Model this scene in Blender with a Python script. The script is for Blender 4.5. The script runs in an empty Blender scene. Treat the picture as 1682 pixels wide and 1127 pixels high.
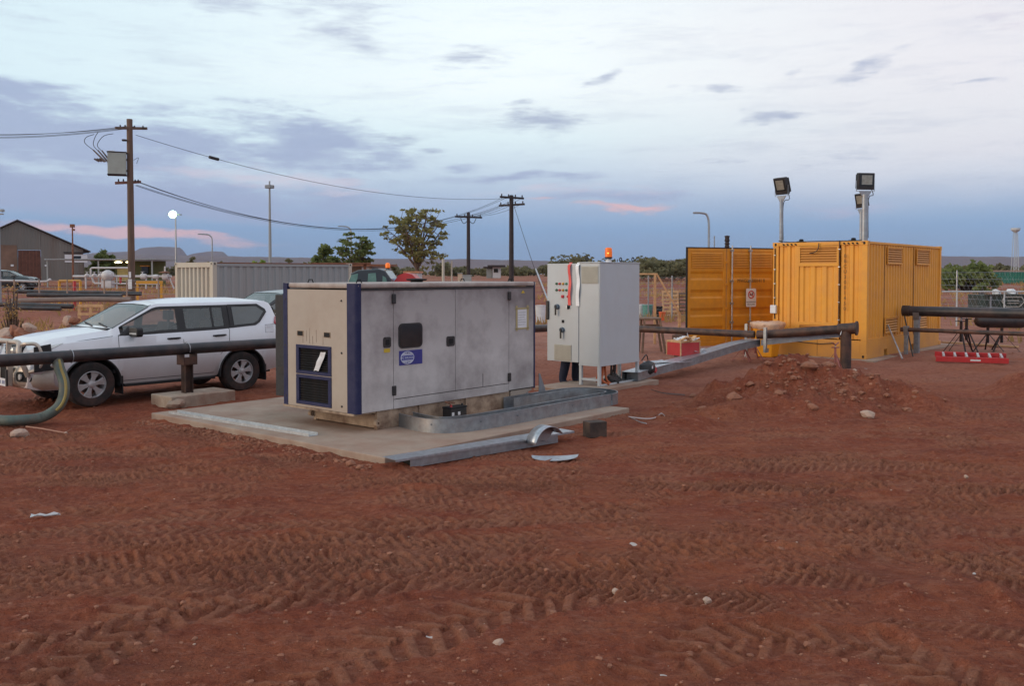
import bpy, bmesh, math, random
import numpy as np
from mathutils import Vector, Matrix
random.seed(7)
rnd = random.Random(11)
SC = bpy.context.scene
COL = SC.collection
R = math.radians

# ---------------------------------------------------------------- camera, sky, sun, exposure
CAM_Z = 2.3
F = 1500.0
PITCH = math.atan(46 / 1500)
cam = bpy.data.cameras.new('camera')
camo = bpy.data.objects.new('camera', cam)
COL.objects.link(camo)
camo.location = (0, 0, CAM_Z)
camo.rotation_euler = (math.pi / 2 - PITCH, 0, 0)
cam.sensor_width = 36
cam.lens = 36 * F / 1682
cam.shift_y = -67 / 1682
cam.clip_start = 0.1
cam.clip_end = 40000
SC.camera = camo

def s2l(c):
    c = c / 255
    return c / 12.92 if c <= 0.04045 else ((c + 0.055) / 1.055) ** 2.4
def rgb(r, g, b):
    return (s2l(r), s2l(g), s2l(b), 1)

W = bpy.data.worlds.new('World')
SC.world = W
W.use_nodes = True
nt = W.node_tree
nt.nodes.clear()
def N(t, **k):
    n = nt.nodes.new(t)
    for a, b in k.items():
        setattr(n, a, b)
    return n
def L(a, b):
    nt.links.new(a, b)
def mth(op, a, b=None, c=None, clamp=False):
    n = N('ShaderNodeMath', operation=op, use_clamp=clamp)
    for i, x in enumerate((a, b, c)):
        if x is None:
            continue
        if isinstance(x, (int, float)):
            n.inputs[i].default_value = x
        else:
            L(x, n.inputs[i])
    return n.outputs[0]
def mixc(f, a, b):
    n = N('ShaderNodeMix', data_type='RGBA')
    for i, x in ((0, f), (6, a), (7, b)):
        if isinstance(x, (int, float, tuple)):
            n.inputs[i].default_value = x
        else:
            L(x, n.inputs[i])
    return n.outputs[2]
def sstep(x, a, b):
    n = N('ShaderNodeMapRange', interpolation_type='SMOOTHSTEP')
    L(x, n.inputs[0])
    n.inputs[1].default_value = a
    n.inputs[2].default_value = b
    return n.outputs[0]
tc = N('ShaderNodeTexCoord')
sp = N('ShaderNodeSeparateXYZ')
L(tc.outputs['Generated'], sp.inputs[0])
az = mth('ARCTAN2', sp.outputs[0], sp.outputs[1])      # 0 = north (down the view), + = east
el = mth('ARCSINE', sp.outputs[2])
def noise(sx, sy, scale, detail=5, rough=.55, off=0.0):
    cb = N('ShaderNodeCombineXYZ')
    L(mth('MULTIPLY', az, sx), cb.inputs[0])
    L(mth('MULTIPLY', el, sy), cb.inputs[1])
    cb.inputs[2].default_value = off
    n = N('ShaderNodeTexNoise')
    L(cb.outputs[0], n.inputs['Vector'])
    n.inputs['Scale'].default_value = scale
    n.inputs['Detail'].default_value = detail
    n.inputs['Roughness'].default_value = rough
    return n.outputs[0]
# warp the angles a little so that cloud edges are ragged
w1 = noise(1, 3, 5, 4, .6, 3.1)
w2 = noise(1, 3, 5, 4, .6, 9.7)
azw = mth('ADD', az, mth('MULTIPLY', mth('SUBTRACT', w1, .5), .16))
elw = mth('ADD', el, mth('MULTIPLY', mth('SUBTRACT', w2, .5), .055))
def blobs(lst):
    tot = None
    for (px, py, sx, sy, amp, *tilt) in lst:
        a0 = math.atan((px - 841) / F)
        e0 = (450 - py) / F
        k = tilt[0] if tilt else 0
        da = mth('SUBTRACT', azw, a0)
        de = mth('SUBTRACT', elw, e0)
        de = mth('SUBTRACT', de, mth('MULTIPLY', da, k))
        q = mth('ADD', mth('POWER', mth('MULTIPLY', da, F / sx), 2), mth('POWER', mth('MULTIPLY', de, F / sy), 2))
        g = mth('MULTIPLY', mth('EXPONENT', mth('MULTIPLY', q, -1)), amp)
        tot = g if tot is None else mth('MAXIMUM', tot, g)
    return tot
ramp = N('ShaderNodeValToRGB')
L(mth('DIVIDE', el, R(40), clamp=True), ramp.inputs[0])
cr = ramp.color_ramp
stops = [(0.0, (128, 146, 176)), (1.0, (122, 153, 193)), (2.8, (130, 163, 203)), (4.6, (166, 185, 213)), (6.3, (196, 213, 230)),
         (8.5, (222, 239, 245)), (11.5, (243, 252, 254)), (15, (243, 252, 254)), (19, (232, 244, 250)), (40, (180, 201, 226))]
while len(cr.elements) < len(stops):
    cr.elements.new(.5)
for e, (d, c) in zip(cr.elements, stops):
    e.position = d / 40
    e.color = rgb(*c)
sky = ramp.outputs[0]
# the sky pales and warms toward the east (right) above 5 degrees
wl = mth('MULTIPLY', sstep(azw, .05, -.55), sstep(elw, R(5), R(9)))
sky = mixc(mth('MULTIPLY', wl, .75), sky, rgb(208, 232, 242))
wr = mth('MULTIPLY', sstep(azw, -.05, .5), sstep(elw, R(3.0), R(8)))
sky = mixc(mth('MULTIPLY', wr, .7), sky, rgb(228, 221, 228))
n1 = noise(1.0, 4.5, 14, 7, .62, 0.3)
n2 = noise(1.0, 6.0, 30, 6, .6, 5.3)
nn = mth('ADD', mth('MULTIPLY', n1, .7), mth('MULTIPLY', n2, .3))
def mask(lst, k=1.9, lo=.42, hi=.82):
    G = blobs(lst)
    return sstep(mth('ADD', G, mth('MULTIPLY', mth('SUBTRACT', nn, .5), k)), lo, hi)
# thin high cloud, pale mauve
hi_m = mask([(430, 30, 260, 42, .62), (540, 75, 90, 26, .62, -.2), (40, 90, 60, 18, .55, -.2), (740, 105, 75, 42, .62, .15), (960, 62, 40, 30, .3),
             (985, 140, 55, 13, .75, .2), (910, 210, 115, 24, .72), (1270, 200, 62, 10, .72, .1), (1405, 135, 60, 20, .75, .35),
             (1180, 152, 60, 9, .7), (1295, 134, 22, 12, .6), (1610, 165, 60, 6, .6), (660, 226, 60, 10, .72), (500, 188, 30, 5, .6), (880, 180, 40, 10, .6),
             (1200, 5, 160, 20, .5), (1660, 90, 60, 30, .45), (1330, 268, 120, 16, .5), (720, 245, 40, 8, .6), (580, 195, 40, 5, .55)], 2.3, .28, 1.0)
# low heavy bank on the left, slate violet
lo_m = mask([(30, 190, 200, 26, .75, -.12), (130, 245, 330, 62, .95, -.05), (500, 232, 150, 48, .92, -.12), (60, 330, 560, 42, 1.0),
             (620, 262, 90, 24, .7), (300, 345, 300, 30, .9), (900, 292, 140, 10, .7), (1000, 330, 150, 16, .7, .0), (780, 270, 60, 8, .6), (480, 250, 160, 40, .8)], 1.9, .2, .85)
# light seams between the banks
li_m = mask([(440, 290, 230, 17, .82, -.06), (620, 312, 150, 10, .6, -.05), (1000, 312, 150, 9, .55), (560, 205, 40, 12, .4), (930, 322, 260, 14, .7), (1250, 318, 200, 12, .5), (300, 372, 200, 7, .45)], 1.5, .42, .95)
pk_m = mask([(230, 389, 250, 11, .95, -.03), (1035, 347, 75, 9, .98, -.03), (920, 338, 50, 5, .7), (470, 400, 80, 4, .55)], .9, .42, .9)
pk2_m = mask([(1400, 350, 190, 24, .7, .05), (1660, 90, 70, 45, .62), (1550, 45, 70, 12, .55, .2), (1430, 75, 60, 7, .5, .2), (1060, 330, 150, 14, .4)], 1.5, .42, 1.1)
cc = N('ShaderNodeValToRGB')
L(mth('DIVIDE', el, R(18), clamp=True), cc.inputs[0])
cc.color_ramp.elements[0].color = rgb(132, 152, 188)
cc.color_ramp.elements[1].color = rgb(186, 194, 215)
e_ = cc.color_ramp.elements.new(.45); e_.color = rgb(150, 162, 192)
n3 = noise(1.0, 7.0, 9, 8, .68, 14.2)
sky = mixc(mth('MULTIPLY', sstep(n3, .46, .72), .2), sky, cc.outputs[0])
sky = mixc(mth('MULTIPLY', hi_m, .8), sky, cc.outputs[0])
sky = mixc(mth('MULTIPLY', lo_m, .85), sky, mixc(mth('MULTIPLY', n2, .6), rgb(146, 161, 197), rgb(172, 181, 210)))
sky = mixc(mth('MULTIPLY', li_m, .72), sky, rgb(212, 205, 219))
sky = mixc(mth('MULTIPLY', pk_m, .85), sky, rgb(224, 180, 184))
sky = mixc(mth('MULTIPLY', pk2_m, .42), sky, rgb(206, 178, 198))
# afterglow of the set sun in the west, behind the photographer
glow = mth('MULTIPLY', mth('EXPONENT', mth('MULTIPLY', mth('POWER', mth('MULTIPLY', mth('SUBTRACT', mth('ABSOLUTE', mth('ADD', az, .3)), 2.0), 1.3), 2), -1)),
           mth('EXPONENT', mth('MULTIPLY', mth('POWER', mth('MULTIPLY', mth('MAXIMUM', el, 0.0), 3.2), 2), -1)))
glow = mth('MULTIPLY', glow, mth('LESS_THAN', az, -.9))
bg = N('ShaderNodeBackground')
L(sky, bg.inputs[0])
bg.inputs[1].default_value = 1.07
nis = N('ShaderNodeTexSky', sky_type='NISHITA')
nis.sun_disc = False
nis.sun_elevation = R(4)
nis.sun_rotation = R(244)
bg2 = N('ShaderNodeBackground')
L(nis.outputs[0], bg2.inputs[0])
bg2.inputs[1].default_value = 0.01
ad = N('ShaderNodeAddShader')
L(bg.outputs[0], ad.inputs[0]); L(bg2.outputs[0], ad.inputs[1])
wo = N('ShaderNodeOutputWorld')
L(ad.outputs[0], wo.inputs[0])

sun = bpy.data.lights.new('sun', 'SUN')
sun.energy = 1.45
sun.angle = R(35)
sun.color = (1.0, 0.74, 0.50)
suno = bpy.data.objects.new('sun', sun)
COL.objects.link(suno)
sd = Vector((-math.cos(R(14)) * .93, -math.cos(R(14)) * .37, math.sin(R(14))))
suno.rotation_euler = sd.to_track_quat('Z', 'Y').to_euler()
suno.location = (-20, -10, 30)
SC.view_settings.view_transform = 'Standard'
SC.view_settings.look = 'None'
SC.view_settings.exposure = 0.0
SC.view_settings.gamma = 1
SC.cycles.max_bounces = 6
SC.cycles.transparent_max_bounces = 12
SC.cycles.use_denoising = True

# ---------------------------------------------------------------- helpers
US = R(49.8)                                  # the site grid: everything here is set out along this bearing
UX, UY = math.cos(US), math.sin(US)
def P(px, py, z=0.0):
    """ground point under a sight line of the survey photograph"""
    cx, cy = (px - 841) / F, (496 - py) / F
    d = (cx, math.cos(PITCH) + cy * math.sin(PITCH), -math.sin(PITCH) + cy * math.cos(PITCH))
    t = (z - CAM_Z) / d[2]
    return Vector((d[0] * t, d[1] * t, z))
def D(px, py, dist):
    cx, cy = (px - 841) / F, (496 - py) / F
    d = (cx, math.cos(PITCH) + cy * math.sin(PITCH), -math.sin(PITCH) + cy * math.cos(PITCH))
    t = dist / d[1]
    return Vector((d[0] * t, d[1] * t, CAM_Z + d[2] * t))
def fu(px, o):        # distance along the site axis u of a sight line, on the face through o
    r = (px - 841) / F
    return (o[1] * r - o[0]) / (UX - UY * r)
def fv(px, o):
    r = (px - 841) / F
    return (o[0] - o[1] * r) / (UY + UX * r)
def site(o, u, v, z=0):
    return Vector((o[0] + UX * u - UY * v, o[1] + UY * u + UX * v, z))

def smo(x, a, b):
    t = np.clip((x - a) / (b - a), 0, 1)
    return t * t * (3 - 2 * t)
_tab = np.random.RandomState(5).rand(256, 256)
def vn(x, y):
    xi = np.floor(x).astype(int); yi = np.floor(y).astype(int)
    fx = x - xi; fy = y - yi
    fx = fx * fx * (3 - 2 * fx); fy = fy * fy * (3 - 2 * fy)
    a = _tab[xi & 255, yi & 255]; b = _tab[(xi + 1) & 255, yi & 255]
    c = _tab[xi & 255, (yi + 1) & 255]; d = _tab[(xi + 1) & 255, (yi + 1) & 255]
    return (a * (1 - fx) + b * fx) * (1 - fy) + (c * (1 - fx) + d * fx) * fy
def fbm(x, y, o=4, g=.5):
    s = 0; a = 1; n = 0
    for i in range(o):
        s = s + a * vn(x + 17.3 * i, y - 9.1 * i); n += a; a *= g
        x = x * 2.03 + .37 * y; y = y * 2.03 - .37 * x * .2
    return s / n
def track_list():
    T = []
    def t(pts, w=.42, dep=.03, lug=.036, sp=.16):
        q = [P(a, b)[:2] for a, b in pts]
        T.append((np.array(q), w, dep, lug, sp))
    t([(-120, 1000), (60, 962), (340, 925), (560, 886), (740, 866), (900, 851), (1100, 836), (1400, 800), (1700, 770)])
    t([(330, 1200), (600, 1075), (760, 1022), (900, 985), (1040, 968), (1150, 955), (1290, 938), (1380, 910), (1520, 880)], .5, .03, .034, .19)
    t([(1000, 1160), (1180, 1052), (1320, 1046), (1460, 1066), (1600, 1130)], .45, .03, .034, .17)
    t([(600, 800), (800, 790), (1000, 780), (1200, 772), (1400, 750), (1682, 720)], .4, .02, .035, .17)
    t([(-100, 1090), (200, 1020), (420, 960), (600, 930), (880, 905), (1100, 902), (1400, 925), (1700, 905)], .4, .02, .035, .17)
    t([(-60, 800), (200, 770), (420, 752), (520, 765)], .35, .03, .012, .14)
    t([(-60, 740), (120, 742), (260, 722), (380, 735)], .3, .03, .01, .14)
    t([(-80, 850), (200, 838), (420, 815), (640, 800)], .35, .015, .03, .15)
    t([(0, 1160), (300, 1010), (520, 985), (700, 960)], .4, .02, .04, .19)
    t([(1682, 1020), (1500, 960), (1380, 930), (1200, 905), (1000, 930)], .42, .03, .034, .18)
    return T
TRACKS = track_list()
def extra_tracks():
    rr = random.Random(44)
    for i in range(34):
        y0 = 5.2 + 9.5 * (i / 34) ** 1.1; x0 = -9 + rr.uniform(-1, 1)
        k = rr.uniform(.05, .34); c = rr.uniform(-.02, .02)
        pts = [(x0 + t, y0 + k * t + c * t * t * .5 + rr.uniform(-.15, .15)) for t in range(0, 20, 3)]
        if rr.random() < .3: pts = [(x0 + t, y0 + 3 - k * t * .8 + rr.uniform(-.2, .2)) for t in range(0, 20, 3)]
        TRACKS.append((np.array(pts), rr.choice((.3, .36, .45)), .008, rr.uniform(.018, .032), rr.choice((.085, .10, .12, .14))))
extra_tracks()
def seg_dist(x, y, pts):
    best = np.full(x.shape, 1e9); s = np.zeros(x.shape); side = np.zeros(x.shape); acc = 0
    for a, b in zip(pts[:-1], pts[1:]):
        d = b - a; Ln = math.hypot(*d); d = d / Ln
        rx, ry = x - a[0], y - a[1]
        tt = np.clip(rx * d[0] + ry * d[1], 0, Ln)
        dx, dy = rx - tt * d[0], ry - tt * d[1]
        q = np.hypot(dx, dy)
        m = q < best
        best = np.where(m, q, best); s = np.where(m, acc + tt, s)
        side = np.where(m, rx * -d[1] + ry * d[0], side)
        acc += Ln
    return best, s, side
def pile(x, y, cx, cy, rx, ry, h, ang=0):
    c, s_ = math.cos(ang), math.sin(ang)
    dx, dy = x - cx, y - cy
    a = (dx * c + dy * s_) / rx; b = (-dx * s_ + dy * c) / ry
    q = np.sqrt(a * a + b * b) * (1 + .5 * (fbm(x * 1.7 + 3, y * 1.7, 3) - .5))
    return h * smo(1 - q, 0, .95)
SLAB_F = (-1.52, 10.87)
def gz(x, y, fine=False):
    x = np.asarray(x, float); y = np.asarray(y, float)
    z = .10 * (fbm(x * .22 + 5, y * .22 + 2, 3) - .5)
    z += 1.5 * smo(y, 42, 115) + .6 * smo(y, 115, 700) + .12 * smo(y, 20, 24)
    z += np.where(y > 30, .5 * (fbm(x * .05, y * .11 + 3, 4) - .5) * smo(y, 30, 60), 0)
    # berms beyond the yard
    z += .55 * np.exp(-((y - 52 - 3 * np.sin(x * .08)) / 3.0) ** 2) * smo(x, 2, 6)
    z += .45 * np.exp(-((y - 64) / 3.5) ** 2) + .5 * np.exp(-((y - 40 + x * .1) / 2.2) ** 2) * smo(-x, 10, 14)
    z += pile(x, y, 5.5, 16.2, 2.1, 1.3, .60, .1) + pile(x, y, 4.2, 16.3, 1.9, 1.0, .30, .2) + pile(x, y, 6.9, 15.6, 1.3, .9, .26) + pile(x, y, 4.9, 15.0, 1.4, .7, .22) + pile(x, y, 3.7, 14.9, 1.3, .5, .20, .5) + pile(x, y, 9.9, 17.6, 1.1, .8, .42)
    z += pile(x, y, 2.7, 13.7, .9, .4, .16, .6) + pile(x, y, 5.9, 20.2, 3.0, 1.2, .12, .4)
    z += pile(x, y, -5.1, 12.6, 1.6, .7, .12, -.6) + pile(x, y, -3.6, 11.4, 1.4, .5, .06, -.6)
    z += pile(x, y, 7.3, 9.3, .8, .7, .22) + pile(x, y, 3.1, 6.5, .8, .5, .10)
    # flat where the slabs, vehicles and containers stand
    c, s_ = UX, UY
    du = (x - SLAB_F[0]) * c + (y - SLAB_F[1]) * s_; dv = -(x - SLAB_F[0]) * s_ + (y - SLAB_F[1]) * c
    m = smo(du, -.35, .1) * smo(8.6 - du, -.3, .4) * smo(dv, -.45, .05) * smo(5.6 - dv, -.2, .4)
    z = z * (1 - m) + .02 * m
    return z
def gz1(x, y):
    return float(gz(np.array([x]), np.array([y]))[0])
def fine_relief(x, y):
    near = 1 - smo(y, 24, 48)
    z = .060 * (fbm(x * 1.3, y * 1.3 + 7, 4) - .5)
    z += .055 * (fbm(x * 5.5 + 3, y * 6.5, 5, .62) - .5)
    z += .020 * (fbm(x * 19 + 3, y * 19, 3, .6) - .5) * (1 - smo(y, 12, 18))
    z += .05 * np.clip(fbm(x * 2.6 + 9, y * 3.4 + 2, 3, .6) - .55, 0, 1)
    # scraped ridges lying across the view
    z += .050 * (fbm(x * 1.1 + y * .5, y * 7 - x * 1.6, 4, .6) - .5)
    cl = fbm(x * 16, y * 16 + 3, 2)
    z += .020 * np.clip(cl - .62, 0, 1) / .38 * (fbm(x * .9 + 40, y * .9, 2) > .45)
    hp = np.exp(-(((x - 5.0) / 2.4) ** 2 + ((y - 15.9) / 1.5) ** 2))
    z += hp * (.34 * (fbm(x * 3.2, y * 3.2 + 5, 4, .6) - .5) + .22 * (np.abs(fbm(x * 8, y * 8, 3) - .5)))
    tr = np.zeros(x.shape)
    wob = .16 * (fbm(x * 2.2 + 8, y * 2.2, 3) - .5)
    X0, Y0, Z0, T0, W0 = x, y, z, tr, wob
    F0 = [fbm(x * 2.5 + 4, y * 2.5 + 1, 3), smo(fbm(x * 1.3 + 20, y * 1.3, 4), .28, .56), fbm(x * 6, y * 6, 3), fbm(x * 4 + 2, y * 4, 2)]
    for pts, w, dep, lug, sp in TRACKS:
        lx = np.interp(X0, np.sort(pts[:, 0]), pts[np.argsort(pts[:, 0]), 1])
        near_ = (np.abs(Y0 - lx) < w / 2 + .75) & (X0 > pts[:, 0].min() - .5) & (X0 < pts[:, 0].max() + .5)
        if not near_.any():
            continue
        x, y, wob, z, tr = X0[near_], Y0[near_], W0[near_], Z0[near_], T0[near_]
        f_jit, f_wear, f_6, f_4 = [q[near_] for q in F0]
        d, s, side = seg_dist(x, y, pts)
        d = d + wob
        m = smo(w / 2 + .05 - d, 0, .09) * (1 - np.clip(1.6 * np.exp(-(((x - 5.2) / 2.6) ** 2 + ((y - 15.9) / 1.6) ** 2)), 0, 1))
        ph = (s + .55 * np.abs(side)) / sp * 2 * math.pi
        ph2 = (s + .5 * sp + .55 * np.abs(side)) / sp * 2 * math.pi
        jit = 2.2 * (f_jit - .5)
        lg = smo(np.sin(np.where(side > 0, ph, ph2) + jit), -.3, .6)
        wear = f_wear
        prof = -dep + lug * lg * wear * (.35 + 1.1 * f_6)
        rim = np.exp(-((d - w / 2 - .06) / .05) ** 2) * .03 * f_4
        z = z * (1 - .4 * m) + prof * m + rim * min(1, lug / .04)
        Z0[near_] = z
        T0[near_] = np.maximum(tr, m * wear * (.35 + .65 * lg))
    return Z0 * near, T0 * near

MATS = {}
def mat(name, col, rough=.6, metal=0.0, var=.12, vs=4.0, bump=0.0, bs=60.0, dirt=None, damt=.5, ds=2.0, dlow=None, spec=.5, coat=0.0, streak=False, alpha=None, trans=0.0, emit=None, es=0.0):
    if name in MATS:
        return MATS[name]
    m = bpy.data.materials.new(name)
    m.use_nodes = True
    t = m.node_tree
    b = t.nodes['Principled BSDF']
    b.inputs['Roughness'].default_value = rough
    b.inputs['Metallic'].default_value = metal
    b.inputs['Specular IOR Level'].default_value = spec
    b.inputs['Coat Weight'].default_value = coat
    b.inputs['Coat Roughness'].default_value = .08
    b.inputs['Transmission Weight'].default_value = trans
    if emit:
        b.inputs['Emission Color'].default_value = (*emit, 1)
        b.inputs['Emission Strength'].default_value = es
    tcn = t.nodes.new('ShaderNodeTexCoord')
    mp = t.nodes.new('ShaderNodeMapping')
    t.links.new(tcn.outputs['Object'], mp.inputs[0])
    if streak:
        mp.inputs['Scale'].default_value = (1, 1, .12)
    n = t.nodes.new('ShaderNodeTexNoise')
    n.inputs['Scale'].default_value = vs
    n.inputs['Detail'].default_value = 6
    n.inputs['Roughness'].default_value = .62
    t.links.new(mp.outputs[0], n.inputs['Vector'])
    mr = t.nodes.new('ShaderNodeMapRange')
    mr.inputs[1].default_value = .3; mr.inputs[2].default_value = .7
    mr.inputs[3].default_value = 1 - var; mr.inputs[4].default_value = 1 + var
    t.links.new(n.outputs[0], mr.inputs[0])
    mx = t.nodes.new('ShaderNodeVectorMath'); mx.operation = 'SCALE'
    mx.inputs[0].default_value = col
    t.links.new(mr.outputs[0], mx.inputs['Scale'])
    out = mx.outputs[0]
    if dirt is not None:
        n2 = t.nodes.new('ShaderNodeTexNoise')
        n2.inputs['Scale'].default_value = ds
        n2.inputs['Detail'].default_value = 8
        n2.inputs['Roughness'].default_value = .65
        t.links.new(mp.outputs[0], n2.inputs['Vector'])
        r2 = t.nodes.new('ShaderNodeMapRange')
        r2.inputs[1].default_value = .42; r2.inputs[2].default_value = .68
        r2.inputs[3].default_value = 0; r2.inputs[4].default_value = damt
        t.links.new(n2.outputs[0], r2.inputs[0])
        fac = r2.outputs[0]
        if dlow is not None:      # splash of dust, thicker low down on the thing
            sx = t.nodes.new('ShaderNodeSeparateXYZ'); t.links.new(tcn.outputs['Object'], sx.inputs[0])
            r3 = t.nodes.new('ShaderNodeMapRange')
            r3.inputs[1].default_value = dlow[1]; r3.inputs[2].default_value = dlow[0]
            r3.inputs[3].default_value = 0; r3.inputs[4].default_value = dlow[2]
            t.links.new(sx.outputs[2], r3.inputs[0])
            a_ = t.nodes.new('ShaderNodeMath'); a_.operation = 'ADD'; a_.use_clamp = True
            ml = t.nodes.new('ShaderNodeMath'); ml.operation = 'MULTIPLY'
            t.links.new(r3.outputs[0], ml.inputs[0]); t.links.new(mr.outputs[0], ml.inputs[1])
            t.links.new(fac, a_.inputs[0]); t.links.new(ml.outputs[0], a_.inputs[1])
            fac = a_.outputs[0]
        mm = t.nodes.new('ShaderNodeMix'); mm.data_type = 'RGBA'
        t.links.new(fac, mm.inputs[0]); t.links.new(out, mm.inputs[6])
        mm.inputs[7].default_value = (*dirt, 1)
        out = mm.outputs[2]
    t.links.new(out, b.inputs['Base Color'])
    if bump:
        n3 = t.nodes.new('ShaderNodeTexNoise')
        n3.inputs['Scale'].default_value = bs
        n3.inputs['Detail'].default_value = 4
        t.links.new(tcn.outputs['Object'], n3.inputs['Vector'])
        bp = t.nodes.new('ShaderNodeBump')
        bp.inputs['Strength'].default_value = bump
        bp.inputs['Distance'].default_value = .01
        t.links.new(n3.outputs[0], bp.inputs['Height'])
        t.links.new(bp.outputs[0], b.inputs['Normal'])
    if alpha is not None:
        b.inputs['Alpha'].default_value = alpha
    MATS[name] = m
    return m
def bits(name, col, scale=3):           # leaf colour varies from leaf to leaf
    if name in MATS:
        return MATS[name]
    m = mat(name, col, .7, var=.4, vs=scale, spec=.2)
    t = m.node_tree; b = t.nodes['Principled BSDF']
    tl = t.nodes.new('ShaderNodeBsdfTranslucent'); mx = t.nodes.new('ShaderNodeMixShader'); mx.inputs[0].default_value = .42
    t.links.new(b.inputs['Base Color'].links[0].from_socket, tl.inputs[0])
    t.links.new(b.outputs[0], mx.inputs[1]); t.links.new(tl.outputs[0], mx.inputs[2])
    t.links.new(mx.outputs[0], t.nodes['Material Output'].inputs[0])
    return m

class M:
    def __init__(s):
        s.v = []; s.f = []
    def add(s, vs, fs):
        o = len(s.v)
        s.v.extend([tuple(q) for q in vs]); s.f.extend([tuple(i + o for i in q) for q in fs])
        return s
    def box(s, x0, x1, y0, y1, z0, z1, mt=None):
        vs = [Vector((x, y, z)) for x in (x0, x1) for y in (y0, y1) for z in (z0, z1)]
        if mt is not None:
            vs = [mt @ q for q in vs]
        return s.add(vs, [(0, 1, 3, 2), (4, 6, 7, 5), (0, 4, 5, 1), (2, 3, 7, 6), (0, 2, 6, 4), (1, 5, 7, 3)])
    def bar(s, a, b, w, h=None, up=(0, 0, 1)):
        a = Vector(a); b = Vector(b); h = h or w
        d = (b - a); ln = d.length; d.normalize()
        up = Vector(up)
        if abs(d.dot(up)) > .95:
            up = Vector((1, 0, 0))
        sd_ = d.cross(up).normalized(); u2 = sd_.cross(d)
        mt = Matrix((d, sd_, u2)).transposed().to_4x4(); mt.translation = a
        return s.box(0, ln, -w / 2, w / 2, -h / 2, h / 2, mt)
    def tube(s, pts, r, n=10, cap=True):
        pts = [Vector(q) for q in pts]
        rs = r if isinstance(r, (list, tuple)) else [r] * len(pts)
        vs = []; fs = []
        prev = None
        for i, q in enumerate(pts):
            d = (pts[min(i + 1, len(pts) - 1)] - pts[max(i - 1, 0)]).normalized()
            if prev is None:
                up = Vector((0, 0, 1)) if abs(d.z) < .9 else Vector((1, 0, 0))
                a = d.cross(up).normalized()
            else:
                a = (prev - d * prev.dot(d)).normalized()
            prev = a
            b = d.cross(a)
            for k in range(n):
                t = 2 * math.pi * k / n
                vs.append(q + (a * math.cos(t) + b * math.sin(t)) * rs[i])
        for i in range(len(pts) - 1):
            for k in range(n):
                k2 = (k + 1) % n
                fs.append((i * n + k, i * n + k2, (i + 1) * n + k2, (i + 1) * n + k))
        if cap:
            fs.append(tuple(reversed(range(n)))); fs.append(tuple((len(pts) - 1) * n + k for k in range(n)))
        return s.add(vs, fs)
    def prism(s, poly, a, b, ax='z', mt=None):
        n = len(poly)
        def pt(p, h):
            q = {'z': (p[0], p[1], h), 'y': (p[0], h, p[1]), 'x': (h, p[0], p[1])}[ax]
            return mt @ Vector(q) if mt is not None else q
        vs = [pt(p, a) for p in poly] + [pt(p, b) for p in poly]
        fs = [tuple(reversed(range(n))), tuple(range(n, 2 * n))] + [(i, (i + 1) % n, n + (i + 1) % n, n + i) for i in range(n)]
        return s.add(vs, fs)
    def lathe(s, prof, n=24, ax='y', c=(0, 0, 0), cap=False):
        vs = []; fs = []
        for (r, h) in prof:
            for k in range(n):
                t = 2 * math.pi * k / n
                q = {'y': (r * math.cos(t), h, r * math.sin(t)), 'z': (r * math.cos(t), r * math.sin(t), h), 'x': (h, r * math.cos(t), r * math.sin(t))}[ax]
                vs.append((q[0] + c[0], q[1] + c[1], q[2] + c[2]))
        for i in range(len(prof) - 1):
            for k in range(n):
                k2 = (k + 1) % n
                fs.append((i * n + k, i * n + k2, (i + 1) * n + k2, (i + 1) * n + k))
        if cap:
            fs.append(tuple(range(n))); fs.append(tuple((len(prof) - 1) * n + k for k in range(n)))
        return s.add(vs, fs)
    def build(s, name, m, parent=None, smooth=False, bev=0, seg=2, loc=None, rz=0, ang=35):
        me = bpy.data.meshes.new(name)
        me.from_pydata(s.v, [], s.f)
        bm = bmesh.new(); bm.from_mesh(me)
        bmesh.ops.recalc_face_normals(bm, faces=bm.faces)
        if smooth:
            for f in bm.faces:
                f.smooth = True
            for e in bm.edges:
                if len(e.link_faces) == 2 and e.calc_face_angle(0) > R(ang):
                    e.smooth = False
        bm.to_mesh(me); bm.free()
        me.materials.append(m)
        o = bpy.data.objects.new(name, me)
        COL.objects.link(o)
        if parent is not None:
            o.parent = parent
        if loc is not None:
            o.location = loc
        o.rotation_euler.z = rz
        if bev:
            b = o.modifiers.new('bevel', 'BEVEL'); b.width = bev; b.segments = seg; b.limit_method = 'ANGLE'; b.angle_limit = R(40)
            b.harden_normals = False
        return o
def tag(o, label, cat, group=None, kind=None):
    if label: o['label'] = label
    if cat: o['category'] = cat
    if group: o['group'] = group
    if kind: o['kind'] = kind
    return o
def thing(name, label, cat, loc=(0, 0, 0), rz=0, group=None):
    o = bpy.data.objects.new(name, None)
    COL.objects.link(o)
    o.location = loc; o.rotation_euler.z = rz
    o.empty_display_size = .2
    return tag(o, label, cat, group)
def inst(src, name, parent, loc=(0, 0, 0), rot=(0, 0, 0), scale=None):
    o = bpy.data.objects.new(name, src.data)
    COL.objects.link(o); o.parent = parent; o.location = loc; o.rotation_euler = rot
    if scale: o.scale = scale
    for md in src.modifiers:
        if md.type == 'BEVEL':
            b = o.modifiers.new('bevel', 'BEVEL'); b.width = md.width; b.segments = md.segments; b.limit_method = 'ANGLE'; b.angle_limit = md.angle_limit
    return o
def dup(root, loc, rz=None, label=None):
    r = root.copy(); COL.objects.link(r); r.location = loc
    if rz is not None: r.rotation_euler.z = rz
    if label: r['label'] = label
    for ch in list(root.children):
        c = ch.copy(); COL.objects.link(c); c.parent = r
        for g in ch.children:
            d = g.copy(); COL.objects.link(d); d.parent = c
    return r
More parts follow.
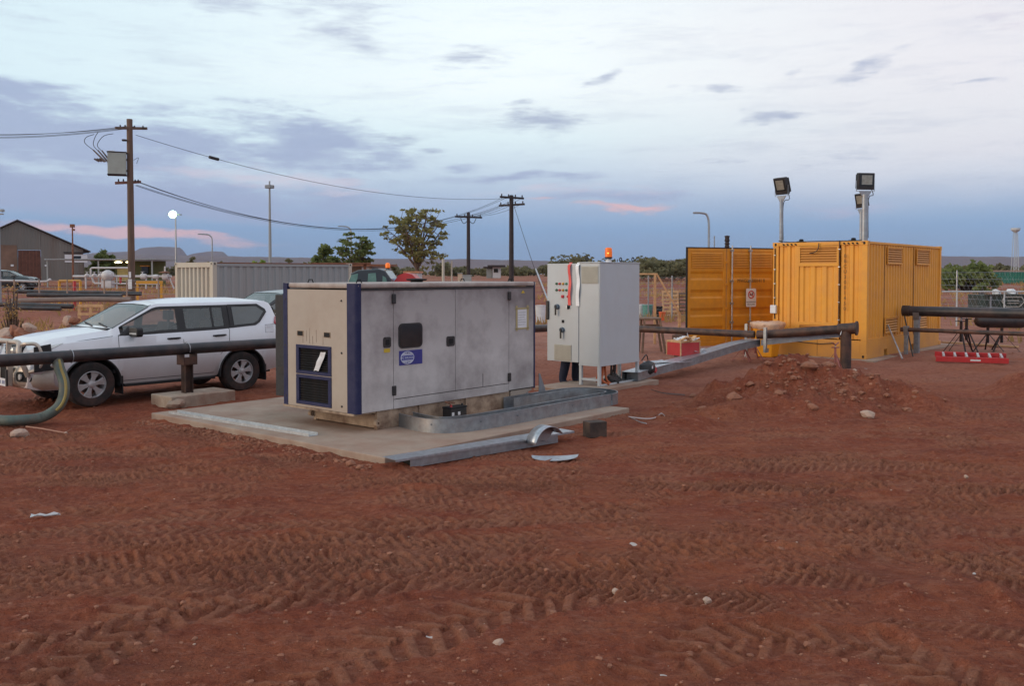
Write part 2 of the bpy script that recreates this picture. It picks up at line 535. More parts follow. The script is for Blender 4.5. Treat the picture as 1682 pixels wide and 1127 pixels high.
def text(s, size, m, parent, loc, rot, name='lettering', align='LEFT', sx=1, sp=1):
    c = bpy.data.curves.new('type', 'FONT')
    c.body = s; c.size = size; c.extrude = .0008; c.align_x = align; c.space_line = sp
    c.materials.append(m)
    tmp = bpy.data.objects.new('type', c)
    dg = bpy.context.evaluated_depsgraph_get()
    COL.objects.link(tmp); bpy.context.view_layer.update()
    me = bpy.data.meshes.new_from_object(tmp.evaluated_get(bpy.context.evaluated_depsgraph_get()))
    bpy.data.objects.remove(tmp)
    me.name = name
    if not me.materials: me.materials.append(m)
    o = bpy.data.objects.new(name, me)
    COL.objects.link(o); o.parent = parent; o.location = loc; o.rotation_euler = rot; o.scale = (sx, 1, 1)
    return o
def rrect(w, h, r, n=5, cx=0, cy=0):
    out = []
    for (sx, sy, a0) in ((1, 1, 0), (-1, 1, 90), (-1, -1, 180), (1, -1, 270)):
        for i in range(n + 1):
            a = R(a0 + 90 * i / n)
            out.append((cx + sx * (w / 2 - r) + r * math.cos(a), cy + sy * (h / 2 - r) + r * math.sin(a)))
    return out
def catmull(pts, n=8):
    pts = [Vector(q) for q in pts]
    out = []
    for i in range(len(pts) - 1):
        p0, p1, p2, p3 = pts[max(i - 1, 0)], pts[i], pts[i + 1], pts[min(i + 2, len(pts) - 1)]
        for k in range(n):
            t = k / n
            out.append(.5 * ((2 * p1) + (p2 - p0) * t + (2 * p0 - 5 * p1 + 4 * p2 - p3) * t * t + (3 * p1 - p0 - 3 * p2 + p3) * t ** 3))
    out.append(pts[-1])
    return out
def rock_mesh(size, seed, flat=.75, sub=2, m=None, name='rock', jag=.35):
    bm = bmesh.new()
    bmesh.ops.create_icosphere(bm, subdivisions=sub, radius=1)
    rr = random.Random(seed)
    planes = [(Vector((rr.uniform(-1, 1), rr.uniform(-1, 1), rr.uniform(-1, 1))).normalized(), rr.uniform(.55, .9)) for _ in range(9)]
    sc = Vector((rr.uniform(.8, 1.2), rr.uniform(.8, 1.2), flat * rr.uniform(.8, 1.1)))
    for v in bm.verts:
        for pn, pd in planes:
            d = v.co.dot(pn)
            if d > pd:
                v.co -= pn * (d - pd)
        v.co = Vector((v.co.x * sc.x, v.co.y * sc.y, v.co.z * sc.z)) * size * (1 + rr.uniform(-.06, .06))
    me = bpy.data.meshes.new(name)
    bm.to_mesh(me); bm.free()
    me.materials.append(m)
    return me
# ---------------------------------------------------------------- materials
red_dust = (.22, .085, .05)
m_galv = mat('galvanised steel', (.34, .37, .40), .42, .75, .22, 9, dirt=(.30, .20, .16), damt=.35, ds=3)
m_galv2 = mat('galvanised sheet', (.42, .45, .49), .38, .7, .25, 14, dirt=(.36, .27, .23), damt=.3, ds=2.5)
m_conc = mat('concrete', (.36, .27, .21), .9, 0, .12, 3, .5, 90, dirt=(.27, .13, .085), damt=.65, ds=1.3)
m_conc2 = mat('raw concrete block', (.40, .32, .25), .95, 0, .2, 5, .7, 40, dirt=red_dust, damt=.6, ds=2)
m_cream = mat('cream canopy paint', (.41, .35, .295), .5, 0, .05, 2, dirt=(.30, .21, .16), damt=.35, ds=1.8, dlow=(.3, .6, .3))
m_grey = mat('pale grey canopy paint', (.54, .51, .50), .5, 0, .10, .8, .06, 30, dirt=(.20, .17, .17), damt=.75, ds=.9, dlow=(2.15, 1.0, .62))
m_roofp = mat('dusty roof paint', (.40, .34, .31), .7, 0, .18, 5, dirt=(.24, .16, .13), damt=.6, ds=4)
m_blue = mat('blue trim paint', (.016, .020, .075), .6, 0, .2, 5, dirt=(.05, .045, .06), damt=.35, ds=5, spec=.3)
m_black = mat('black plastic', (.018, .018, .02), .55, 0, .2, 8, dirt=(.12, .07, .05), damt=.25, ds=5)
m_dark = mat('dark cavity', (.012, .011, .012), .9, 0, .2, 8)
m_glassd = mat('dark glass', (.02, .022, .024), .12, 0, .1, 4, dirt=(.10, .08, .07), damt=.3, ds=3)
m_skid = mat('dirty beige steel', (.38, .28, .20), .8, 0, .2, 5, dirt=(.13, .07, .045), damt=.9, ds=4)
m_yel = mat('yellow container paint', (.80, .35, .035), .55, 0, .06, 1.5, dirt=(.50, .22, .075), damt=.35, ds=1.6, dlow=(0, .8, .5))
m_yeld = mat('yellow door paint', (.70, .28, .018), .5, 0, .1, 2, dirt=(.36, .15, .045), damt=.4, ds=2.2)
m_cab = mat('light grey enamel', (.47, .50, .525), .4, 0, .03, 3, dirt=(.42, .36, .32), damt=.15, ds=2)
m_white = mat('white paint', (.72, .72, .74), .45, 0, .06, 4, dirt=(.42, .36, .32), damt=.25, ds=4)
m_text = mat('black print', (.03, .025, .02), .6, 0, .1, 5)
m_textn = mat('worn stencil print', (.16, .08, .03), .7, 0, .3, 12)
m_red = mat('red paint', (.50, .035, .04), .45, 0, .12, 5, dirt=(.25, .08, .06), damt=.3, ds=4)
m_rust = mat('rusty pipe steel', (.055, .036, .032), .55, .2, .4, 6, .25, 50, dirt=(.15, .062, .036), damt=.7, ds=3)
m_pipe = mat('black coated pipe', (.022, .022, .026), .42, 0, .3, 5, dirt=(.10, .055, .045), damt=.5, ds=2.5)
m_wood = mat('pale timber', (.62, .38, .20), .85, 0, .25, 7, .4, 30, dirt=(.28, .13, .07), damt=.5, ds=3)
m_wood2 = mat('weathered timber', (.20, .12, .08), .9, 0, .35, 7, .5, 30, dirt=(.13, .08, .06), damt=.6, ds=3)
m_pole = mat('weathered pole timber', (.13, .085, .062), .9, 0, .3, 4, .4, 20, dirt=(.20, .12, .09), damt=.5, ds=2, streak=True)
m_pole2 = mat('dark pole timber', (.040, .030, .032), .9, 0, .3, 4)
m_amber = mat('amber lens', (.75, .14, .01), .25, 0, .05, 5, emit=(1, .2, .01), es=.25)
m_plast = mat('clear plastic sheet', (.62, .64, .66), .25, 0, .15, 8, alpha=.72)
m_paper = mat('white paper', (.68, .68, .70), .8, 0, .08, 6)
m_stone = mat('red stone', (.29, .125, .075), .95, 0, .3, 9, .8, 30, dirt=(.22, .08, .045), damt=.8, ds=6)
m_stonel = mat('pale stone', (.46, .33, .26), .95, 0, .25, 9, .6, 30, dirt=(.26, .11, .07), damt=.6, ds=5)
m_corr = mat('weathered corrugated iron', (.20, .19, .175), .75, .2, .22, .35, dirt=(.16, .10, .075), damt=.7, ds=.22, streak=True)
m_beige = mat('beige container paint', (.50, .47, .40), .6, 0, .08, 2, dirt=(.30, .18, .12), damt=.3, ds=2, streak=True)
m_greyc = mat('grey paint and shade tone', (.30, .32, .33), .65, 0, .12, 1.2, dirt=(.22, .19, .17), damt=.4, ds=1.2, streak=True)  # plain grey, also the shade tone for the beige container's long side
m_rustp = mat('rust', (.20, .085, .05), .9, 0, .4, 8)
m_hose = mat('green suction hose', (.09, .125, .11), .6, 0, .2, 5, dirt=(.20, .12, .08), damt=.5, ds=4)
m_yhose = mat('yellow stripe', (.30, .22, .06), .6, 0, .2, 5)
m_cloth = mat('dark navy work trousers', (.018, .022, .045), .9, 0, .2, 10)
m_wire = mat('overhead wire', (.02, .02, .024), .6, 0, .1, 2)
m_leaf1 = bits('olive leaves', (.27, .25, .10), 1.2)
m_leaf2 = bits('green leaves', (.17, .20, .07), 1.2)
m_leaf3 = bits('bright leaves', (.25, .34, .08), 1.2)
m_leafd = bits('dull scrub leaves', (.18, .165, .09), .3)
m_bark = mat('bark', (.13, .085, .065), .9, 0, .3, 5)
m_straw = bits('dry straw', (.42, .26, .11), .6)

# ---------------------------------------------------------------- ground
def ground_material():
    m = bpy.data.materials.new('red earth'); m.use_nodes = True
    t = m.node_tree; b = t.nodes['Principled BSDF']
    b.inputs['Roughness'].default_value = .95
    b.inputs['Specular IOR Level'].default_value = .15
    g = t.nodes.new('ShaderNodeNewGeometry')
    def no(scale, det=6, ro=.6, stretch=None, off=0):
        mp = t.nodes.new('ShaderNodeMapping'); mp.inputs['Location'].default_value = (off, off, 0)
        if stretch: mp.inputs['Scale'].default_value = stretch
        t.links.new(g.outputs['Position'], mp.inputs[0])
        n = t.nodes.new('ShaderNodeTexNoise'); n.inputs['Scale'].default_value = scale
        n.inputs['Detail'].default_value = det; n.inputs['Roughness'].default_value = ro
        t.links.new(mp.outputs[0], n.inputs[0]); return n.outputs[0]
    def mr(x, a, b_, c=0, d=1):
        n = t.nodes.new('ShaderNodeMapRange'); t.links.new(x, n.inputs[0])
        for i, q in enumerate((a, b_, c, d)): n.inputs[i + 1].default_value = q
        return n.outputs[0]
    def mx(f, a, b_):
        n = t.nodes.new('ShaderNodeMix'); n.data_type = 'RGBA'
        for i, q in ((0, f), (6, a), (7, b_)):
            if isinstance(q, (tuple, float, int)): n.inputs[i].default_value = q
            else: t.links.new(q, n.inputs[i])
        return n.outputs[2]
    def ma(op, a, b_):
        n = t.nodes.new('ShaderNodeMath'); n.operation = op; n.use_clamp = True
        for i, q in enumerate((a, b_)):
            if isinstance(q, (float, int)): n.inputs[i].default_value = q
            else: t.links.new(q, n.inputs[i])
        return n.outputs[0]
    c = mx(mr(no(.7), .32, .68), (0.278, 0.073, 0.038, 1), (0.340, 0.110, 0.060, 1))
    c = mx(ma('MULTIPLY', mr(no(3.2, 8, .7, None, 4), .40, .72), .75), c, (0.196, 0.048, 0.031, 1))
    c = mx(ma('MULTIPLY', mr(no(1.6, 8, .65, (1, 2.6, 1), 11), .52, .74), .7), c, (0.412, 0.178, 0.107, 1))
    c = mx(ma('MULTIPLY', mr(no(26, 3, .6, None, 2), .60, .72), .35), c, (0.433, 0.183, 0.120, 1))
    c = mx(ma('MULTIPLY', mr(no(40, 2, .6, None, 6), .60, .72), .5), c, (0.144, 0.037, 0.026, 1))
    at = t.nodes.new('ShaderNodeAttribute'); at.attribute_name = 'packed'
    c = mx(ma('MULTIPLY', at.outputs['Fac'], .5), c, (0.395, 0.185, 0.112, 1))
    # yard beyond is paler dusty pink; far plain red earth with straw
    sx = t.nodes.new('ShaderNodeSeparateXYZ'); t.links.new(g.outputs['Position'], sx.inputs[0])
    y = sx.outputs[1]
    c = mx(ma('MULTIPLY', mr(y, 16.5, 25), .85), c, mx(mr(no(.35), .35, .65), (.52, .27, .20, 1), (.38, .175, .125, 1)))
    c = mx(ma('MULTIPLY', mr(y, 36, 48), ma('ADD', mr(no(.10, 6, .6, (.35, 1.6, 1)), .40, .6), .15)), c, (0.247, 0.083, 0.060, 1))
    c = mx(ma('MULTIPLY', mr(y, 40, 60), mr(no(.22, 7, .7, (.3, 1.4, 1), 30), .48, .62)), c, (0.309, 0.158, 0.086, 1))
    c = mx(ma('MULTIPLY', mr(y, 100, 300), .6), c, (0.175, 0.104, 0.060, 1))
    c = mx(ma('MULTIPLY', mr(no(.45, 4, .6, (1, 1.6, 1), 31), .48, .66), .45), c, (.36, .112, .052, 1))
    c = mx(ma('MULTIPLY', mr(no(.6, 5, .65, (1, 1.5, 1), 41), .50, .68), .45), c, (.15, .050, .032, 1))
    c = mx(ma('MULTIPLY', mr(no(11, 5, .7, (.8, 1.3, 1), 17), .50, .66), .6), c, (0.154, 0.037, 0.024, 1))
    c = mx(ma('MULTIPLY', mr(no(14, 5, .7, (.7, 1.5, 1), 23), .54, .70), .5), c, (0.453, 0.199, 0.142, 1))
    t.links.new(c, b.inputs['Base Color'])
    bp = t.nodes.new('ShaderNodeBump'); bp.inputs['Strength'].default_value = 1.0; bp.inputs['Distance'].default_value = .05
    t.links.new(no(22, 6, .72, None, 8), bp.inputs['Height'])
    bp2 = t.nodes.new('ShaderNodeBump'); bp2.inputs['Strength'].default_value = .7; bp2.inputs['Distance'].default_value = .02
    t.links.new(no(75, 3, .6, None, 1), bp2.inputs['Height']); t.links.new(bp.outputs[0], bp2.inputs['Normal'])
    t.links.new(bp2.outputs[0], b.inputs['Normal'])
    return m
def build_ground():
    ys = [-60, -30, -15, -8, -4, -1, 1, 2.5, 3.5]
    y = 4.2
    while y < 15: ys.append(y); y *= 1.0034
    while y < 26: ys.append(y); y *= 1.0055
    while y < 60: ys.append(y); y *= 1.012
    while y < 400: ys.append(y); y *= 1.04
    while y < 16000: ys.append(y); y *= 1.25
    ys.append(16000)
    ts = np.concatenate([np.linspace(-1.6, -.64, 45)[:-1], np.linspace(-.64, .64, 900), np.linspace(.64, 1.6, 45)[1:]])
    ys = np.array(ys)
    w = np.maximum(ys, 2.0) + 1.5
    wid = np.where(ys < 4, np.maximum(w, 30.0 - ys * 4), w)
    X = wid[:, None] * ts[None, :]
    Y = np.repeat(ys[:, None], len(ts), 1)
    Z = gz(X, Y)
    near = (ys > 3) & (ys < 50)
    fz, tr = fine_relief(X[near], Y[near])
    # keep the relief from poking through slabs
    du = (X[near] - SLAB_F[0]) * UX + (Y[near] - SLAB_F[1]) * UY; dv = -(X[near] - SLAB_F[0]) * UY + (Y[near] - SLAB_F[1]) * UX
    ins = smo(du, -.1, .1) * smo(8.6 - du, 0, .3) * smo(dv, -.1, .05) * smo(5.6 - dv, 0, .2)
    fz = fz * (1 - .8 * ins)
    Z[near] += fz
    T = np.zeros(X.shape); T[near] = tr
    nr, nc = X.shape
    co = np.stack([X, Y, Z], -1).reshape(-1, 3).astype('f')
    idx = np.arange(nr * nc).reshape(nr, nc)
    q = np.stack([idx[:-1, :-1], idx[:-1, 1:], idx[1:, 1:], idx[1:, :-1]], -1).reshape(-1, 4).astype('i')
    me = bpy.data.meshes.new('ground')
    me.vertices.add(len(co)); me.vertices.foreach_set('co', co.ravel())
    me.loops.add(q.size); me.loops.foreach_set('vertex_index', q.ravel())
    me.polygons.add(len(q)); me.polygons.foreach_set('loop_start', np.arange(0, q.size, 4, dtype='i'))
    me.polygons.foreach_set('use_smooth', np.ones(len(q), dtype=bool))
    me.update()
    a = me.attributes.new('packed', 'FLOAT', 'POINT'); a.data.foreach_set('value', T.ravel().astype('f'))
    me.materials.append(ground_material())
    o = bpy.data.objects.new('ground', me); COL.objects.link(o)
    o['kind'] = 'structure'
    print('ground quads', len(q))
build_ground()

# ---------------------------------------------------------------- hills
def build_hills():
    m = mat('red rock range', (.145, .085, .085), .95, 0, .22, .004, dirt=(.10, .082, .065), damt=.6, ds=.002)
    def ridge(name, pts, dist, base=5, depth=900, seed=0, mesa=False):
        mm = M()
        rr = np.random.RandomState(seed)
        xs = np.arange(pts[0][0], pts[-1][0] + 1, 4)
        hs = np.interp(xs, [p[0] for p in pts], [p[1] for p in pts])
        nz = fbm(xs * .05 + seed * 7, xs * 0 + 1.5, 4) - .5
        hs = hs + nz * (1.3 if mesa else 2.2)
        rows = [(0, .0), (.3, .28), (.55, .55 if mesa else .6), (.64, .95 if mesa else .8), (.8, 1.0), (1.6, 1.0), (2.5, .2)]
        vs = []; fs = []
        for i, x in enumerate(xs):
            for (k, hh) in rows:
                dd = dist + k * depth
                p = D(x, hs[i], dist + .8 * depth)
                top = p.z
                gx = (x - 841) / F * dd
                j = 1 + .10 * (float(vn(np.array([x * .11 + seed]), np.array([k * 3.0]))[0]) - .5) * (0 if k >= .8 else 1)
                vs.append((gx, dd, base + (top - base) * hh * j))
        nr = len(rows)
        for i in range(len(xs) - 1):
            for k in range(nr - 1):
                a = i * nr + k
                fs.append((a, a + 1, a + nr + 1, a + nr))
        mm.add(vs, fs)
        o = mm.build(name, m, smooth=True, ang=70)
        o['kind'] = 'structure'
    ridge('far_mesa', [(60, 430), (150, 415), (222, 412), (232, 407), (262, 404), (296, 406), (302, 411), (308, 419), (318, 416), (345, 412), (367, 413), (376, 421), (500, 424)], 9000, seed=2, mesa=True)
    ridge('range', [(-500, 428), (-100, 424), (120, 421), (240, 418), (420, 421), (560, 424), (760, 425), (900, 428), (1000, 432), (1090, 428), (1130, 424), (1300, 418), (1500, 420), (1640, 421), (1800, 422), (2200, 420)], 5200, seed=4)
build_hills()
# ---------------------------------------------------------------- slabs
SRZ = US
def slab(name, label, o, du, dv, z0, z1, m=m_conc):
    t = M(); t.box(0, du, 0, dv, z0, z1)
    ob = t.build(name, m, loc=(o[0], o[1], 0), rz=SRZ, bev=.012)
    return tag(ob, label, 'concrete slab')
slab('concrete_slab', 'pale concrete pad under the grey canopied generator', SLAB_F, 5.35, 5.5, -.2, .10)
CAB = site(D(985, 635, 17.8)[:2], 0, 0)
CAB.z = .10
s2 = site(CAB, -.75, -.25)
slab('concrete_slab', 'narrow concrete strip under the legs of the electrical cabinet', s2, 2.55, 1.3, -.2, .098)
CON = Vector((8.94, 22.99, 0.15))
slab('concrete_slab', 'low concrete footing under the yellow container', site(CON, -.25, -.28), 7.2, 3.1, -.1, .15)

# ---------------------------------------------------------------- generator
G = Vector((-2.13, 12.5, 0))
def build_generator():
    t = thing('diesel_generator', 'large grey and cream canopied diesel generator with blue corner posts on the concrete pad', 'generator', (G.x, G.y, 0), SRZ)
    Lg, Wg, zb, zt = 3.94, 1.70, .37, 2.10
    U = lambda px: fu(px, G)
    V = lambda px: fv(px, G)
    # canopy core, open shell set slightly inside its panels
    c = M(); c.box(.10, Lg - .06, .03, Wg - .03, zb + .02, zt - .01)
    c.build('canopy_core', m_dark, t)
    # end panel with the vents let in
    def framed_panel(m, holes, x0, x1, y0, y1, axis, th, z0, z1):
        # strips around rectangular holes stacked in z; holes: (a0,a1,z0,z1) sorted by z
        zz = z0
        for (a0, a1, h0, h1) in holes:
            if h0 > zz: _sl(m, x0, x1, y0, y1, axis, th, y0 if axis == 'x' else x0, y1 if axis == 'x' else x1, zz, h0)
            _sl(m, x0, x1, y0, y1, axis, th, y0, a0, h0, h1); _sl(m, x0, x1, y0, y1, axis, th, a1, y1, h0, h1)
            zz = h1
        _sl(m, x0, x1, y0, y1, axis, th, y0, y1, zz, z1)
    def _sl(m, x0, x1, y0, y1, axis, th, a, b, z0, z1):
        m.box(x0, x1, a, b, z0, z1)
    v0, v1 = .545, 1.355
    e = M()
    framed_panel(e, [(v0, v1, .405, .84), (v0, v1, .85, 1.275)], 0, .10, .20, 1.56, 'x', .1, zb, zt - .02)
    e.build('end_panel', m_cream, t)
    for k, (px, z0_, ln) in enumerate(((503, 1.33, .16), (508, 1.30, .22), (513, 1.29, .12), (519, 1.32, .18), (530, 1.29, .14), (497, 1.30, .10))):
        q = M(); vv = V(px); q.box(-.0012, 0, vv - .006, vv + .006, z0_, z0_ + ln); q.build('soot_stain', mat('soot streak', (.25, .20, .165), .8, 0, .3, 9), t)
    fr = M()
    for (a, b) in ((.405, .84), (.85, 1.275)):
        f = M()
        f.box(-.012, .03, v0, v1, a, a + .05); f.box(-.012, .03, v0, v1, b - .05, b)
        f.box(-.012, .03, v0, v0 + .07, a + .05, b - .05); f.box(-.012, .03, v1 - .07, v1, a + .05, b - .05)
        fo = f.build('vent_frame', m_blue, t, bev=.006)
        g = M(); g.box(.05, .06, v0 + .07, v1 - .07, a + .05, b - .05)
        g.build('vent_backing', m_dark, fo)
        src = None
        n = 9
        for k in range(n):
            z = a + .07 + (b - a - .14) * k / (n - 1)
            if src is None:
                s = M(); s.prism([(.0, -.010), (.004, -.012), (.05, .010), (.046, .014)], v0 + .07, v1 - .07, 'y')
                s.v = [(q[0], q[1], q[2]) for q in s.v]
                src = s.build('slat', m_black, fo, loc=(0, 0, z))
            else:
                inst(src, 'slat', fo, (0, 0, z))
    # small square ports
    for px in (493, 537):
        vv = V(px)
        p = M(); p.box(-.006, .02, vv - .075, vv + .075, 1.40, 1.48)
        po = p.build('port_frame', m_skid, t, bev=.003)
        q = M(); q.box(-.010, -.006, vv - .062, vv + .062, 1.408, 1.472)
        q.build('port_opening', m_dark, po)
    for (px, z) in ((470, 1.93), (563, 1.93), (470, 1.25), (563, 1.2), (470, .5), (563, .45)):
        b = M(); vv = V(px) + (.02 if px < 500 else .03)
        b.lathe([(0, -.01), (.014, -.01), (.016, 0), (.016, .004)], 8, 'x', (0, vv, z)); b.build('bolt', m_black, t)
    # corner posts, rounded
    def post(x0, y0, sx, sy, wx, wy, name='corner_post'):
        p = [(x0 + sx * wx, y0), (x0 + sx * wx, y0 + sy * .03)]
        r = .07
        arc = [(x0 + sx * (r - r * math.sin(R(a))), y0 + sy * (r - r * math.cos(R(a)))) for a in range(0, 91, 15)]
        poly = [(x0 + sx * wx, y0 + sy * 0)] + arc + [(x0, y0 + sy * wy), (x0 + sx * .05, y0 + sy * wy), (x0 + sx * .05, y0 + sy * .05), (x0 + sx * wx, y0 + sy * .05)]
        q = M(); q.prism(poly, zb - .004, zt + (.072 if x0 > 1 or y0 < 1 else .072), 'z'); q.build(name, m_blue, t, smooth=True)
    post(-.006, -.006, 1, 1, .085, .205); post(-.006, Wg + .006, 1, -1, .085, .145)
    post(Lg + .006, -.006, -1, 1, .075, .2); post(Lg + .006, Wg + .006, -1, -1, .075, .2)
    # side panels: fixed, door, door, fixed
    ua, ub, uc, ud = .08, U(646), U(748), U(836)
    def sidep(name, x0, x1, z0, z1, lab=None):
        s = M(); s.box(x0 + .004, x1 - .004, 0, .03, z0, z1)
        o = s.build(name, m_grey, t, bev=.004)
        if lab: o['label'] = lab
        return o
    sidep('side_panel', ua, ub, zb, zt - .02)
    d1 = sidep('door', ub, uc, .51, zt - .03, 'left canopy door with a rounded window and a blue badge')
    d2 = sidep('door', uc, ud, .51, zt - .03, 'plain right canopy door')
    sidep('side_panel', ud, Lg - .07, zb + .02, zt - .02)
    sidep('skirt_panel', ub, ud, zb, .50)
    w0, w1 = U(654), U(693)
    wn = M(); wn.prism(rrect(w1 - w0, .36, .075, 6, (w0 + w1) / 2, 1.41), -.012, .004, 'y'); w = wn.build('window', m_black, d1, smooth=True)
    wn = M(); wn.prism(rrect(w1 - w0 - .04, .32, .06, 6, (w0 + w1) / 2, 1.41), -.017, -.012, 'y'); wn.build('pane', m_glassd, d1, smooth=True)
    lg = M(); lx0, lx1 = U(655), U(693)
    lg.box(lx0, lx1, -.006, 0, .985, 1.195); lo = lg.build('badge', mat('blue badge', (.035, .035, .22), .5, 0, .1, 6), t)
    wl = mat('badge print', (.55, .57, .68), .6, 0, .1, 5)
    cxl, czl = lx0 + (lx1 - lx0) * .34, 1.09
    ring = M()
    def ell(a, b, r, y=-.009):
        ring.tube([(cxl + a * math.cos(R(k)), y, czl + b * math.sin(R(k))) for k in range(0, 361, 12)], r, 5, False)
    ell(.128, .088, .006); ell(.085, .088, .003); ell(.035, .088, .003)
    for zz, ww in ((.058, .095), (-.058, .095), (.04, .115), (-.04, .115)):
        ring.box(cxl - ww, cxl + ww, -.011, -.008, czl + zz - .006, czl + zz + .006)
    ring.build('globe_emblem', wl, lo)
    bnd = M(); bnd.box(cxl - .125, cxl + .125, -.012, -.008, czl - .034, czl + .034); bnd.build('emblem_band', mat('badge band', (.06, .07, .30), .5), lo)
    text('FG WILSON', .046, wl, lo, (cxl, -.013, czl - .016), (R(90), 0, 0), align='CENTER')
    for (a, b, zc) in ((629, 641, 1.335), (733, 746, 1.28)):
        hx0, hx1 = U(a), U(b)
        h = M(); h.prism(rrect(hx1 - hx0, .15, .03, 4, (hx0 + hx1) / 2, zc), -.014, .004, 'y'); ho = h.build('latch', m_black, t, smooth=True)
        h = M(); h.prism(rrect((hx1 - hx0) * .5, .08, .02, 4, (hx0 + hx1) / 2, zc), -.020, -.014, 'y'); h.build('latch_lever', m_dark, ho, smooth=True)
    yl = M(); yl.box(U(630), U(640), -.004, 0, 1.19, 1.245); yl.build('warning_sticker', mat('yellow sticker', (.55, .38, .03), .6), t)
    yl = M(); yl.prism([(U(856), 1.985), (U(862), 1.985), (U(859), 2.035)], -.004, 0, 'y'); yl.build('warning_sticker', MATS['yellow sticker'], t)
    for (px, z) in ((646, 1.95), (646, .635), (836, 1.945), (836, .61)):
        h = M(); u_ = U(px); h.box(u_ - .035, u_ + .035, -.026, 0, z - .07, z + .07)
        ho = h.build('hinge', m_black, t, bev=.01)
    # roof cap and gutter
    rf = M(); rf.box(.02, Lg + .0, -.004, Wg + .004, zt, zt + .075); ro = rf.build('roof', m_roofp, t, bev=.03, seg=3)
    gt = M(); gt.box(.08, Lg - .08, -.012, .0, zt - .028, zt - .004); gt.build('gutter', m_black, t)
    for (u_, v_) in ((.3, .3), (3.6, .3), (.3, 1.4), (3.6, 1.4)):
        b = M(); b.tube([(u_ - .05, v_, zt + .07), (u_ - .03, v_, zt + .12), (u_ + .03, v_, zt + .12), (u_ + .05, v_, zt + .07)], .009, 6); b.build('lifting_eye', m_dark, ro)
    ex = M(); ex.lathe([(.10, zt + .07), (.10, zt + .095), (.16, zt + .10), (.17, zt + .125), (.02, zt + .135)], 20, 'z', (2.05, .95, 0), True); ex.build('exhaust_cap', m_dark, ro, smooth=True)
    # taped notice
    n = M(); n.box(U(849), U(865), -.003, 0, 1.40, 1.72); no_ = n.build('notice', m_paper, t)
    tp = M()
    mt_ = mat('masking tape', (.42, .34, .18), .8)
    for (a, b, c_, d) in ((U(846), U(869), 1.715, 1.745), (U(846), U(869), 1.385, 1.41), (U(847), U(850), 1.36, 1.78), (U(865), U(868), 1.36, 1.78)):
        tp.box(a, b, -.006, -.003, c_, d)
    tp.build('tape', mt_, no_)
    for k in range(6):
        q = M(); q.box(U(851), U(863) - (.03 if k % 3 == 2 else 0), -.0045, -.003, 1.66 - k * .04, 1.664 - k * .04); q.build('print_line', m_textn if 0 else m_text, no_)
    # crumpled tag on the upper vent
    g = M(); rr = random.Random(4); vs = []; vb = V(527)
    for i in range(5):
        for k in range(3):
            vs.append((-.03 + rr.uniform(-.012, .012), vb + .06 - .06 * k + .045 * (i - 2), 1.20 - .07 * i + rr.uniform(-.01, .01)))
    g.add(vs, [(i * 3 + k, i * 3 + k + 1, (i + 1) * 3 + k + 1, (i + 1) * 3 + k) for i in range(4) for k in range(2)])
    g.build('tag', m_paper, t)
    # skid
    s = M()
    s.box(.40, 3.28, .04, .10, .10, zb - .001); s.box(.40, 3.28, 1.42, 1.48, .10, zb - .001)
    s.box(.40, .46, .10, 1.42, .12, .31); s.box(3.2, 3.26, .10, 1.42, .12, .33)
    so = s.build('skid_frame', m_skid, t, bev=.006)
    for uu in (1.2, 2.2):
        q = M(); q.box(uu, uu + .03, .015, .04, .12, zb - .004); q.build('rib', m_skid, so)
    for (uu, vv) in ((.38, 0.02), (.38, 1.5), (3.3, .02)):
        q = M(); q.lathe([(.018, -.03), (.045, -.03), (.045, .03), (.018, .03), (.018, -.03)], 12, 'y', (uu, vv, .2)); q.build('lifting_lug', m_skid, so)
    tk = M(); tk.box(.6, 3.0, .16, 1.36, .11, zb - .002); tk.build('base_tank', m_skid, t)
    tail = M(); tail.prism([(3.3, .19), (3.3, zb), (3.86, zb), (3.86, zb - .03)], .03, 1.5, 'y'); tail.build('tail_skirt', m_cream, t)
    ft = M(); ft.box(-.02, .38, .05, 1.66, zb - .03, zb - .003); ft.build('bottom_flange', m_skid, t)
    # far side door standing open, seen nearly edge on
    dm = mat('dark foam lining', (.045, .043, .045), .9, 0, .2, 20, .4, 80)
    dd = M(); dd.box(.66, .70, Wg + .01, Wg + 1.10, .33, 1.97)
    do = dd.build('door', dm, t, bev=.006); do['label'] = 'open far side door with dark lining seen past the cream end'
    q = M(); q.box(.64, .66, Wg + .80, Wg + 1.0, .70, .82); q.build('latch', m_black, do)
    cr = M(); cr.box(U(793) - .004, U(793) + .004, -.003, 0, .515, .72); cr.build('scratch', m_black, t)
build_generator()

# battery and small things on the pad
def on_site(px, py, z=.10):
    return P(px, py, z)
def build_battery():
    p = P(747, 690, .10)
    t = thing('battery', 'black lead acid battery with two white labels standing beside the generator skid', 'battery', (p.x, p.y, .10), SRZ)
    m = M(); m.box(-.17, .17, -.09, .09, 0, .19); b = m.build('case', m_black, t, bev=.008)
    m = M(); m.box(-.175, .175, -.095, .095, .19, .215); m.build('lid', m_dark, t, bev=.005)
    for x, c in ((-.12, m_red), (.12, m_black)):
        m = M(); m.lathe([(.018, .215), (.016, .25), (0, .25)], 10, 'z', (x, -.04, 0)); m.build('terminal', c, t)
    for x in (-.13, .0):
        m = M(); m.box(x - .025, x + .025, -.093, -.09, .09, .14); m.build('sticker', m_paper, t)
    m = M(); m.tube(catmull([(-.12, -.04, .25), (-.2, .0, .30), (-.05, .06, .27), (.1, .1, .24)], 6), .012, 6); m.build('lead', m_rustp, t)
build_battery()

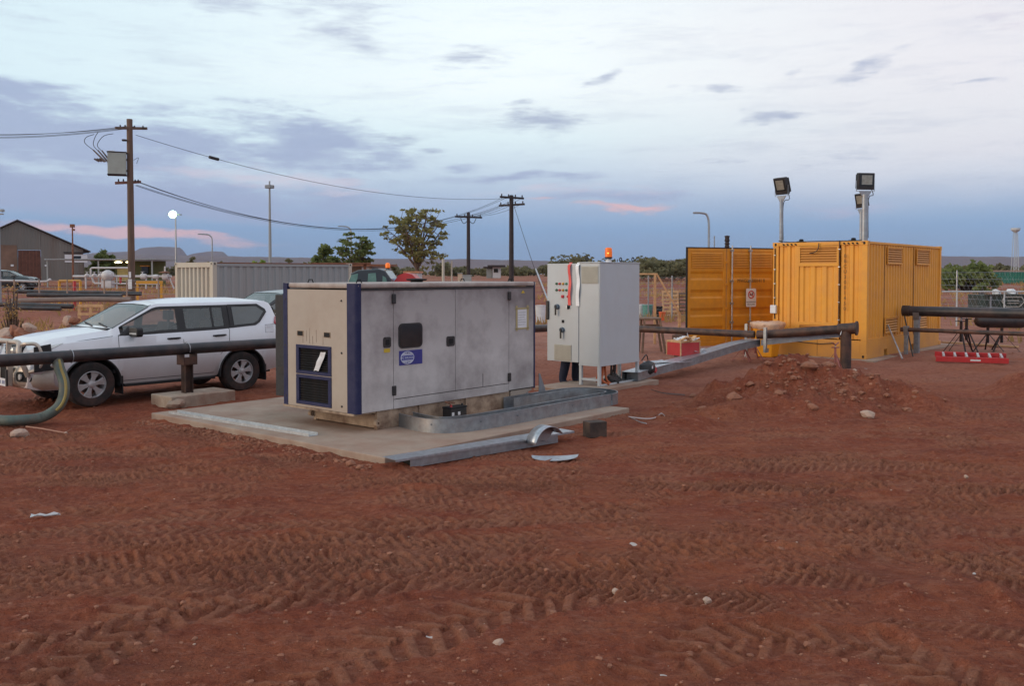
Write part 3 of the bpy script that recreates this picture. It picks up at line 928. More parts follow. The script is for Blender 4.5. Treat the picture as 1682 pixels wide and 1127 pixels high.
# galvanised cable tray helpers
def tray_run(name, label, pts, w, h, side=1, lid=None, m=m_galv, th=.006, group=None, parts=None):
    """U channel whose outer wall follows pts; side=+1 puts the channel on the left of the run"""
    pts = [Vector(q) for q in pts]
    t = thing(name, label, 'cable tray', tuple(pts[0]), 0, group)
    o = pts[0]
    loc = [q - o for q in pts]
    def off(i, d):
        a = loc[max(i - 1, 0)]; b = loc[min(i + 1, len(loc) - 1)]
        dr = (b - a); nrm = Vector((-dr.y, dr.x, 0)).normalized() * side
        return loc[i] + nrm * d
    def strip(d0, d1, z0, z1):
        mm = M(); vs = []; fs = []
        for i in range(len(loc)):
            a = off(i, d0); b = off(i, d1)
            vs += [a + Vector((0, 0, z0)), b + Vector((0, 0, z0)), b + Vector((0, 0, z1)), a + Vector((0, 0, z1))]
        for i in range(len(loc) - 1):
            for k in range(4):
                fs.append((i * 4 + k, i * 4 + (k + 1) % 4, (i + 1) * 4 + (k + 1) % 4, (i + 1) * 4 + k))
        e = (len(loc) - 1) * 4
        fs += [(3, 2, 1, 0), (e, e + 1, e + 2, e + 3)]
        mm.add(vs, fs); return mm
    strip(0, th, 0, h).build('side_rail', m, t, smooth=True, ang=25)
    strip(w - th, w, 0, h).build('side_rail', m, t, smooth=True, ang=25)
    strip(th, w - th, .0, th).build('tray_base', m, t, smooth=True, ang=25)
    if lid:
        strip(-.012, w + .012, h + .001, h + .007).build('lid', m_galv2 if lid == 1 else lid, t, smooth=True, ang=25)
    else:
        strip(-.003, .022, h, h + .004).build('rail_lip', m, t, smooth=True, ang=25)
        strip(w - .022, w + .003, h, h + .004).build('rail_lip', m, t, smooth=True, ang=25)
    return t
pts = catmull([P(655, 700.5, .10), P(678, 706.5, .10), P(708, 711, .10), P(745, 711.2, .10), P(790, 706, .10), P(850, 695.5, .10), P(940, 678, .10), P(1004, 666, .10)], 6)
t1 = tray_run('cable_tray', 'galvanised cable tray curving around the front corner of the generator', pts, .24, .19, 1, group='galvanised cable trays')
# bolts along the run
for k in range(5):
    q = pts[12 + k * 6] - pts[0]
    b = M(); b.lathe([(.012, -.008), (.012, 0), (0, -.008)], 6, 'y', (0, 0, 0)); b.build('bolt', m_galv, t1, loc=(q.x, q.y - .004, .12), rz=SRZ)
e0 = P(1006, 665.5, .10)
bend = catmull([e0, site(e0, .22, .04, .10), site(e0, .42, .22, .10), site(e0, .50, .55, .10), site(e0, .38, .92, .10), site(e0, 0, 1.10, .10), site(e0, -.8, 1.12, .10), site(e0, -1.5, 1.12, .10)], 6)
tray_run('cable_tray', 'galvanised cable tray bend turning back from the pad end toward the rear of the generator', bend, .22, .19, 1, group='galvanised cable trays')
def gusset():
    o = site(G, 4.04, .02, .1)
    t = thing('bracket', 'triangular galvanised gusset bracket behind the blue rear post of the generator', 'bracket', tuple(o), SRZ)
    m = M(); m.prism([(0, .0), (.30, .0), (.26, .05), (.03, .50), (0, .50)], 0, .008, 'y'); m.build('plate', m_galv, t)
    m = M(); m.prism([(0, .0), (.30, .0), (.26, .05), (.03, .50), (0, .50)], .42, .428, 'y'); m.build('plate', m_galv, t)
    m = M(); m.box(0, .30, .008, .42, 0, .008); m.build('foot_plate', m_galv, t)
gusset()
# loose lengths
def loose_channel():
    a = Vector((-1.2, 10.72, 0)); dr = Vector((.745, .667, 0))
    rz = math.atan2(dr.y, dr.x)
    t = thing('steel_channel', 'long galvanised duct length lying on the dirt against the front edge of the pad', 'steel channel', (a.x, a.y, .01), rz)
    Lc, w, h = 2.45, .24, .12
    m = M(); m.box(0, Lc, 0, .006, 0, h); m.box(0, Lc, w - .006, w, 0, h); m.box(0, Lc, .006, w - .006, 0, .006); m.build('channel_body', m_galv, t)
    m = M(); m.box(-.22, Lc + .30, -.015, w + .015, h + .001, h + .007); m.box(-.22, Lc + .30, -.018, -.012, h - .02, h + .001); m.build('cover', m_galv2, t)
    m = M(); m.box(.05, .056, .006, w - .006, .006, h); m.build('end_shadow_plate', m_dark, t)
loose_channel()
def elbow_piece():
    p = P(905, 738, 0.0)
    t = thing('tray_elbow', 'curved galvanised duct elbow lying on its side at the end of the loose length', 'duct elbow', (p.x, p.y, .02), R(35))
    arc = [(-.26 * math.cos(R(a)), .0, .30 * math.sin(R(a)) - .02) for a in range(15, 150, 9)]
    m = M(); vs = []; fs = []
    for q in arc:
        vs += [(q[0], -.0, q[2]), (q[0], .22, q[2])]
    fs = [(2 * i, 2 * i + 1, 2 * i + 3, 2 * i + 2) for i in range(len(arc) - 1)]
    m.add(vs, fs); o = m.build('curved_sheet', m_galv2, t, smooth=True)
    sol = o.modifiers.new('solid', 'SOLIDIFY'); sol.thickness = .005
    m = M(); poly = [(q[0], q[2]) for q in arc] + [(arc[-1][0], -.02), (arc[0][0], -.02)]
    m.prism([(q[0], q[2]) for q in arc] + [(q[0] * .45, q[2] * .25) for q in reversed(arc)], .215, .221, 'y'); m.build('web_plate', m_galv, t)
elbow_piece()
def crescent():
    p = P(912, 752, 0.0)
    t = M()
    out = [(.30 * math.cos(R(a)) * 1.0, .22 * math.sin(R(a)) - .08) for a in range(200, 341, 10)]
    inn = [(.34 * math.cos(R(a)), .10 * math.sin(R(a)) + .0) for a in range(330, 209, -10)]
    t.prism(out + inn, .0, .006)
    o = t.build('duct_cover', m_plast if 0 else m_galv2, loc=(p.x, p.y + .05, gz1(p.x, p.y) + .045), rz=R(-4), bev=0)
    o.rotation_euler = (R(6), R(-2), R(-4))
    tag(o, 'flat crescent shaped galvanised cover lying on the dirt below the loose duct elbow', 'duct cover')
crescent()
def strip_on_pad():
    a = P(277, 679.5, .1); b = P(507, 717.5, .1)
    d = b - a; rz = math.atan2(d.y, d.x)
    m = M(); ln = d.length
    m.box(0, ln, 0, .16, 0, .006); m.box(0, ln, 0, .006, .006, .04); m.box(0, ln, .154, .16, .006, .04)
    tag(m.build('steel_strip', mat('bright zinc', (.46, .48, .50), .4, .4, .2, 12), loc=(a.x, a.y, .102), rz=rz), 'long pale galvanised strip lying on the left front edge of the pad', 'steel strip')
strip_on_pad()
def timber_block():
    p = P(977, 717, 0)
    m = M(); m.box(-.14, .14, -.10, .10, 0, .22)
    tag(m.build('timber_block', mat('charred timber', (.05, .035, .03), .9, 0, .3, 7, .5, 30, dirt=(.16, .09, .06), damt=.4, ds=3), loc=(p.x, p.y, gz1(p.x, p.y) + .0), rz=R(25), bev=.008), 'short dark timber block standing on the dirt in front of the pad', 'timber block')
timber_block()

# ---------------------------------------------------------------- cabinet
def build_cabinet():
    t = thing('electrical_cabinet', 'tall light grey electrical cabinet on legs with its switch door swung open', 'electrical cabinet', (CAB.x, CAB.y, .10), SRZ)
    Lc, Wc, z0, z1 = 1.43, .50, .42, 2.42
    c = M()
    c.box(0, Lc, 0, .02, z0, z1); c.box(0, .02, .02, Wc, z0, z1); c.box(Lc - .02, Lc, .02, Wc, z0, z1)
    c.box(.02, Lc - .02, .02, Wc, z1 - .02, z1); c.box(.02, Lc - .02, .02, Wc, z0, z0 + .02)
    c.build('cabinet_body', m_cab, t, bev=.008)
    r = M(); r.box(-.012, Lc + .012, -.012, Wc + .01, z1 + .001, z1 + .022); r.build('roof_plate', m_cab, t, bev=.005)
    bp = M(); bp.box(.04, Lc - .04, .03, .05, z0 + .06, z1 - .06); bp.build('mounting_plate', m_galv2, t)
    for k in range(6):
        q = M(); q.box(.15 + .2 * k, .28 + .2 * k, .05, .14, 1.5, 1.75); q.build('breaker', m_black, t)
    se = M(); se.box(.0, Lc, -.004, 0, z0 + .0, z0 + .05); se.box(0, .02, -.006, -.004, z0, z1); se.build('edge_trim', m_cab, t)
    # stand
    s = M()
    for (x, y) in ((0, 0), (Lc - .06, 0), (0, Wc - .06), (Lc - .06, Wc - .06)):
        q = M(); q.box(x, x + .06, y, y + .06, 0, z0 - .03); q.build('leg', m_cab, t, bev=.005)
    s.box(-.005, Lc + .005, -.005, .055, z0 - .03, z0); s.box(-.005, Lc + .005, Wc - .055, Wc + .005, z0 - .03, z0)
    s.box(-.005, .055, .055, Wc - .055, z0 - .03, z0); s.box(Lc - .055, Lc + .005, .055, Wc - .055, z0 - .03, z0)
    s.build('stand_frame', m_cab, t, bev=.004)
    s = M(); s.box(.01, .05, .06, Wc - .06, .10, .14); s.box(.06, Lc - .06, .01, .05, .0, .03); s.build('cross_rail', m_cab, t)
    # vent grilles
    def grille(parent, x, ya, yb, za, zb, n=9):
        g = M(); g.box(x - .012, x, ya, yb, za, zb); go = g.build('vent_grille', mat('beige filter grille', (.40, .38, .33), .7), parent, bev=.004)
        src = None
        for k in range(n):
            z = za + .03 + (zb - za - .06) * k / (n - 1)
            if src is None:
                q = M(); q.box(x - .018, x - .012, ya + .02, yb - .02, -.006, .006); src = q.build('slat', MATS['beige filter grille'], go, loc=(0, 0, z))
            else: inst(src, 'slat', go, (0, 0, z))
    grille(t, 0, .04, .44, 2.02, 2.36, 10)
    # open door leaf, coplanar with the narrow end
    dm = M(); d0, d1 = Wc + .015, Wc + .80
    dm.box(.0, .02, d0, d1, z0 + .02, z1 - .005); dm.box(.02, .045, d0, d0 + .02, z0 + .02, z1 - .005); dm.box(.02, .045, d1 - .02, d1, z0 + .02, z1 - .005)
    dm.box(.02, .045, d0 + .02, d1 - .02, z1 - .025, z1 - .005); dm.box(.02, .045, d0 + .02, d1 - .02, z0 + .02, z0 + .04)
    d = dm.build('door', m_cab, t, bev=.005)
    grille(d, 0, d0 + .17, d0 + .60, z0 + .04, z0 + .36, 10)
    Vp = lambda px: fv(px, CAB)
    def Z(py, px=925): 
        dd = CAB.y + UX * Vp(px)
        return CAM_Z + (450 - py) / F * dd - .10
    cols = [(.03, .12, .06), (.5, .03, .04), (.55, .25, .02), (.02, .18, .10)]
    cm = [mat('lamp %s' % n_, c_, .3) for n_, c_ in zip(('green', 'red', 'amber', 'teal'), cols)]
    for j, py in enumerate((465.5, 476)):
        for i, px in enumerate((914.5, 919.5, 925, 930.5)):
            q = M(); q.lathe([(.026, 0), (.026, -.012), (.019, -.016), (.019, -.03), (0, -.034)], 12, 'x', (0, Vp(px), Z(py))); q.build('indicator_lamp', cm[i], d, smooth=True)
    for px, c_ in ((924.5, cm[1]), (933, cm[1])):
        q = M(); q.lathe([(.034 if px < 930 else .024, 0), (.034 if px < 930 else .024, -.02), (0, -.035)], 14, 'x', (0, Vp(px), Z(486.5)));
        q.build('push_button', c_, d, smooth=True)
    def rotary(px, py, sc=1):
        q = M(); q.lathe([(.055 * sc, 0), (.055 * sc, -.012), (.048 * sc, -.05), (0, -.055)], 18, 'x', (0, Vp(px), Z(py)))
        o = q.build('rotary_switch', mat('switch grey blue', (.08, .12, .17), .5), d, smooth=True)
        q = M(); q.box(-.075, -.05, Vp(px) - .016, Vp(px) + .016, Z(py) - .17 * sc, Z(py) + .03); q.build('switch_handle', m_black, o, bev=.006)
    rotary(915.5, 503.5); rotary(924, 541.5)
    q = M(); q.lathe([(.045, 0), (.045, -.012), (.02, -.02), (.02, -.05), (0, -.05)], 16, 'x', (0, Vp(933.5), Z(503.5))); o = q.build('selector_switch', m_black, d, smooth=True)
    q = M(); q.box(-.065, -.05, Vp(933.5) - .01, Vp(933.5) + .01, Z(503.5) - .035, Z(503.5) + .035); q.build('pointer', m_galv2, o)
    q = M(); q.box(-.01, 0, Vp(925) - .03, Vp(925) + .03, Z(527.5) - .03, Z(527.5) + .03); q.build('key_switch', m_dark, d, bev=.004)
    q = M(); q.box(-.035, 0, d1 - .05, d1 + .015, 1.28, 1.66); q.build('door_handle', m_black, d, bev=.012)
    # lifting eyes and beacon on the roof
    for x, y in ((.12, .40), (Lc - .10, .40), (Lc - .10, .10)):
        q = M(); q.tube([(x + .04 * math.cos(R(a)), y, z1 + .085 + .04 * math.sin(R(a))) for a in range(0, 361, 24)], .012, 6, False); q.tube([(x, y, z1 + .02), (x, y, z1 + .05)], .018, 6)
        q.build('lifting_eye', m_black, t)
    bx, by = .44, .10
    q = M(); q.lathe([(.06, z1 + .022), (.06, z1 + .06), (.035, z1 + .065), (.035, z1 + .09)], 16, 'z', (bx, by, 0)); b = q.build('beacon_base', m_white, t, smooth=True)
    q = M(); q.lathe([(.072, z1 + .09), (.078, z1 + .12), (.070, z1 + .125)], 16, 'z', (bx, by, 0), True); q.build('beacon_collar', m_black, b, smooth=True)
    q = M(); q.lathe([(.070, z1 + .125), (.073, z1 + .2), (.068, z1 + .29), (.05, z1 + .31), (0, z1 + .312)], 18, 'z', (bx, by, 0)); q.build('beacon_lens', m_amber, b, smooth=True)
    q = M(); q.lathe([(.0, .015), (.02, 0), (0, -.02)], 10, 'z', (bx - .06, by - .03, z1 + .2)); q.build('beacon_bulb', mat('lit beacon bulb', (1, .5, .1), .3, emit=(1, .35, .05), es=3), b, smooth=True)
build_cabinet()
def ribbon(label, px0, px1, m, zb, cat='tape'):
    a = fv(px0, CAB); b = fv(px1, CAB)
    mm = M(); vs = []; fs = []
    n = 14
    for i in range(n):
        z = 2.535 - (2.535 - zb) * i / (n - 1)
        k = .012 * math.sin(i * .9) + .01
        dx = .0 if i else .06
        vs += [(-.022 - k + dx, a + .01 * math.sin(i * .7), z), (-.022 - k * .5 + dx, b + .012 * math.sin(i * .6 + 1), z)]
    fs = [(2 * i, 2 * i + 1, 2 * i + 3, 2 * i + 2) for i in range(n - 1)]
    mm.add(vs, fs)
    o = mm.build('barrier_tape', m, loc=(CAB.x, CAB.y, 0), rz=SRZ, smooth=True)
    tag(o, label, cat)
ribbon('red tape hanging over the top of the cabinet switch door', 939, 934.5, mat('red tape', (.75, .09, .08), .5), 1.68)
ribbon('white tape hanging over the top of the cabinet beside the red tape', 953, 947.5, mat('white tape', (.85, .85, .88), .5), 1.67)
def cables():
    rr = random.Random(3)
    for i in range(7):
        c = ('orange power cable hanging under the cabinet, %s' % ('nearest the front leg', 'second from the front leg', 'third from the front leg', 'farthest from the front leg')[i] if i < 4 else 'black power cable hanging under the cabinet, %s' % ('beside the orange ones', 'middle of the three', 'nearest the rear leg')[i - 4])
        u0 = .14 + .08 * i if i < 4 else .60 + .11 * (i - 4)
        v0 = .09 + rr.uniform(0, .10)
        pts = catmull([(u0, v0, .46), (u0 + rr.uniform(-.02, .03), v0, .28), (u0 + rr.uniform(-.06, .04), v0 + rr.uniform(-.05, .1), .10), (u0 + rr.uniform(-.1, .1), v0 - rr.uniform(.05, .15), .02)], 5)
        m = M(); m.tube(pts, .022 if i < 4 else .022, 7)
        o = m.build('power_cable', mat('orange cable', (.42, .10, .03), .6) if i < 4 else m_black, loc=(CAB.x, CAB.y, .10), rz=SRZ, smooth=True)
        tag(o, c, 'cable', 'cables hanging under the electrical cabinet')
    m = M()
    for i in range(5):
        m.tube(catmull([(.75 + .3 * math.cos(a * .6 + i), .22 + .13 * math.sin(a * .6 + i * 1.3), .03 + .03 * i) for a in range(12)], 3), .022, 6)
    tag(m.build('coiled_cable', m_black, loc=(CAB.x, CAB.y, .10), rz=SRZ, smooth=True), 'heap of black coiled cable on the strip under the cabinet', 'cable')
cables()
# ---------------------------------------------------------------- corrugation
def corr(L_, H, pitch, depth, mt=None, flat=.5, ax='x'):
    """sheet in the XZ plane, ribs upright, outer flats on y=0, valleys at y=+depth"""
    pts = []
    x = 0
    s = (1 - flat) / 2 * pitch * .5
    while x < L_ - 1e-6:
        a = pitch * flat / 2 + s * 0
        q = [(x, 0), (x + pitch * .36, 0), (x + pitch * .5, depth), (x + pitch * .86, depth), (x + pitch, 0)]
        for p in q:
            if p[0] <= L_ + 1e-6 and (not pts or p[0] > pts[-1][0] + 1e-6): pts.append(p)
        x += pitch
    if pts[-1][0] < L_: pts.append((L_, 0))
    vs = []; fs = []
    for (a, b) in pts:
        vs += [(a, b, 0), (a, b, H)]
    fs = [(2 * i, 2 * i + 2, 2 * i + 3, 2 * i + 1) for i in range(len(pts) - 1)]
    if mt is not None:
        vs = [mt @ Vector(q) for q in vs]
    return vs, fs
def TR(x, y, z, rz=0):
    return Matrix.Translation((x, y, z)) @ Matrix.Rotation(rz, 4, 'Z')
# end faces look along -X: map sheet x -> +y, sheet y -> +x
ENDM = lambda x, y, z: Matrix(((0, 1, 0, x), (1, 0, 0, y), (0, 0, 1, z), (0, 0, 0, 1)))
def louvre(parent, x, ya, yb, za, zb, n, m, face='end', name='louvre'):
    fr = M()
    def bx(a, b, c, d, e, f):      # depth a..b, along c..d
        if face == 'end': fr.box(a, b, c, d, e, f)
        else: fr.box(c, d, a, b, e, f)
    bx(x - .012, x + .01, ya, yb, za, za + .03); bx(x - .012, x + .01, ya, yb, zb - .03, zb)
    bx(x - .012, x + .01, ya, ya + .03, za + .03, zb - .03); bx(x - .012, x + .01, yb - .03, yb, za + .03, zb - .03)
    fo = fr.build(name, m, parent)
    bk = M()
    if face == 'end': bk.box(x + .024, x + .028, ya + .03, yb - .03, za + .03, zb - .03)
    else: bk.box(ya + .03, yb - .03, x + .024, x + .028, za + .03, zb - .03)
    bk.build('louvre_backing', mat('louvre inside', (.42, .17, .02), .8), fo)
    src = None
    for k in range(n):
        z = za + .045 + (zb - za - .09) * k / (n - 1)
        if src is None:
            s = M(); pr = [(-.008, -.020), (-.004, -.024), (.023, .010), (.019, .014)]
            if face == 'end': s.prism([(x + p[0], p[1]) for p in pr], ya + .03, yb - .03, 'y')
            else: s.prism([(x + p[0], p[1]) for p in pr], ya + .03, yb - .03, 'x')
            src = s.build('slat', m, fo, loc=(0, 0, z))
        else: inst(src, 'slat', fo, (0, 0, z))
def casting(m, x, y, z, s=.17):
    m.box(x, x + s, y, y + s, z, z + .12)
def build_yellow():
    t = thing('shipping_container', 'yellow shipping container plant room with louvred door and floodlights on top', 'container', tuple(CON), SRZ)
    Lc, Wc, H, zp = 6.5, 2.5, 3.0, .46
    V = lambda px: fv(px, CON)
    U = lambda px: fu(px, CON)
    fr = M()
    for (x, y) in ((0, 0), (0, Wc - .15), (Lc - .15, 0), (Lc - .15, Wc - .15)):
        q = M(); q.box(x, x + .15, y, y + .15, zp + .0, H - .12); q.build('corner_post', m_yel, t, bev=.008)
        for z in (0, H - .12):
            q = M(); q.box(x - .006, x + .168, y - .006, y + .168, z, z + .12); co = q.build('corner_casting', m_yel, t, bev=.008)
            if x == 0:
                h = M(); h.prism(rrect(.055, .07, .025, 4, y + .08, z + .06), -.010, -.006, 'x'); h.build('casting_hole', m_dark, co)
    # plinth with forklift pockets
    segs = [(0.162, 1.35), (1.60, 3.55), (3.85, Lc - .17)]
    pl = M()
    for a, b in segs: pl.box(a, b, .0, Wc, .0, zp)
    pl.box(1.35, 1.60, .0, Wc, .17, zp); pl.box(3.55, 3.85, .0, Wc, .17, zp)
    pl.box(0.0, .162, .165, Wc - .165, .0, zp); pl.box(0, .162, 0, .165, .121, zp); pl.box(0, .162, Wc - .165, Wc, .121, zp); pl.box(Lc - .17, Lc, .165, Wc - .165, 0, zp)
    pl.build('plinth', m_yel, t, bev=.006)
    pk = M(); pk.box(1.36, 1.59, .1, Wc - .1, 0, .168); pk.box(3.56, 3.84, .1, Wc - .1, 0, .168); pk.build('fork_pocket', m_dark, t)
    sr = M(); sr.box(.15, Lc - .15, .005, .1, zp + .004, zp + .035); sr.box(.15, Lc - .15, .01, .09, H - .075, H - .015); sr.build('side_rail', m_yel, t, bev=.004)
    er = M(); er.box(.01, .10, .15, Wc - .15, H - .10, H - .01); er.build('header', m_yel, t, bev=.004)
    # header slots
    for k in range(4):
        for y0 in (.22, Wc - .22 - 4 * .11):
            q = M(); q.prism([(y0 + k * .11, H - .085), (y0 + k * .11 + .05, H - .085), (y0 + k * .11 + .08, H - .04), (y0 + k * .11 + .03, H - .04)], .002, .01, 'x'); q.build('header_slot', m_dark, t)
    # long visible side: ribbed sheet
    s = M(); s.add(*corr(Lc - .30, H - .11 - zp, .22, .035, TR(.15, .03, zp + .03))); s.build('side_panel', m_yel, t)
    s = M(); s.add(*corr(Lc - .30, H - .11 - zp, .28, .035, TR(.15, Wc - .03, zp + .03))); s.build('side_panel', m_yel, t)
    s = M(); s.add(*corr(Wc - .30, H - .13 - zp, .28, .035, ENDM(Lc - .06, .15, zp + .03))); s.build('end_panel', m_yel, t)
    # side door leaves drawn as shallow frames with louvres
    for a, b in ((1470, 1480), (1504, 1516)):
        pass
    for (a, b) in ((U(1457), U(1482)), (U(1505), U(1527))):
        louvre(t, -.004, a, b, H - .58, H - .12, 7, m_yel, 'side')
    for (a, b) in ((U(1454), U(1476)), (U(1508), U(1524))):
        louvre(t, -.004, a, b, zp + .12, zp + .55, 6, m_yel, 'side')
    for px in (1454, 1502):
        q = M(); q.box(U(px) - .008, U(px) + .008, .018, .03, zp + .05, H - .1); q.build('door_seam', m_textn, t)
    # end face: ribbed bays either side of a louvred door
    dy0, dy1 = V(1377.5), V(1310)
    for (a, b, n) in ((.15, dy0 - .02, 3), (dy1 + .02, Wc - .15, 3)):
        s = M(); w = b - a; s.add(*corr(w, H - .13 - zp, w / 2.5, .04, ENDM(.03, a, zp + .03))); s.build('end_panel', m_yel, t)
    d = M()
    z0, z1 = zp + .42, H - .62
    s = M(); s.add(*corr(dy1 - dy0 - .06, z1 - z0 - .04, (dy1 - dy0 - .06) / 3.36, .035, ENDM(.03, dy0 + .03, z0 + .02))); do = s.build('door', m_yel, t)
    fr = M(); fr.box(.0, .03, dy0 - .018, dy0 + .03, zp + .02, H - .105); fr.box(.0, .03, dy1 - .03, dy1 + .018, zp + .02, H - .105)
    fr.box(.0, .03, dy0 + .03, dy1 - .03, z1 - .02, z1 + .03); fr.box(.0, .03, dy0 + .03, dy1 - .03, z0 - .03, z0 + .02)
    fr.build('door_frame', m_yel, do, bev=.004)
    louvre(do, .012, dy0 + .03, dy1 - .03, z1 + .03, H - .11, 7, m_yel)
    louvre(do, .012, dy0 + .03, dy1 - .03, zp + .03, z0 - .03, 5, m_yel)
    q = M(); q.box(-.005, .0, (dy0 + dy1) / 2 - .004, (dy0 + dy1) / 2 + .004, .02, zp - .02); q.build('plinth_seam', m_textn, t)
    rf = M(); rf.box(.05, Lc - .05, .05, Wc - .05, H - .06, H - .03); rf.build('roof', m_yel, t)
    # stencilled number down the end and lifting gear on the roof
    text('B\nB\nC\nU\n3\n0\n0\n1\n4\n5\n0', .125, m_textn, t, (-.004, V(1388), H - .42), (R(90), 0, R(-90)), align='CENTER', sp=1.08)
    # conduit runs on the end
    for (px, a, b) in ((1273, .95, H - .15), (1378.5, .75, H + .02)):
        q = M(); v = V(px); q.tube([(-.02, v, a), (-.02, v, b)], .014, 8); co = q.build('conduit', m_rust, t, smooth=True)
        for k in range(5):
            z = a + (b - a) * (k + .5) / 5
            k_ = M(); k_.box(-.036, -.0, v - .025, v + .025, z - .01, z + .01); k_.build('saddle', m_galv2, co)
    v = V(1272); q = M(); q.box(-.09, -.0, v - .08, v + .08, 1.10, 1.32); q.build('junction_box', m_white, t, bev=.012)
    q = M(); q.tube(catmull([(-.03, V(1345), H - .04), (-.05, V(1344), H - .2), (-.05, V(1338), H - .28), (-.03, V(1330), H - .30)], 6), .012, 6); q.build('loose_cable', m_black, t)
    q = M(); q.tube(catmull([(.1, V(1276), H + .05), (.25, V(1290), H + .01), (.2, V(1330), H + .015), (.2, V(1400), H + .01), (.2, .15, H + .03)], 6), .014, 6); q.build('roof_cable', m_black, t)
    for px in (1308, 1394):
        q = M(); v = V(px); q.box(.2, .4, v - .09, v + .09, H - .03, H + .03); q.lathe([(.06, H + .03), (.055, H + .08), (.02, H + .09)], 10, 'z', (.3, v, 0), True); q.build('roof_gland', m_dark, t)
    q = M(); q.tube([(-.03, V(1300), .40), (-.05, V(1320), .36), (-.05, V(1350), .34), (-.05, V(1372), .38)], .012, 6); q.build('loose_cable', m_black, t)
    # propped open double side door, standing out beyond the end
    hinge = Vector((8.75, 27.75)); A = Vector((5.02, 26.1))
    dirv = (hinge - A); Ld = dirv.length; rz = math.atan2(dirv.y, dirv.x)
    mi = Matrix.Translation(Vector((A.x, A.y, .22))) @ Matrix.Rotation(rz, 4, 'Z')
    base = Matrix.Translation(CON) @ Matrix.Rotation(SRZ, 4, 'Z')
    rel = base.inverted() @ mi
    Hd = 2.86
    s1 = 1.34
    for i, (a, b) in enumerate(((0, s1), (s1 + .04, Ld - .02))):
        if i == 1: b = s1 * 2 + .45
        m = M()
        m.box(a, b, 0, .05, 0, .12); m.box(a, b, 0, .05, Hd - .12, Hd - .03); m.box(a, a + .10, 0, .05, .12, Hd - .12); m.box(b - .10, b, 0, .05, .12, Hd - .12)
        o = m.build('door', m_yeld, t, bev=.006); o.matrix_local = rel
        # four horizontal pressed ribs
        w = b - a - .2
        zz = [.12]
        n = 4
        pan = M(); rows = []
        zlist = []
        z_top = Hd - .62
        k = 0
        z = .12
        while z < z_top - .05:
            zlist += [(z, .012), (z + .20, .012), (z + .26, .045), (z + .38, .045), (z + .46, .012)]
            z += (z_top - .12) / 4
        zlist = [(min(q[0], z_top), q[1]) for q in zlist] + [(z_top, .012), (Hd - .12, .012)]
        vs = []
        for (zz_, dy) in zlist: vs += [(a + .10, dy, zz_), (b - .10, dy, zz_)]
        pan.add(vs, [(2 * j, 2 * j + 1, 2 * j + 3, 2 * j + 2) for j in range(len(zlist) - 1)])
        po = pan.build('door_panel', m_yeld, o)
        src = None
        for j in range(9):
            zz_ = Hd - .56 + j * .048
            if src is None:
                q = M(); q.prism([(.002, -.012), (-.02, -.016), (.002, .014)], a + .14, b - .14, 'x'); src = q.build('slat', m_yeld, o, loc=(0, .0, zz_))
            else: inst(src, 'slat', o, (0, .0, zz_))
        q = M(); q.box(a - .002, b + .002, -.006, .056, Hd - .03, Hd); q.build('door_seal', m_dark, o)
        if i == 0:
            q = M(); q.box(-.03, -.002, -.006, .056, 0, Hd); q.build('door_seal', m_dark, o)
            for z in (.35, 1.05, 1.75, 2.4):
                q = M(); q.box(b - .03, b + .07, -.03, -.001, z, z + .06); q.build('hinge', m_yeld, o)
        else:
            for k2, px_ in enumerate((.14, .80)):
                q = M(); x = a + px_; q.tube([(x, -.05, -.06), (x, -.05, Hd + .06)], .022, 8); b_ = q.build('locking_bar', m_galv2, o, smooth=True)
                for z in (.03, .65, 1.2, 1.85, Hd - .12):
                    q = M(); q.box(x - .045, x + .045, -.075, -.001, z, z + .06); q.build('bar_keeper', m_galv, b_)
            text('MWGU  300141 0', .15, m_textn, o, (a + .36, -.004, Hd - 1.02), (R(90), 0, 0), sx=.88)
            sg = M(); sx0 = a + .80 - .13; zs = 1.12
            sg.prism(rrect(.36, .54, .04, 4, sx0 + .13, zs + .27), -.085, -.078, 'y'); so = sg.build('warning_sign', m_paper, o)
            rg = M(); rg.lathe([(.088, -.090), (.118, -.090), (.118, -.086), (.088, -.086), (.088, -.090)], 28, 'y', (sx0 + .13, 0, zs + .36))
            rg.bar((sx0 + .13 - .07, -.0895, zs + .43), (sx0 + .13 + .07, -.0895, zs + .29), .004, .02); ro = rg.build('prohibition_ring', m_red, so)
            fg = M(); fg.box(sx0 + .07, sx0 + .19, -.0885, -.086, zs + .34, zs + .375); fg.box(sx0 + .16, sx0 + .185, -.0885, -.086, zs + .375, zs + .42); fg.build('pictogram', m_text, so)
            text('NO SMOKING', .052, m_text, so, (sx0 + .13, -.087, zs + .125), (R(90), 0, 0), align='CENTER')
            text('NO FLAMES', .052, m_text, so, (sx0 + .13, -.087, zs + .055), (R(90), 0, 0), align='CENTER')
    return t
build_yellow()

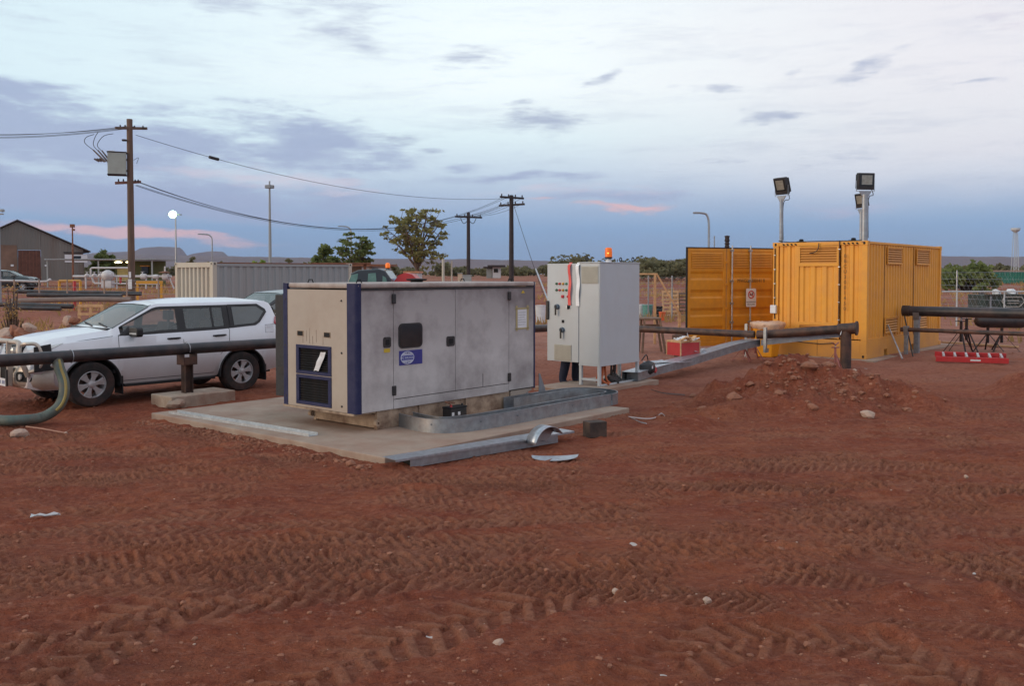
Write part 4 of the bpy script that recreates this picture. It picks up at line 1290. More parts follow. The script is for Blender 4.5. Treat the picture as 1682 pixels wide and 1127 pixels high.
def floodlight(loc, base_z, head_z, yaw, tilt, label, w=.42, h=.36, pr=.05):
    t = thing('floodlight', label, 'floodlight', (loc[0], loc[1], base_z), 0, 'floodlights on poles above the yellow container')
    hz = head_z - base_z
    m = M(); m.tube([(0, 0, 0), (0, 0, hz - h * .5 - .12)], pr, 10); m.build('pole', m_galv, t, smooth=True)
    m = M(); m.box(-.12, .12, -.12, .12, 0, .012); m.build('base_plate', m_galv, t)
    # flared fork
    b = M(); zz = hz - h * .5 - .16
    mt = Matrix.Translation((0, 0, hz)) @ Matrix.Rotation(yaw, 4, 'Z')
    m2 = M(); m2.prism([(-pr * .8, -h * .5 - .22), (pr * .8, -h * .5 - .22), (w * .35, -h * .5 - .06), (w * .35, -h * .5 - .03), (-w * .35, -h * .5 - .03), (-w * .35, -h * .5 - .06)], -.012, .012, 'y', mt)
    m2.build('fork_plate', m_galv, t)
    for s in (-1, 1):
        m3 = M(); m3.bar(mt @ Vector((s * (w * .5 + .02), 0, -h * .5 - .04)), mt @ Vector((s * (w * .5 + .02), 0, .02)), .035, .008)
        m3.bar(mt @ Vector((s * (w * .5 + .02), 0, -h * .5 - .04)), mt @ Vector((s * w * .3, 0, -h * .5 - .045)), .03, .008); m3.build('yoke_arm', m_galv, t)
    mh = mt @ Matrix.Rotation(tilt, 4, 'X')
    hd = M(); hd.box(-w / 2, w / 2, -.06, .05, -h / 2, h / 2, mh); ho = hd.build('housing', m_black, t, bev=.012)
    hb = M(); hb.prism([(-w / 2 + .03, -h / 2 + .03), (w / 2 - .03, -h / 2 + .03), (w / 2 - .03, h / 2 - .03), (-w / 2 + .03, h / 2 - .03)], .05, .12, 'y', mh); hb.build('ballast_case', m_dark, ho, bev=.01)
    for k in range(6):
        fn = M(); x = -w * .4 + w * .8 * k / 5; fn.box(x - .005, x + .005, .05, .15, -h * .42, h * .42, mh); fn.build('cooling_fin', m_black, ho)
    gl = M(); gl.box(-w * .42, w * .42, -.068, -.06, -h * .28, h * .42, mh); gl.build('lens_glass', m_glassd, ho)
    rf = M(); rf.box(-w * .30, w * .34, -.071, -.0685, -h * .2, h * .36, mh); rf.build('reflector', mat('lamp reflector', (.34, .33, .28), .35, .5, .25, 12), ho)
    m = M(); m.tube(catmull([mh @ Vector((w * .4, .03, -h * .4)), mt @ Vector((w * .55, .05, -h * .8)), Vector((pr + .01, 0, zz - .1)), Vector((pr + .012, 0, .1))], 8), .010, 6); m.build('flex', m_black, t)
    return t
c0 = site(CON, .22, 2.38)
floodlight((c0.x, c0.y), CON.z + 2.97, 4.68, R(-58), R(16), 'tilted floodlight on a thin pole at the left end of the yellow container', .40, .46, .045)
c1 = site(CON, .13, .12)
floodlight((c1.x, c1.y), CON.z + 2.97, 4.65, R(8), R(3), 'largest floodlight, facing the camera above the near corner of the yellow container', .44, .42, .075)
c2 = site(CON, 6.3, 2.38)
floodlight((c2.x, c2.y), CON.z + 2.97, 4.66, R(-66), R(12), 'floodlight on the far corner pole of the yellow container, seen behind the largest one', .40, .46, .045)

# beige container behind the vehicles
def build_beige():
    c = D(350, 500, 31); o = Vector((c.x, c.y, .12))
    t = thing('shipping_container', 'beige shipping container with shade-toned long side and rusty top rail behind the white wagon', 'container', tuple(o), SRZ)
    Lc, Wc, H = 6.06, 2.44, 2.60
    for (x, y) in ((0, 0), (0, Wc - .16), (Lc - .16, 0), (Lc - .16, Wc - .16)):
        q = M(); q.box(x, x + .16, y, y + .16, .12, H - .12); q.build('corner_post', m_beige, t, bev=.008)
        for z in (0, H - .12):
            q = M(); q.box(x - .006, x + .168, y - .006, y + .168, z, z + .12); co = q.build('corner_casting', m_beige, t, bev=.008)
            if z > 1:
                h = M(); h.prism(rrect(.05, .075, .022, 4, y + .08, z + .06), -.010, -.006, 'x'); h.build('casting_hole', m_dark, co)
                if y == 0:
                    h = M(); h.prism(rrect(.05, .075, .022, 4, x + .08, z + .06), -.010, -.006, 'y'); h.build('casting_hole', m_dark, co)
    s = M(); s.add(*corr(Wc - .32, H - .30, .262, .07, ENDM(.03, .16, .12))); s.build('end_panel', m_beige, t)
    s = M(); s.add(*corr(Lc - .32, H - .26, .30, .04, TR(.16, .02, .12))); s.build('side_panel', m_greyc, t)  # long side of the beige box greyed, its shade put into the colour
    s = M(); s.add(*corr(Lc - .32, H - .26, .30, .04, TR(.16, Wc - .06, .12))); s.build('side_panel', m_greyc, t)
    s = M(); s.box(.0, .08, .16, Wc - .16, H - .18, H - .01); s.build('header', m_beige, t)
    s = M(); s.box(.16, Lc - .16, .0, .07, H - .14, H - .05); s.build('top_rail', m_greyc, t)
    s = M(); s.box(.165, Lc - .165, -.004, .08, H - .05, H - .012); s.build('rusty_rail_cap', m_rustp, t)
    s = M(); s.box(.08, Lc - .08, .08, Wc - .08, H - .10, H - .05); s.build('roof', m_greyc, t)
build_beige()
def build_rust_shelter():
    p = D(575, 470, 40); z = gz1(p.x, p.y)
    t = thing('lean_to', 'rusty flat roofed lean-to at the right end of the beige container', 'shelter', (p.x, p.y, z), R(8))
    m = M(); m.box(-1.6, .9, -.8, 1.2, 2.60, 2.66); m.build('roof', m_rustp, t)
    for x in (-1.4, .6):
        m = M(); m.box(x, x + .12, -.6, -.48, 0, 2.6); m.build('post', m_rustp, t)
    m = M(); m.box(.0, .5, -.4, .8, 0, 2.5); m.build('timber_stack', m_wood2, t)
build_rust_shelter()

# ---------------------------------------------------------------- pipes
def pipe(name, label, pts, r, m=m_pipe, cat='pipe', n=18, smooth_pts=0):
    pts = [Vector(q) for q in pts]
    o = pts[0]
    mm = M(); mm.tube([q - o for q in pts], r, n)
    ob = mm.build(name, m, loc=tuple(o), smooth=True, ang=40)
    return tag(ob, label, cat)
zf = .99
pa = Vector((-7.74, 13.8, zf)); ddir = Vector((.645, .764, -.004))
pa0 = pa - ddir * 3
turn = Vector((2.2, 25.2, .85))
fit = Vector((6.2, 22.6, .80)); endp = Vector((8.0, 21.5, 1.02))
pipe('pipe', 'long dark water pipe crossing in front of the white wagon and on behind the generator', [pa0, pa + ddir * 8, Vector((1.9, 25.0, .87))], .098)
pipe('pipe', 'rusty brown pipe running from behind the cabinet past the open yellow doors', catmull([Vector((1.9, 25.0, .87)), Vector((2.5, 25.05, .85)), Vector((3.63, 24.3, .83)), fit - (fit - turn) * .04], 4), .088, m_rust)
pipe('pipe', 'rusty pipe leading to the elbow in front of the yellow container', [fit - (fit - turn).normalized() * .12, fit, endp], .108, m_rust)
def elbow():
    t = thing('pipe_elbow', 'rusty pipe elbow dropping to the ground in front of the yellow container', 'pipe', tuple(endp), 0)
    d = (endp - fit).normalized()
    m = M(); m.tube([d * -.30, d * .10], .135, 18); m.build('sleeve', m_rust, t, smooth=True)
    m = M(); m.lathe([(.0, 0), (.17, 0), (.17, .04), (0, .04)], 20, 'y'); o = m.build('flange', m_rust, t, smooth=True); o.rotation_euler.z = math.atan2(d.y, d.x) - math.pi / 2; o.location = d * .10
    m = M(); m.tube([d * -.12 + Vector((0, 0, -.05)), d * -.12 + Vector((0, 0, -endp.z - .1))], .125, 18); m.build('riser', m_rust, t, smooth=True)
    m = M(); m.bar(d * -.3 + Vector((.0, -.15, -.12)), d * -.3 + Vector((.03, -.15, .0)), .03, .01); m.build('chalk_mark', m_paper, t)
elbow()
def pipe_support():
    p = P(305, 663, 0)
    p = pa + ddir * ((-.3567 * pa.y - pa.x) / (ddir.x + .3567 * ddir.y))
    t = thing('pipe_support', 'rusty steel post on a concrete block in front of the white wagon', 'pipe support', (p.x, p.y, 0), SRZ)
    m = M(); m.box(-.075, .075, -.012, .012, .2, .70); m.box(-.075, -.06, -.075, .075, .2, .70); m.box(.06, .075, -.075, .075, .2, .70); m.build('post', m_rust, t)
    m = M(); m.box(-.13, .13, -.12, .12, .70, .715); m.box(-.13, -.115, -.12, .12, .715, .89); m.box(.115, .13, -.12, .12, .715, .89); m.box(-.115, .115, -.125, -.11, .715, .84); m.build('saddle', m_rust, t)
    m = M(); m.tube([(-.0, .115 * math.cos(R(a)), .98 + .115 * math.sin(R(a))) for a in range(-30, 211, 20)], .007, 6); m.build('wire_tie', m_galv2, t)
    m = M(); m.box(-.50, .75, -.35, .35, -.05, .20); o = m.build('concrete_block', m_conc2, t, bev=.02)
    m = M(); rm = rock_mesh(.16, 31, .7, 2, m_conc2); r = bpy.data.objects.new('broken_corner', rm); COL.objects.link(r); r.parent = t; r.location = (-.42, -.30, .08)
pipe_support()
m = M(); q = pa + ddir * ((-.4842 * pa.y - pa.x) / (ddir.x + .4842 * ddir.y))
m.tube([(math.cos(US) * 0 + math.sin(US) * .105 * math.cos(R(a)), -math.cos(US) * .105 * math.cos(R(a)), .105 * math.sin(R(a))) for a in range(0, 361, 20)], .006, 6, False)
tag(m.build('wire_tie', m_galv2, loc=tuple(q)), 'loop of pale wire around the dark pipe over the bullbar', 'wire tie')
def mid_support():
    p = Vector((4.35, 23.75, 0))
    t = thing('pipe_support', 'rusty brown post with a square head under the pipe left of the red crate', 'pipe support', tuple(p), R(-35))
    m = M(); m.box(-.14, .14, -.13, .13, .50, .72); m.build('saddle', m_rust, t, bev=.01)
    m = M(); m.box(-.09, .09, -.09, .09, 0, .50); m.build('post', m_rust, t)
mid_support()
# right hand pipes
bp0 = Vector((10.62, 24.75, 1.31)); vd = Vector((UY, -UX, 0))
def capped_pipe(label, a, ln, r, m, dz=-.0):
    t = thing('pipe', label, 'pipe', tuple(a), 0)
    mm = M(); mm.tube([Vector((0, 0, 0)), vd * ln + Vector((0, 0, dz))], r, 22); mm.build('pipe_body', m, t, smooth=True, ang=40)
    mm = M(); mm.tube([vd * -.02, vd * .16], r * 1.10, 22); mm.build('end_sleeve', m, t, smooth=True, ang=40)
capped_pipe('thick black pipe end resting on a steel post against the yellow container side', bp0, 7.5, .135, m_pipe)
lp0 = Vector((10.38, 24.30, .83))
capped_pipe('thin dark pipe running below the thick black pipe at the right', lp0, 7.5, .055, m_rust)
def post_at(p, top, label, w=.12, rz=SRZ):
    t = thing('pipe_support', label, 'pipe support', (p.x, p.y, gz1(p.x, p.y)), rz)
    m = M(); m.box(-w / 2, w / 2, -w / 2, w / 2, 0, top - .05); m.build('post', m_galv, t, bev=.004)
    m = M(); m.prism([(-w * .5, top - .25), (w * .5, top - .25), (w * 1.0, top - .05), (w * 1.0, top), (-w * 1.0, top), (-w * 1.0, top - .05)], -w * .6, w * .6, 'y'); m.build('cradle', m_galv, t)
    m = M(); m.box(-w, w, -w, w, 0, .015); m.build('foot_plate', m_galv, t)
post_at(bp0 + vd * .35, 1.17 - .0, 'galvanised post carrying the end of the thick black pipe', .13)
post_at(lp0 + vd * .12, .77, 'short galvanised post carrying the end of the thin dark pipe', .09)

# sloping cable tray from cabinet to container, with lid
ta = Vector((2.55, 19.35, .12))
q = [site(CAB, 1.2, -.12, .11), Vector((3.25, 19.75, .14)), Vector((4.0, 20.55, .22)), Vector((4.75, 21.35, .33)), Vector((5.5, 22.1, .44)), Vector((6.2, 22.75, .50))]
tray_run('cable_tray', 'lidded galvanised cable tray sloping up from the cabinet toward the yellow container', catmull(q, 5), .36, .17, 1, lid=1, group='galvanised cable trays')
q = [Vector((6.18, 22.62, .53)), Vector((7.0, 22.25, .66)), Vector((7.85, 21.85, .79))]
tray_run('cable_tray', 'short lidded tray link reaching the rusty elbow at the yellow container', q, .26, .13, 1, lid=1, group='galvanised cable trays')
cp = M(); cp.box(-.005, .005, .01, .35, .005, .165)
q0 = site(CAB, 1.2, -.12, .11)
tag(cp.build('end_plate', m_galv, loc=tuple(q0 + Vector((-.006, 0, 0))), rz=math.atan2(.31, .48)), 'small galvanised plate closing the low end of the sloping tray', 'steel plate')
def clamp(px, d, z0, z1, label):
    p = D(px, 560, d)
    m = M(); m.box(-.035, .035, -.035, .035, 0, z1 - z0); m.box(-.1, .1, -.045, -.035, 0, .10)
    tag(m.build('tray_post', m_galv, loc=(p.x, p.y, z0), rz=SRZ), label, 'steel post')
clamp(1257, 22.35, .38, 1.0, 'galvanised upright clamped where the two lidded trays meet')
clamp(1226, 24.0, .0, 1.0, 'galvanised upright behind the tray below the warning sign')

# big galvanised details: pipe stands
def tripod(p, h, label, m, group, s=1.0, yaw=0):
    t = thing('pipe_stand', label, 'pipe stand', (p.x, p.y, gz1(p.x, p.y)), yaw, group)
    mm = M(); mm.tube([(0, 0, h * .30), (0, 0, h * .86)], .032 * s, 8); mm.build('column', m, t, smooth=True)
    for k in range(3):
        a = R(120 * k + 20)
        l = M(); l.bar((math.cos(a) * .03, math.sin(a) * .03, h * .62), (math.cos(a) * .36 * s, math.sin(a) * .36 * s, .01), .035 * s, .012); lo = l.build('leg', m, t)
        l = M(); l.box(-.04, .04, -.04, .04, 0, .012); l.build('foot', m, lo, loc=(math.cos(a) * .36 * s, math.sin(a) * .36 * s, .0))
    mm = M(); mm.tube([(0, 0, h * .86), (0, 0, h * .97)], .016 * s, 8); mm.build('screw', m_galv, t)
    mm = M(); mm.bar((-.13 * s, 0, h * .86), (.13 * s, 0, h * .86), .02); mm.bar((0, -.13 * s, h * .86), (0, .13 * s, h * .86), .02); mm.build('hand_nut', m, t)
    mm = M(); mm.bar((0, 0, h * .95), (-.11 * s, 0, h * 1.05), .05, .012); mm.bar((0, 0, h * .95), (.11 * s, 0, h * 1.05), .05, .012); mm.build('vee_head', m, t)
    return t
m_stand = mat('dark stand paint', (.03, .02, .02), .6, .1, .3, 8, dirt=(.12, .06, .04), damt=.4, ds=5)
for i, (px, py, h, lb) in enumerate(((1578, 583, 1.02, 'dark tripod pipe stand left of the black pipe spool, first of the pair'), (1587, 580, 1.08, 'dark tripod pipe stand left of the black pipe spool, second of the pair'),
                                     (1622, 580, .80, 'dark tripod pipe stand under the left part of the black pipe spool'), (1645, 580, .80, 'dark tripod pipe stand under the right part of the black pipe spool'))):
    p = P(px, py, .05)
    tripod(p, h, lb, m_stand, 'tripod pipe stands at the right', 1.25, R(25 * i))
m_rst = mat('pink primer stand', (.30, .10, .085), .7, 0, .3, 8)
for px, py, h, lb in ((1222, 600, .52, 'small red primer trestle stand under the sloping tray, left one'), (1240, 598, .50, 'small dark red trestle stand under the sloping tray beside the yellow bin')):
    p = P(px, py, 0); tripod(p, h, lb, m_rst, 'small stands under the tray', .8, R(px))
p = P(1373, 607, .0)
tripod(Vector((7.45, 21.0, 0)), .62, 'small pink pipe stand poking up behind the dirt heap', m_rst, 'small stands under the tray', .8, .3)
def spool():
    p = D(1600, 527, 25.0)
    t = thing('pipe_spool', 'black pipe spool with rounded ends resting on the tripod stands', 'pipe spool', tuple(p), 0)
    d = Vector((.97, -.25, 0)).normalized()
    pts = [d * s for s in (0, .03, .1, .2, 1.15, 1.25, 1.32, 1.35)]
    rs = [.03, .10, .155, .18, .18, .155, .10, .03]
    m = M(); m.tube(pts, rs, 18); m.build('spool_body', m_pipe, t, smooth=True, ang=60)
    m = M(); m.lathe([(.05, .15), (.05, .30), (.09, .30), (.09, .32), (0, .32)], 14, 'z', tuple(d * .9)); m.build('stub', m_pipe, t, smooth=True)
spool()
# ---------------------------------------------------------------- vehicles
m_carw = mat('white car paint', (.74, .755, .80), .28, 0, .02, 1, dirt=(.40, .28, .24), damt=.15, ds=1.4, dlow=(.32, .85, .6), coat=.5)
m_card = mat('dark car paint', (.030, .034, .038), .3, 0, .05, 1, coat=.6)
m_cars = mat('silver car paint', (.42, .43, .44), .3, .4, .05, 1, coat=.6)
m_tyre = mat('dusty tyre rubber', (.022, .020, .020), .85, 0, .25, 8, dirt=(.13, .06, .045), damt=.45, ds=5)
m_alloy = mat('alloy wheel', (.52, .52, .54), .38, .45, .1, 6, dirt=(.22, .12, .09), damt=.4, ds=6)
m_win = mat('window glass', (.26, .30, .30), .03, 0, .02, 2, spec=.9, alpha=.42)
m_win2 = mat('rear quarter glass', (.085, .10, .10), .05, 0, .1, 2, spec=.9)
m_wins = mat('windscreen glass', (.16, .20, .20), .04, 0, .08, 2, spec=.8, alpha=.62)
m_trim = mat('black car trim', (.012, .012, .014), .5, 0, .15, 6)
m_seat = mat('grey seat cloth', (.07, .07, .075), .9, 0, .2, 8)
m_tail = mat('red tail lamp', (.45, .01, .02), .18, 0, .05, 5, coat=.5)
m_lamp = mat('clear lamp', (.62, .62, .60), .12, .3, .1, 8)
m_bull = mat('bullbar alloy', (.52, .46, .40), .42, .55, .12, 6, dirt=(.26, .15, .11), damt=.3, ds=4)
WB = 2.79; FO = .93
def suv(name, label, axle, heading, paint, group=None, detail=True):
    t = thing(name, label, 'car', (axle[0], axle[1], gz1(axle[0], axle[1]) if axle[1] > 19 else 0), heading)
    ip = lambda x, xs, ys: float(np.interp(x, xs, ys))
    top = lambda s: ip(s, [0, .03, .08, .14, .3, .6, 1.0, 1.28, 2.06, 2.3, 3.0, 3.9, 4.35, 4.48, 4.56, 4.66, 4.72, 4.77],
                       [.66, .94, 1.06, 1.13, 1.195, 1.25, 1.30, 1.33, 1.755, 1.80, 1.845, 1.83, 1.785, 1.735, 1.63, 1.28, 1.05, .80])
    belt = lambda s: ip(s, [0, .14, .5, 1.28, 2.0, 3.2, 4.2, 4.77], [.62, 1.04, 1.12, 1.19, 1.19, 1.21, 1.27, 1.27])
    tap = lambda s: ip(s, [0, .05, .15, .35, .8, 1.2, 3.7, 4.3, 4.6, 4.77], [.80, .86, .915, .955, .985, 1, 1, .985, .95, .90])
    roofn = lambda s: ip(s, [2.0, 2.6, 3.8, 4.5], [.97, 1, 1, .93])
    def rows(s):
        T = top(s); B = belt(s); w = tap(s)
        sill = ip(s, [0, .1, .3, 4.3, 4.65, 4.77], [.40, .36, .34, .36, .42, .52])
        cab = ip(s, [1.28, 2.06], [0, 1])
        hood = [(.885, B), (.86, B + .012), (.74, T - .018), (.62, T - .008), (.38, T), (0, T + .012)]
        wtop = min(1.70, T - .075)
        rn = roofn(s)
        cabr = [(.905, B), (.885, B + .025), (.745 * rn, wtop), (.70 * rn, wtop + .055), (.46, T - .012), (0, T)]
        up = [(a[0] + (b[0] - a[0]) * cab, a[1] + (b[1] - a[1]) * (cab ** .6 if 0 else cab)) for a, b in zip(hood, cabr)]
        if 0 < cab < 1:
            wt = T - .05 - .025 * cab
            up = [(.885 + .02 * cab, B), (.875, B + .02), (.80 - .055 * cab, max(wt, B + .03)), (.77 - .07 * cab, T - .02), (.46, T + .004), (0, T + .012)]
        lo = [(.84, sill), (.915, .60), (.942, .84), (.935, 1.02)]
        r = lo + up
        out = []
        for i, (y, z) in enumerate(r):
            z = min(z, T - .012 * (9 - i)) if s < .3 or s > 4.35 else z
            z = max(z, sill)
            out.append([y * w, z])
        return out
    ax = [FO, FO + WB]
    Ra = .475
    ss = sorted(set([round(x, 3) for x in list(np.linspace(0, .3, 9)) + list(np.linspace(.3, 1.6, 40)) + list(np.linspace(1.6, 3.1, 22)) + list(np.linspace(3.1, 4.4, 38)) + list(np.linspace(4.4, 4.77, 12)) + [1.40, 3.5]]))
    G_ = []
    for s in ss:
        r = rows(s)
        for c in ax:
            dx = abs(s - c)
            if dx < Ra:
                za = .40 + math.sqrt(Ra * Ra - dx * dx) * .98
                for i in range(4):
                    if r[i][1] < za:
                        r[i][1] = za
                        r[i][0] = max(r[i][0], .945 * tap(s))
            if Ra - .02 < dx < Ra + .09 and True:
                for i in (1, 2):
                    r[i][0] += .012
        G_.append(r)
    body = M(); vs = []; fs = []
    nr = 10
    for s, r in zip(ss, G_):
        X = FO - s
        for (y, z) in r: vs.append((X, y, z))
        for (y, z) in r: vs.append((X, -y, z))
    for i in range(len(ss) - 1):
        sm = (ss[i] + ss[i + 1]) / 2
        for side in (0, nr):
            for k in range(nr - 1):
                if k == 5 and 1.42 < sm < 3.48: continue
                if k >= 6 and 1.33 < sm < 2.03 and k >= 7: continue
                a = i * 2 * nr + side + k; b = a + 2 * nr
                fs.append((a, b, b + 1, a + 1))
    e = (len(ss) - 1) * 2 * nr
    fs.append(tuple(range(nr)) + tuple(range(2 * nr - 1, nr - 1, -1)))
    fs.append(tuple(e + k for k in range(nr)) + tuple(e + k for k in range(2 * nr - 1, nr - 1, -1)))
    body.add(vs, fs)
    bo = body.build('body', paint, t, smooth=True, ang=32)
    def sp_(s, rf, side=1, off=0):
        r = rows(s); i = min(int(rf), 8); f = rf - i
        y = r[i][0] * (1 - f) + r[i + 1][0] * f; z = r[i][1] * (1 - f) + r[i + 1][1] * f
        dy = r[i + 1][0] - r[i][0]; dz = r[i + 1][1] - r[i][1]; ln = math.hypot(dy, dz) or 1
        ny, nz = dz / ln, -dy / ln
        return Vector((FO - s, side * (y + ny * off), z + nz * off))
    def patch(name, m, poly, off, parent, th=.004, side=1):
        n = len(poly)
        v = [sp_(s, rf, side, off) for s, rf in poly] + [sp_(s, rf, side, off + th) for s, rf in poly]
        mm = M(); mm.add(v, [tuple(range(n)), tuple(range(n, 2 * n))] + [(i, (i + 1) % n, n + (i + 1) % n, n + i) for i in range(n)])
        return mm.build(name, m, parent)
    def dens(poly, n=5):
        out = []
        for i in range(len(poly)):
            a = poly[i]; b = poly[(i + 1) % len(poly)]
            for k in range(n): out.append((a[0] + (b[0] - a[0]) * k / n, a[1] + (b[1] - a[1]) * k / n))
        return out
    def gl_strip(name, m, s0, s1, r0, r1, off, parent, side, n=12, r0b=None, r1b=None):
        mm = M(); vs = []
        for k in range(n + 1):
            s = s0 + (s1 - s0) * k / n
            for j in range(3):
                vs.append(sp_(s, r0 + (r1 - r0) * j / 2, side, off))
        mm.add(vs, [(k * 3 + j, k * 3 + j + 1, k * 3 + j + 4, k * 3 + j + 3) for k in range(n) for j in range(2)])
        return mm.build(name, m, parent, smooth=True)
    # windscreen
    wsn = M(); vs = []
    n = 12
    for k in range(n + 1):
        s = 1.31 + (2.06 - 1.31) * k / n
        r = rows(s)
        for (y, z) in [(-r[7][0], r[7][1]), (-r[8][0], r[8][1]), (0, r[9][1]), (r[8][0], r[8][1]), (r[7][0], r[7][1])]:
            vs.append((FO - s, y, z - .004))
    wsn.add(vs, [(k * 5 + j, k * 5 + j + 1, (k + 1) * 5 + j + 1, (k + 1) * 5 + j) for k in range(n) for j in range(4)])
    wso = wsn.build('windscreen', m_wins, t, smooth=True)
    cw = M(); cw.box(FO - 1.40, FO - 1.24, -.74, .74, 1.295, 1.342); cw.build('cowl', m_trim, t, bev=.01)
    if detail:
        for y0 in (-.5, .1):
            q = M(); q.bar((FO - 1.30, y0 + .55, 1.365), (FO - 1.40, y0, 1.41), .02); q.build('wiper', m_trim, t)
    gl_strip('windscreen_seal', m_trim, 1.33, 2.06, 6.85, 7.05, .004, wso, 1, 10); gl_strip('windscreen_seal', m_trim, 1.33, 2.06, 6.85, 7.05, .004, wso, -1, 10)
    # cabin floor, seats, dash for the view through the glass
    q = M(); q.box(FO - 4.5, FO - 1.35, -.80, .80, .55, .70); q.build('cabin_floor', m_seat, t)
    q = M(); q.box(FO - 1.75, FO - 1.38, -.78, .78, .9, 1.19); q.build('dashboard', m_trim, t, bev=.05)
    for sx, yy in ((2.3, .38), (2.3, -.38), (3.2, .42), (3.2, -.42), (3.2, 0)):
        q = M(); q.box(FO - sx - .55, FO - sx, yy - .24, yy + .24, .70, .86); q.prism([(FO - sx - .50, .84), (FO - sx - .36, .84), (FO - sx - .52, 1.36), (FO - sx - .62, 1.36)], yy - .23, yy + .23, 'y')
        q.box(FO - sx - .66, FO - sx - .56, yy - .13, yy + .13, 1.40, 1.58); q.box(FO - sx - .62, FO - sx - .60, yy - .05, yy + .05, 1.36, 1.4)
        q.build('seat', m_seat, t, bev=.03)
    sw = M(); sw.lathe([(.18, 0), (.195, .015), (.18, .03), (.165, .015), (.18, 0)], 20, 'x'); so = sw.build('steering_wheel', m_trim, t, loc=(FO - 1.88, -.38, 1.10))
    for side in (1, -1):
        wname = 'window'
        fr = gl_strip(wname, m_win, 1.50, 2.50, 5.02, 5.97, .0, t, side)
        rr_ = gl_strip(wname, m_win, 2.60, 3.44, 5.02, 5.97, .0, t, side)
        # black frames: bottom, top, pillars
        gl_strip('window_frame', m_trim, 1.40, 3.50, 4.92, 5.12, .004, fr, side, 24)
        gl_strip('window_frame', m_trim, 1.45, 3.50, 5.90, 6.06, .004, fr, side, 24)
        gl_strip('pillar', m_trim, 2.46, 2.62, 5.05, 5.97, .005, t, side, 3)
        gl_strip('pillar', m_trim, 3.14, 3.18, 5.05, 5.97, .004, t, side, 2)
        gl_strip('pillar', m_trim, 3.38, 3.52, 5.05, 5.97, .005, t, side, 3)
        patch('window_frame', m_trim, dens([(1.38, 5.0), (1.62, 5.02), (1.60, 5.7), (1.50, 5.4)], 2), .004, fr, .004, side)
        patch('window', m_trim, dens([(3.50, 4.98), (4.02, 4.98), (4.14, 5.12), (4.34, 5.60), (4.32, 5.75), (4.16, 6.0), (3.50, 6.02)], 4), .008, t, .006, side)
        patch('pane', m_win2, dens([(3.58, 5.10), (4.00, 5.10), (4.10, 5.2), (4.27, 5.62), (4.12, 5.88), (3.58, 5.90)], 4), .016, t, .004, side)
        def line(pts, m=m_trim, r=.005, name='panel_gap'):
            q = M(); q.tube([sp_(a, b, side, .001) for a, b in pts], r, 5); return q.build(name, m, t)
        line([(1.40, 4.9), (1.39, 4), (1.38, 3), (1.38, 2), (1.40, 1), (1.44, .3)])
        line([(2.54, 4.9), (2.55, 3), (2.55, 1), (2.56, .2)])
        line([(3.46, 4.95), (3.47, 4), (3.45, 3), (3.36, 2.2), (3.20, 1.3), (3.16, .3)])
        line([(1.44, .25), (2.5, .25), (3.16, .25)])
        line([(.32, 4.9), (.8, 4.98), (1.3, 5.0)], r=.004)
        for (a, b) in ((2.28, 2.46), (3.16, 3.36)):
            q = M(); p0 = sp_(a, 3.55, side, .03); p1 = sp_(b, 3.55, side, .03)
            q.tube([sp_(a - .03, 3.55, side, 0), p0, p1, sp_(b + .03, 3.55, side, 0)], .014, 8); q.build('door_handle', m_trim, t, smooth=True)
            q = M(); q.bar(sp_(a + .0, 3.5, side, .0), sp_(b, 3.5, side, .0), .05, .012); q.build('handle_recess', m_trim, t)
        mr_ = M(); b_ = sp_(1.66, 5.0, side, .0)
        mr_.prism(rrect(.13, .19, .05, 4), -.0, .26, 'x'); mr_ = M()
        mb = Matrix.Translation(b_ + Vector((.02, side * .16, .06))) @ Matrix.Rotation(side * R(8), 4, 'Z')
        mr_.prism(rrect(.24, .17, .05, 4), -.05, .07, 'x', mb); mr_.bar(b_ + Vector((0, -side * .03, .0)), b_ + Vector((.0, side * .09, .03)), .05, .05)
        mo = mr_.build('mirror', m_trim, t, bev=.012)
        q = M(); q.box(.03, .075, -.10, .10, -.035, -.01, mb); q.build('indicator', m_lamp, mo)
        # lamps
        hl = patch('headlight', m_lamp, dens([(.10, 3.2), (.10, 4.6), (.20, 5.0), (.46, 4.75), (.50, 4.2), (.22, 3.1)], 4), .004, t, .01, side)
        q = M(); c_ = sp_(.13, 3.8, side, .0); q.lathe([(.0, 0), (.055, .0), (.06, .02)], 14, 'x', (c_.x - .0, c_.y - side * .08, c_.z)); q.build('headlight_bowl', m_alloy, hl)
        tl = patch('tail_light', m_tail, dens([(4.50, 4.3), (4.46, 5.05), (4.58, 5.7), (4.68, 5.0), (4.70, 4.3)], 4), .004, t, .02, side)
        patch('tail_lens', m_lamp, dens([(4.52, 3.2), (4.50, 4.25), (4.70, 4.25), (4.72, 3.2)], 4), .004, t, .016, side)
        # mud flaps and step
        for c, dx in ((FO, .50), (FO + WB, .50)):
            q = M(); q.box(FO - c - dx - .02, FO - c - dx + .0, side * .62 if side > 0 else -.92, side * .92 if side > 0 else -.62, .18, .50); q.build('mud_flap', m_trim, t)
        q = M(); q.box(FO - 3.18, FO - 1.48, side * .60 if side > 0 else -.90, side * .90 if side > 0 else -.60, .30, .35); q.build('side_step', m_trim, t, bev=.01)
        # arch lips
        for c in ax:
            q = M(); q.tube([Vector((FO - c + (Ra + .0) * math.cos(R(a)), side * (.948 if c > 2 else .938), .40 + (Ra) * math.sin(R(a)) * .98)) for a in range(-8, 189, 8)], .016, 6); q.build('arch_lip', m_trim, t, smooth=True)
